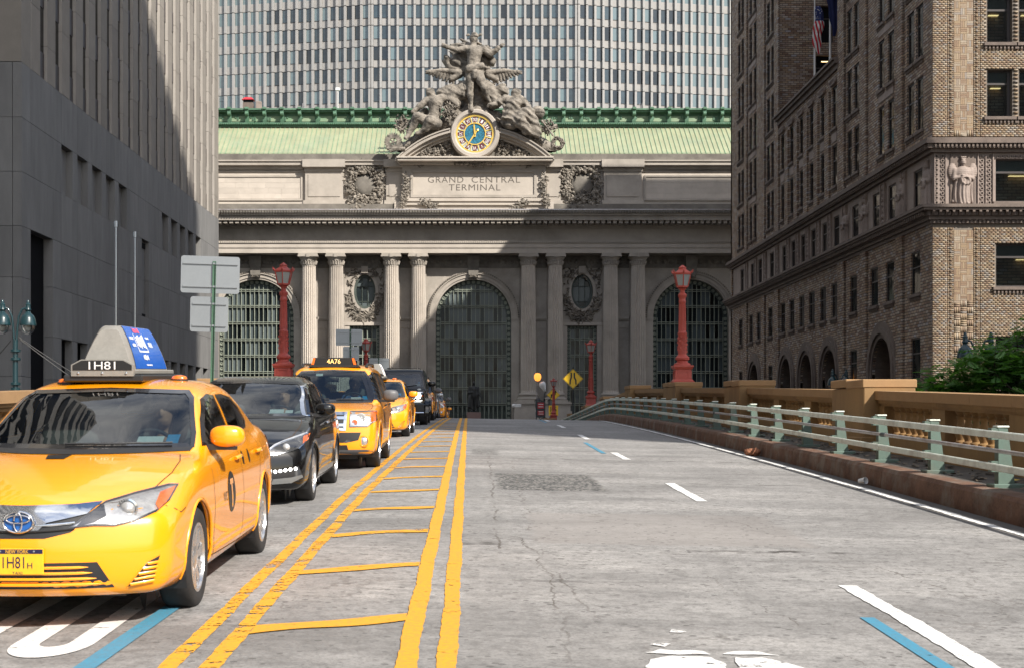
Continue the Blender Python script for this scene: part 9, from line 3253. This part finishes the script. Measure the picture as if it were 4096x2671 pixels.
def sedan(label, loc, res, mat, led=True, near=True, name="sedan"):
 car, c = base_car(name, label, "car", SEDAN, res, mat, loc, None)
 gr = [(-.36, .66), (-.30, .38), (.30, .38), (.36, .66), (.22, .72), (-.22, .72)]
 add_patch(c, car, "grille", 'F', gr, M['trim'], .003)
 for k in range(5):
  mb = MB(); mb.tube([c.on('F', x, .42 + .058 * k, .006) for x in np.linspace(-.30, .30, 13)], .008, 6); mb.build("grille_bar", M['chrome'], car, True, 60)
 vs, fs = c.ring('F', gr, .022, .012); obj("grille_frame", make_mesh("grille_frame", vs, fs, M['chrome'], True), car)
 hl = [(.42, .59), (.47, .66), (.60, .745), (.76, .80), (.84, .835), (.87, .80), (.85, .73), (.80, .665), (.66, .625), (.52, .60)]
 for s in (1, -1):
  pl = hl if s > 0 else mirx(hl)
  vs, fs = c.patch('F', pl, .003, .04); o = obj("headlight", make_mesh("headlight", vs, fs, M['lamp_dark'], True), car)
  q = [(.52, .72), (.62, .765), (.76, .815), (.84, .845), (.845, .825), (.76, .79), (.62, .735), (.52, .69), (.47, .65), (.455, .66)]
  vs, fs = c.patch('F', q if s > 0 else mirx(q), .009, .04); obj("light_guide", make_mesh("light_guide", vs, fs, M['lamp_silver'], True), o)
  q = [(.815, .80), (.87, .83), (.87, .76), (.83, .72)]
  vs, fs = c.patch('F', q if s > 0 else mirx(q), .010, .04); obj("amber_lens", make_mesh("amber_lens", vs, fs, M['amber'], True), o)
  l, n = c.hit('F', s * .66, .69)
  lb = MB(); lb.lathe([(.045, 0), (.046, -.015), (.030, -.030), (0, -.036)], tuple(l), 20, 'y', cap=False); lb.build("projector_lens", M['lamp_silver'], o, True)
  vs, fs = c.patch('F', pl, .016, .04); obj("lamp_cover", make_mesh("lamp_cover", vs, fs, M['lamp_clear'], True), o)
  vs, fs = c.ring('F', pl, .010, .012); obj("lamp_surround", make_mesh("lamp_surround", vs, fs, M['chrome'] if mat is not M['car_silver'] else M['trim'], True), o)
  fg = [(.50, .33), (.52, .43), (.80, .47), (.84, .37), (.80, .30), (.60, .29)]
  vs, fs = c.patch('F', fg if s > 0 else mirx(fg), .003, .05); o = obj("fog_pocket", make_mesh("fog_pocket", vs, fs, M['trim'], True), car)
  q = [(.50, .27), (.52, .33), (.72, .345), (.83, .37), (.84, .34), (.72, .28)]
  vs, fs = c.patch('F', q if s > 0 else mirx(q), .012, .05); obj("bumper_blade", make_mesh("bumper_blade", vs, fs, M['sign_back'], True), o)
  if led:
   for k in range(5):
    l, n = c.hit('F', s * (.55 + .055 * k), .415 + .007 * k)
    a = MB(); a.lathe([(.020, 0), (.019, -.012), (0, -.016)], tuple(l), 12, 'y', cap=False); a.build("running_light", M['lit_white'], o, True)
 add_patch(c, car, "lower_intake", 'F', [(-.40, .34), (-.44, .25), (.44, .25), (.40, .34)], M['trim'], .003)
 l, n = c.hit('F', 0, .40)
 MB().bbox(-.155, .155, -.012, 0, -.078, .078, .004).build("licence_plate", M['plate_yellow'], car, loc=(0, l.y - .012, .40))
 add_mirrors(car, .97, .68, 1.10, (.125, .075, .075), mat, M['trim'], 'sedan' + mat.name)
 handles(c, car, (1.52, 2.55), .90, M['chrome'])
 gp = M['decal_black'] if mat is not M['car_black'] else M['seam']
 add_seams(c, car, [('T', [(.70, .36), (.74, .12), (.74, -.15), (.70, -.45), (.58, -.72)]), ('R', [(.48, .93), (.45, .75), (.42, .42), (.50, .25)]), ('R', [(1.665, 1.03), (1.68, .75), (1.66, .40), (1.62, .24)]), ('R', [(2.74, 1.06), (2.72, .85), (2.48, .62)])], .008, gp)
 for (v, pts) in (('R', [(.50, 1.02), (1.6, 1.04), (2.8, 1.083), (3.02, 1.155), (2.75, 1.285), (2.3, 1.385), (1.9, 1.415), (1.4, 1.415), (1.13, 1.375), (.80, 1.20), (.50, 1.02)]), ('R', [(.45, .265), (1.5, .255), (2.4, .265)])):
  for vv in 'RL':
   vs, fs = c.ribbon(vv, pts, .014, .007); obj("chrome_strip", make_mesh("chrome_strip", vs, fs, M['chrome'], True), car)
 add_patch(c, car, "cowl", 'F', [(-.73, 1.0), (.73, 1.0), (.74, 1.024), (-.74, 1.024)], M['trim'], .004)
 for (x0, x1, z0, z1, mt) in ((.30, .47, 1.06, 1.105, M['sticker_white']), (.49, .58, 1.06, 1.095, M['sticker_white'])):
  add_patch(c, car, "sticker", 'F', [(x0, z0), (x1, z0), (x1, z1), (x0, z1)], mt, -.004)
 return car, c
sedan("glossy black sedan with chrome trim between two yellow taxis", (-2.82, 17.3, 0), .028, M['car_black'])
person("driver in a light shirt behind the windscreen of the black sedan", (-2.82 + .37, 17.3 + 1.35, H(-2.4, 18.6) + .50), slope(18.6), M['shirt_white'])
sedan("silver sedan half hidden ahead of the last yellow taxi", (-2.42, 64.6, 0), .05, M['car_silver'], led=False)
# ---- yellow off-road taxi
SUV = dict(W=.90, y0=-.86, y1=3.55, h=1.74, gmid=1.75,
 low=[(-.74, .24), (-.84, .28), (-.865, .42), (-.855, .62), (-.83, .80), (-.78, .93), (-.60, .99), (-.1, 1.055), (.25, 1.085), (1.6, 1.11), (3.0, 1.12), (3.50, 1.12), (3.54, 1.0), (3.55, .60), (3.50, .36), (3.35, .27), (.6, .25)],
 top=[(.10, .98), (.30, 1.09), (.62, 1.36), (.98, 1.63), (1.25, 1.695), (1.8, 1.725), (2.6, 1.72), (3.1, 1.69), (3.26, 1.60), (3.42, 1.25), (3.50, .98)],
 wz=[(0, .94), (.26, .95), (.45, .99), (.65, 1.0), (.90, .99), (1.05, .965), (1.2, .93), (2.2, .93)],
 wy=[(-1.3, .88), (-.86, .90), (-.65, .95), (-.3, .98), (0, .99), (.6, 1.0), (3.0, 1.0), (3.3, .98), (3.55, .93), (4.2, .9)],
 gw=[(.9, .87), (1.12, .835), (1.40, .745), (1.60, .665), (1.72, .58), (2.2, .5)],
 bow_f=.20, bow_r=.14, gbow_f=.14, gbow_r=.10, crown_h=.05, crown_r=.045, wheels=[(0, .362), (2.619, .362)], arch_r=.405, wheel_r=.358, tw=.235, rim_r=.215, style='five', wy_at=.985,
 dash=(.25, 1.06), rv=(.82, 1.45), k_low=.09, k_top=.11, gzmin=1.0, bow_p=3.0,
 glass=[('F', [(-.74, 1.09), (.74, 1.09), (.71, 1.22), (.61, 1.53), (.55, 1.60), (0, 1.625), (-.55, 1.60), (-.61, 1.53), (-.71, 1.22)], .028, -.2, 1.4, "windscreen"),
  ('R', [(.42, 1.11), (1.42, 1.13), (1.44, 1.58), (1.10, 1.585), (.86, 1.50)], .028, 0, 4, "side_window"),
  ('R', [(1.52, 1.13), (2.40, 1.145), (2.45, 1.56), (1.52, 1.585)], .028, 0, 4, "side_window"),
  ('R', [(2.52, 1.15), (3.15, 1.18), (3.10, 1.50), (2.55, 1.56)], .028, 0, 4, "side_window"),
  ('B', [(-.60, 1.18), (.60, 1.18), (.52, 1.55), (-.52, 1.55)], .04, 2.3, 4, "rear_window")])
def suv(label, loc, res, sign=None, rotz=0.0):
 car, c = base_car("taxi", label, "taxi", SUV, res, M['taxi_yellow'], loc, "yellow taxis in the queue", rotz)
 gr = [(-.40, .93), (-.38, .64), (.38, .64), (.40, .93)]
 add_patch(c, car, "grille", 'F', gr, M['trim'], .003)
 vs, fs = c.ring('F', gr, .045, .014); obj("grille_frame", make_mesh("grille_frame", vs, fs, M['chrome'], True), car)
 for z in (.73, .84):
  add_patch(c, car, "grille_bar", 'F', [(-.37, z - .022), (.37, z - .022), (.37, z + .022), (-.37, z + .022)], M['chrome'], .018)
 add_patch(c, car, "grille_bar", 'F', [(-.03, .66), (.03, .66), (.03, .91), (-.03, .91)], M['chrome'], .020)
 for s in (1, -1):
  hl = [(.44, .70), (.44, .945), (.84, .945), (.86, .80), (.80, .76), (.72, .70)]
  pl = hl if s > 0 else mirx(hl)
  vs, fs = c.patch('F', pl, .003, .04); o = obj("headlight", make_mesh("headlight", vs, fs, M['lamp_silver'], True), car)
  q = [(.76, .94), (.85, .94), (.86, .80), (.78, .775)]
  vs, fs = c.patch('F', q if s > 0 else mirx(q), .008, .04); obj("amber_lens", make_mesh("amber_lens", vs, fs, M['amber'], True), o)
  for (x, z, r) in ((.62, .845, .075), (.52, .77, .045)):
   l, n = c.hit('F', s * x, z)
   lb = MB(); lb.lathe([(r, .0), (r, -.010), (r * .85, -.012), (r * .3, -.006), (r * .25, -.02), (0, -.024)], tuple(l), 20, 'y', cap=False); lb.build("reflector", M['lamp_silver'] if r > .06 else M['amber'], o, True, 40)
  vs, fs = c.patch('F', pl, .016, .04); obj("lamp_cover", make_mesh("lamp_cover", vs, fs, M['lamp_clear'], True), o)
  vs, fs = c.ring('F', pl, .009, .010); obj("lamp_surround", make_mesh("lamp_surround", vs, fs, M['trim'], True), o)
  l, n = c.hit('F', s * .66, .47)
  fg = MB(); fg.lathe([(.095, .02), (.095, -.012), (.075, -.018), (.068, .0)], tuple(l), 24, 'y', cap=False); o = fg.build("fog_lamp_ring", M['taxi_yellow'], car, True, 40)
  fg = MB(); fg.lathe([(.068, 0), (.06, -.008), (0, -.014)], tuple(l), 20, 'y', cap=False); fg.build("fog_lamp", M['lamp_silver'], o, True)
 add_patch(c, car, "bumper_insert", 'F', [(-.62, .61), (-.58, .49), (-.40, .45), (.40, .45), (.58, .49), (.62, .61)], M['trim'], .006)
 add_patch(c, car, "bumper_intake", 'F', [(-.40, .41), (-.42, .33), (.42, .33), (.40, .41)], M['trim'], .006)
 add_patch(c, car, "bumper_skirt", 'F', [(-.80, .25), (.80, .25), (.84, .30), (.70, .335), (-.70, .335), (-.84, .30)], M['bumper_grey'], .006)
 l, n = c.hit('F', 0, .54)
 MB().bbox(-.155, .155, -.012, 0, -.078, .078, .004).build("licence_plate", M['plate_yellow'], car, loc=(0, l.y - .02, .50))
 add_mirrors(car, 1.02, .52, 1.19, (.135, .08, .095), M['bumper_grey'], M['trim'], 'suv')
 handles(c, car, (1.35, 2.36), 1.0, M['trim'])
 add_seams(c, car, [('T', [(.72, .25), (.76, 0), (.76, -.3), (.70, -.62), (.45, -.74)]), ('R', [(.40, 1.08), (.40, .75), (.42, .5), (.46, .30)]), ('R', [(1.48, 1.1), (1.49, .75), (1.46, .30)]), ('R', [(2.46, 1.1), (2.44, .85), (2.24, .66)])], .008)
 for v, sg in (('R', 1), ('L', -1)):
  yc, zc, r = 1.0, .76, .15
  cir = [(yc + r * math.cos(2 * math.pi * i / 32), zc + r * math.sin(2 * math.pi * i / 32)) for i in range(32)]
  vs, fs = c.patch(v, cir, .003, .06); o = obj("roundel", make_mesh("roundel", vs, fs, M['decal_black'], True), car)
  vs, fs = c.patch(v, [(yc - .033, zc - .12), (yc + .033, zc - .12), (yc + .033, zc + .1), (yc - .033, zc + .1)], .005, .06); obj("roundel_letter", make_mesh("roundel_letter", vs, fs, M['taxi_yellow'], True), o)
  vs, fs = c.patch(v, [(.46, .27), (2.2, .27), (2.2, .36), (.46, .36)], .008, .1); obj("sill_cladding", make_mesh("sill_cladding", vs, fs, M['bumper_grey'], True), car)
 for s in (1, -1):
  rl = MB()
  p0, p1 = c.on('T', s * .56, 1.25, .0), c.on('T', s * .56, 2.95, .0)
  rl.tube([p0, p0 + Vector((0, .12, .055)), p0 + Vector((0, .3, .065)), p1 + Vector((0, -.3, .065)), p1 + Vector((0, -.12, .055)), p1], .022, 8)
  rl.build("roof_rail", M['trim'], car, True, 60)
 an = MB(); l, n = c.hit('T', .42, 1.15); an.tube([l, l + Vector((.0, .02, .02))], [.05, .03], 10); an.tube([l + Vector((0, 0, .02)), l + Vector((.03, .05, .13))], [.008, .004], 6); an.build("antenna", M['trim'], car)
 add_patch(c, car, "cowl", 'F', [(-.72, 1.065), (.72, 1.065), (.73, 1.092), (-.73, 1.092)], M['trim'], .004)
 for s in (-.45, .12):
  mb = MB(); mb.tube([c.on('F', s + x, 1.11 + .02 * x, .02) for x in np.linspace(0, .45, 8)], .008, 5); mb.build("wiper", M['trim'], car)
 for (x0, x1, z0, z1, mt) in ((.36, .53, 1.11, 1.16, M['sticker_white']), (.55, .65, 1.12, 1.18, M['sticker_blue']), (-.28, -.16, 1.52, 1.56, M['sticker_white'])):
  add_patch(c, car, "sticker", 'F', [(x0, z0), (x1, z0), (x1, z1), (x0, z1)], mt, -.004)
 if sign:
  l, n = c.hit('T', 0, 1.22)
  t = empty_part("roof_sign", car, (0, 1.15, l.z))
  MB().prism([(-.43, -.01), (.43, -.01), (.42, .025), (-.42, .025)], 'y', -.03, .16).build("mount", M['trim'], t)
  MB().prism([(-.39, .025), (.39, .025), (.355, .150), (-.355, .150)], 'y', -.01, .12).build("sign_box", M['sign_black'], t)
  for s in (1, -1):
   MB().prism([(s * .39, .03), (s * .345, .03), (s * .315, .140), (s * .355, .148)], 'y', -.022, .125).build("amber_lamp", M['amber'], t)
  me = text_mesh(sign, lambda a, b_, d: (a, -.014, b_ + .088), flat('sign_lit', (1.0, .62, .22), .5, emit=.5, emit_col=(1, .6, .2)), size=.115, width=.235, name="number"); obj("number", me, t)
 return car, c
suv("yellow off-road taxi with black roof number sign reading 4A76", (-2.40, 23.6, 0), .028, "4A76")
person("driver in a blue shirt at the wheel of yellow off-road taxi", (-2.40 + .37, 23.6 + 1.28, H(-2.0, 24.9) + .62), slope(24.9), M['shirt_blue'])
suv("yellow off-road taxi mostly hidden behind the black boxy off-roader", (-2.36, 56.2, 0), .05)
suv("last visible yellow taxi beyond the silver sedan at the crest", (-2.20, 71.8, 0), .05)
camry("yellow taxi past the crest with only one mirror showing", (-2.25, 82.5, 0), .06)
# ---- black boxy off-roader
GW = dict(W=.90, y0=-.80, y1=3.75, h=1.95, gmid=1.9, cl=1, ct=1,
 low=[(-.72, .42), (-.80, .46), (-.81, .62), (-.76, .66), (-.74, 1.13), (-.70, 1.17), (.30, 1.215), (.60, 1.23), (3.65, 1.25), (3.70, 1.2), (3.70, .50), (3.55, .42)],
 top=[(.52, 1.1), (.58, 1.24), (.78, 1.80), (.92, 1.915), (1.2, 1.935), (3.3, 1.935), (3.55, 1.88), (3.66, 1.30), (3.66, 1.1)],
 wz=[(0, .93), (.4, .95), (.6, .955), (1.0, .955), (1.2, .93), (2.2, .9)], wy=[(-1.3, .90), (-.8, .915), (-.5, .94), (0, .95), (3.75, .95), (4.2, .95)],
 gw=[(1.0, .85), (1.22, .84), (1.6, .775), (1.85, .725), (1.95, .68), (2.2, .6)],
 bow_f=.05, bow_r=.04, gbow_f=.04, gbow_r=.03, crown_h=.02, crown_r=.03, wheels=[(0, .40), (2.85, .40)], arch_r=.45, wheel_r=.40, tw=.27, rim_r=.25, style='black', wy_at=1.02,
 dash=(.62, 1.20), rv=(.95, 1.66), k_low=.05, k_top=.06, k_join=.02, gzmin=1.15, bow_p=4,
 glass=[('F', [(-.73, 1.29), (.73, 1.29), (.715, 1.42), (.645, 1.72), (.60, 1.775), (-.60, 1.775), (-.645, 1.72), (-.715, 1.42)], .04, -.2, 1.4, "windscreen"),
  ('R', [(.85, 1.29), (1.65, 1.29), (1.65, 1.76), (1.0, 1.76)], .03, 0, 4, "side_window"), ('R', [(1.75, 1.29), (2.55, 1.29), (2.55, 1.76), (1.75, 1.76)], .03, 0, 4, "side_window"),
  ('R', [(2.65, 1.31), (3.45, 1.31), (3.40, 1.74), (2.65, 1.74)], .03, 0, 4, "side_window")])
def gwagon():
 loc = (-2.42, 48.6, 0)
 car, c = base_car("off_roader", "black boxy off-roader with one bright headlight in the queue", "car", GW, .035, M['car_black'], loc, None)
 for (yw, zw) in GW['wheels']:
  for s in (1, -1):
   fl = MB()
   vs, fs = [], []
   n = 16
   for i in range(n + 1):
    a = R(-12) + (math.pi + R(24)) * i / n
    for (r, x) in ((.44, .84), (.44, .955), (.50, .955), (.53, .84)):
     vs.append((s * x, yw + r * math.cos(a), zw + r * math.sin(a)))
   for i in range(n):
    for q in range(4): fs.append((i * 4 + q, i * 4 + (q + 1) % 4, (i + 1) * 4 + (q + 1) % 4, (i + 1) * 4 + q))
   fl.add(vs, fs); fl.build("arch_flare", M['car_black'], car, True, 40)
 add_patch(c, car, "grille", 'F', [(-.42, .80), (.42, .80), (.42, 1.10), (-.42, 1.10)], M['trim'], .004)
 for z in (.88, .96, 1.04):
  add_patch(c, car, "grille_bar", 'F', [(-.42, z - .018), (.42, z - .018), (.42, z + .018), (-.42, z + .018)], M['chrome'], .02)
 for s in (1, -1):
  hb = [(.47, .78), (.80, .78), (.80, 1.12), (.47, 1.12)]
  pl = hb if s > 0 else mirx(hb)
  vs, fs = c.patch('F', pl, .006, .08); o = obj("headlight_panel", make_mesh("headlight_panel", vs, fs, M['trim'], False), car)
  vs, fs = c.ring('F', pl, .025, .02); obj("chrome_surround", make_mesh("chrome_surround", vs, fs, M['chrome'], True), o)
  l, n = c.hit('F', s * .60, .99)
  lb = MB(); lb.lathe([(.125, .0), (.125, -.02), (.105, -.025), (.09, -.01)], tuple(l), 24, 'y', cap=False); lb.build("headlight_ring", M['chrome'], o, True, 40)
  lb = MB(); lb.lathe([(.10, -.005), (.07, -.02), (0, -.03)], tuple(l), 20, 'y', cap=False); lb.build("headlight", M['lit_white'] if s > 0 else M['lamp_silver'], o, True)
  l, n = c.hit('F', s * .75, .99)
  lb = MB(); lb.lathe([(.03, 0), (.02, -.02), (0, -.025)], tuple(l), 10, 'y', cap=False); lb.build("side_lamp", M['amber'], o, True)
  vs, fs = c.patch('F', [(s * .52, .83), (s * .74, .83), (s * .74, .845), (s * .52, .845)], .012, .1); obj("running_light", make_mesh("running_light", vs, fs, M['lit_white']), o)
  ind = MB(); ind.bbox(s * .64 - .06, s * .64 + .06, -.62, -.45, 1.175, 1.235, .02); ind.build("wing_indicator", M['sticker_white'], car)
 MB().bbox(-.86, .86, -.90, -.74, .46, .74, .05).build("bumper", M['car_black'], car)
 MB().box(-.45, .45, -.91, -.88, .52, .68).build("bumper_intake", M['trim'], car)
 for s in (1, -1): MB().box(s * .68 - .13, s * .68 + .13, -.91, -.88, .50, .70).build("bumper_intake", M['trim'], car)
 MB().tube([(-.8, -.86, .43), (.8, -.86, .43)], .03, 8).build("skid_bar", M['chrome'], car)
 add_mirrors(car, 1.02, .95, 1.40, (.14, .08, .095), M['car_black'], M['trim'], 'gw')
 for s in (-.55, .02):
  mb = MB(); mb.tube([c.on('F', s + x, 1.30 + .10 * x, .03) for x in np.linspace(0, .5, 8)], .012, 5); mb.build("wiper", M['trim'], car)
 for (x0, x1, z0, z1, mt) in ((.48, .63, 1.32, 1.40, M['sticker_white']), (.54, .62, 1.42, 1.48, M['sticker_blue'])):
  add_patch(c, car, "sticker", 'F', [(x0, z0), (x1, z0), (x1, z1), (x0, z1)], mt, -.004)
 rr = MB()
 for s in (-1, 1): rr.tube([(s * .55, 1.2, 1.955), (s * .55, 3.2, 1.955)], .015, 6)
 rr.tube([(-.5, 1.1, 1.95), (.5, 1.1, 1.95)], .012, 6)
 rr.build("roof_trim", M['trim'], car)
 MB().box(.86, .98, .55, 2.3, .44, .50).build("side_step", M['chrome'], car); MB().box(-.98, -.86, .55, 2.3, .44, .50).build("side_step", M['chrome'], car)
 person("driver with glasses and grey shirt in the black boxy off-roader", (loc[0] + .36, loc[1] + 1.50, H(-2.1, 50.1) + .80), slope(50), M['shirt_white'], 0, True)
gwagon()
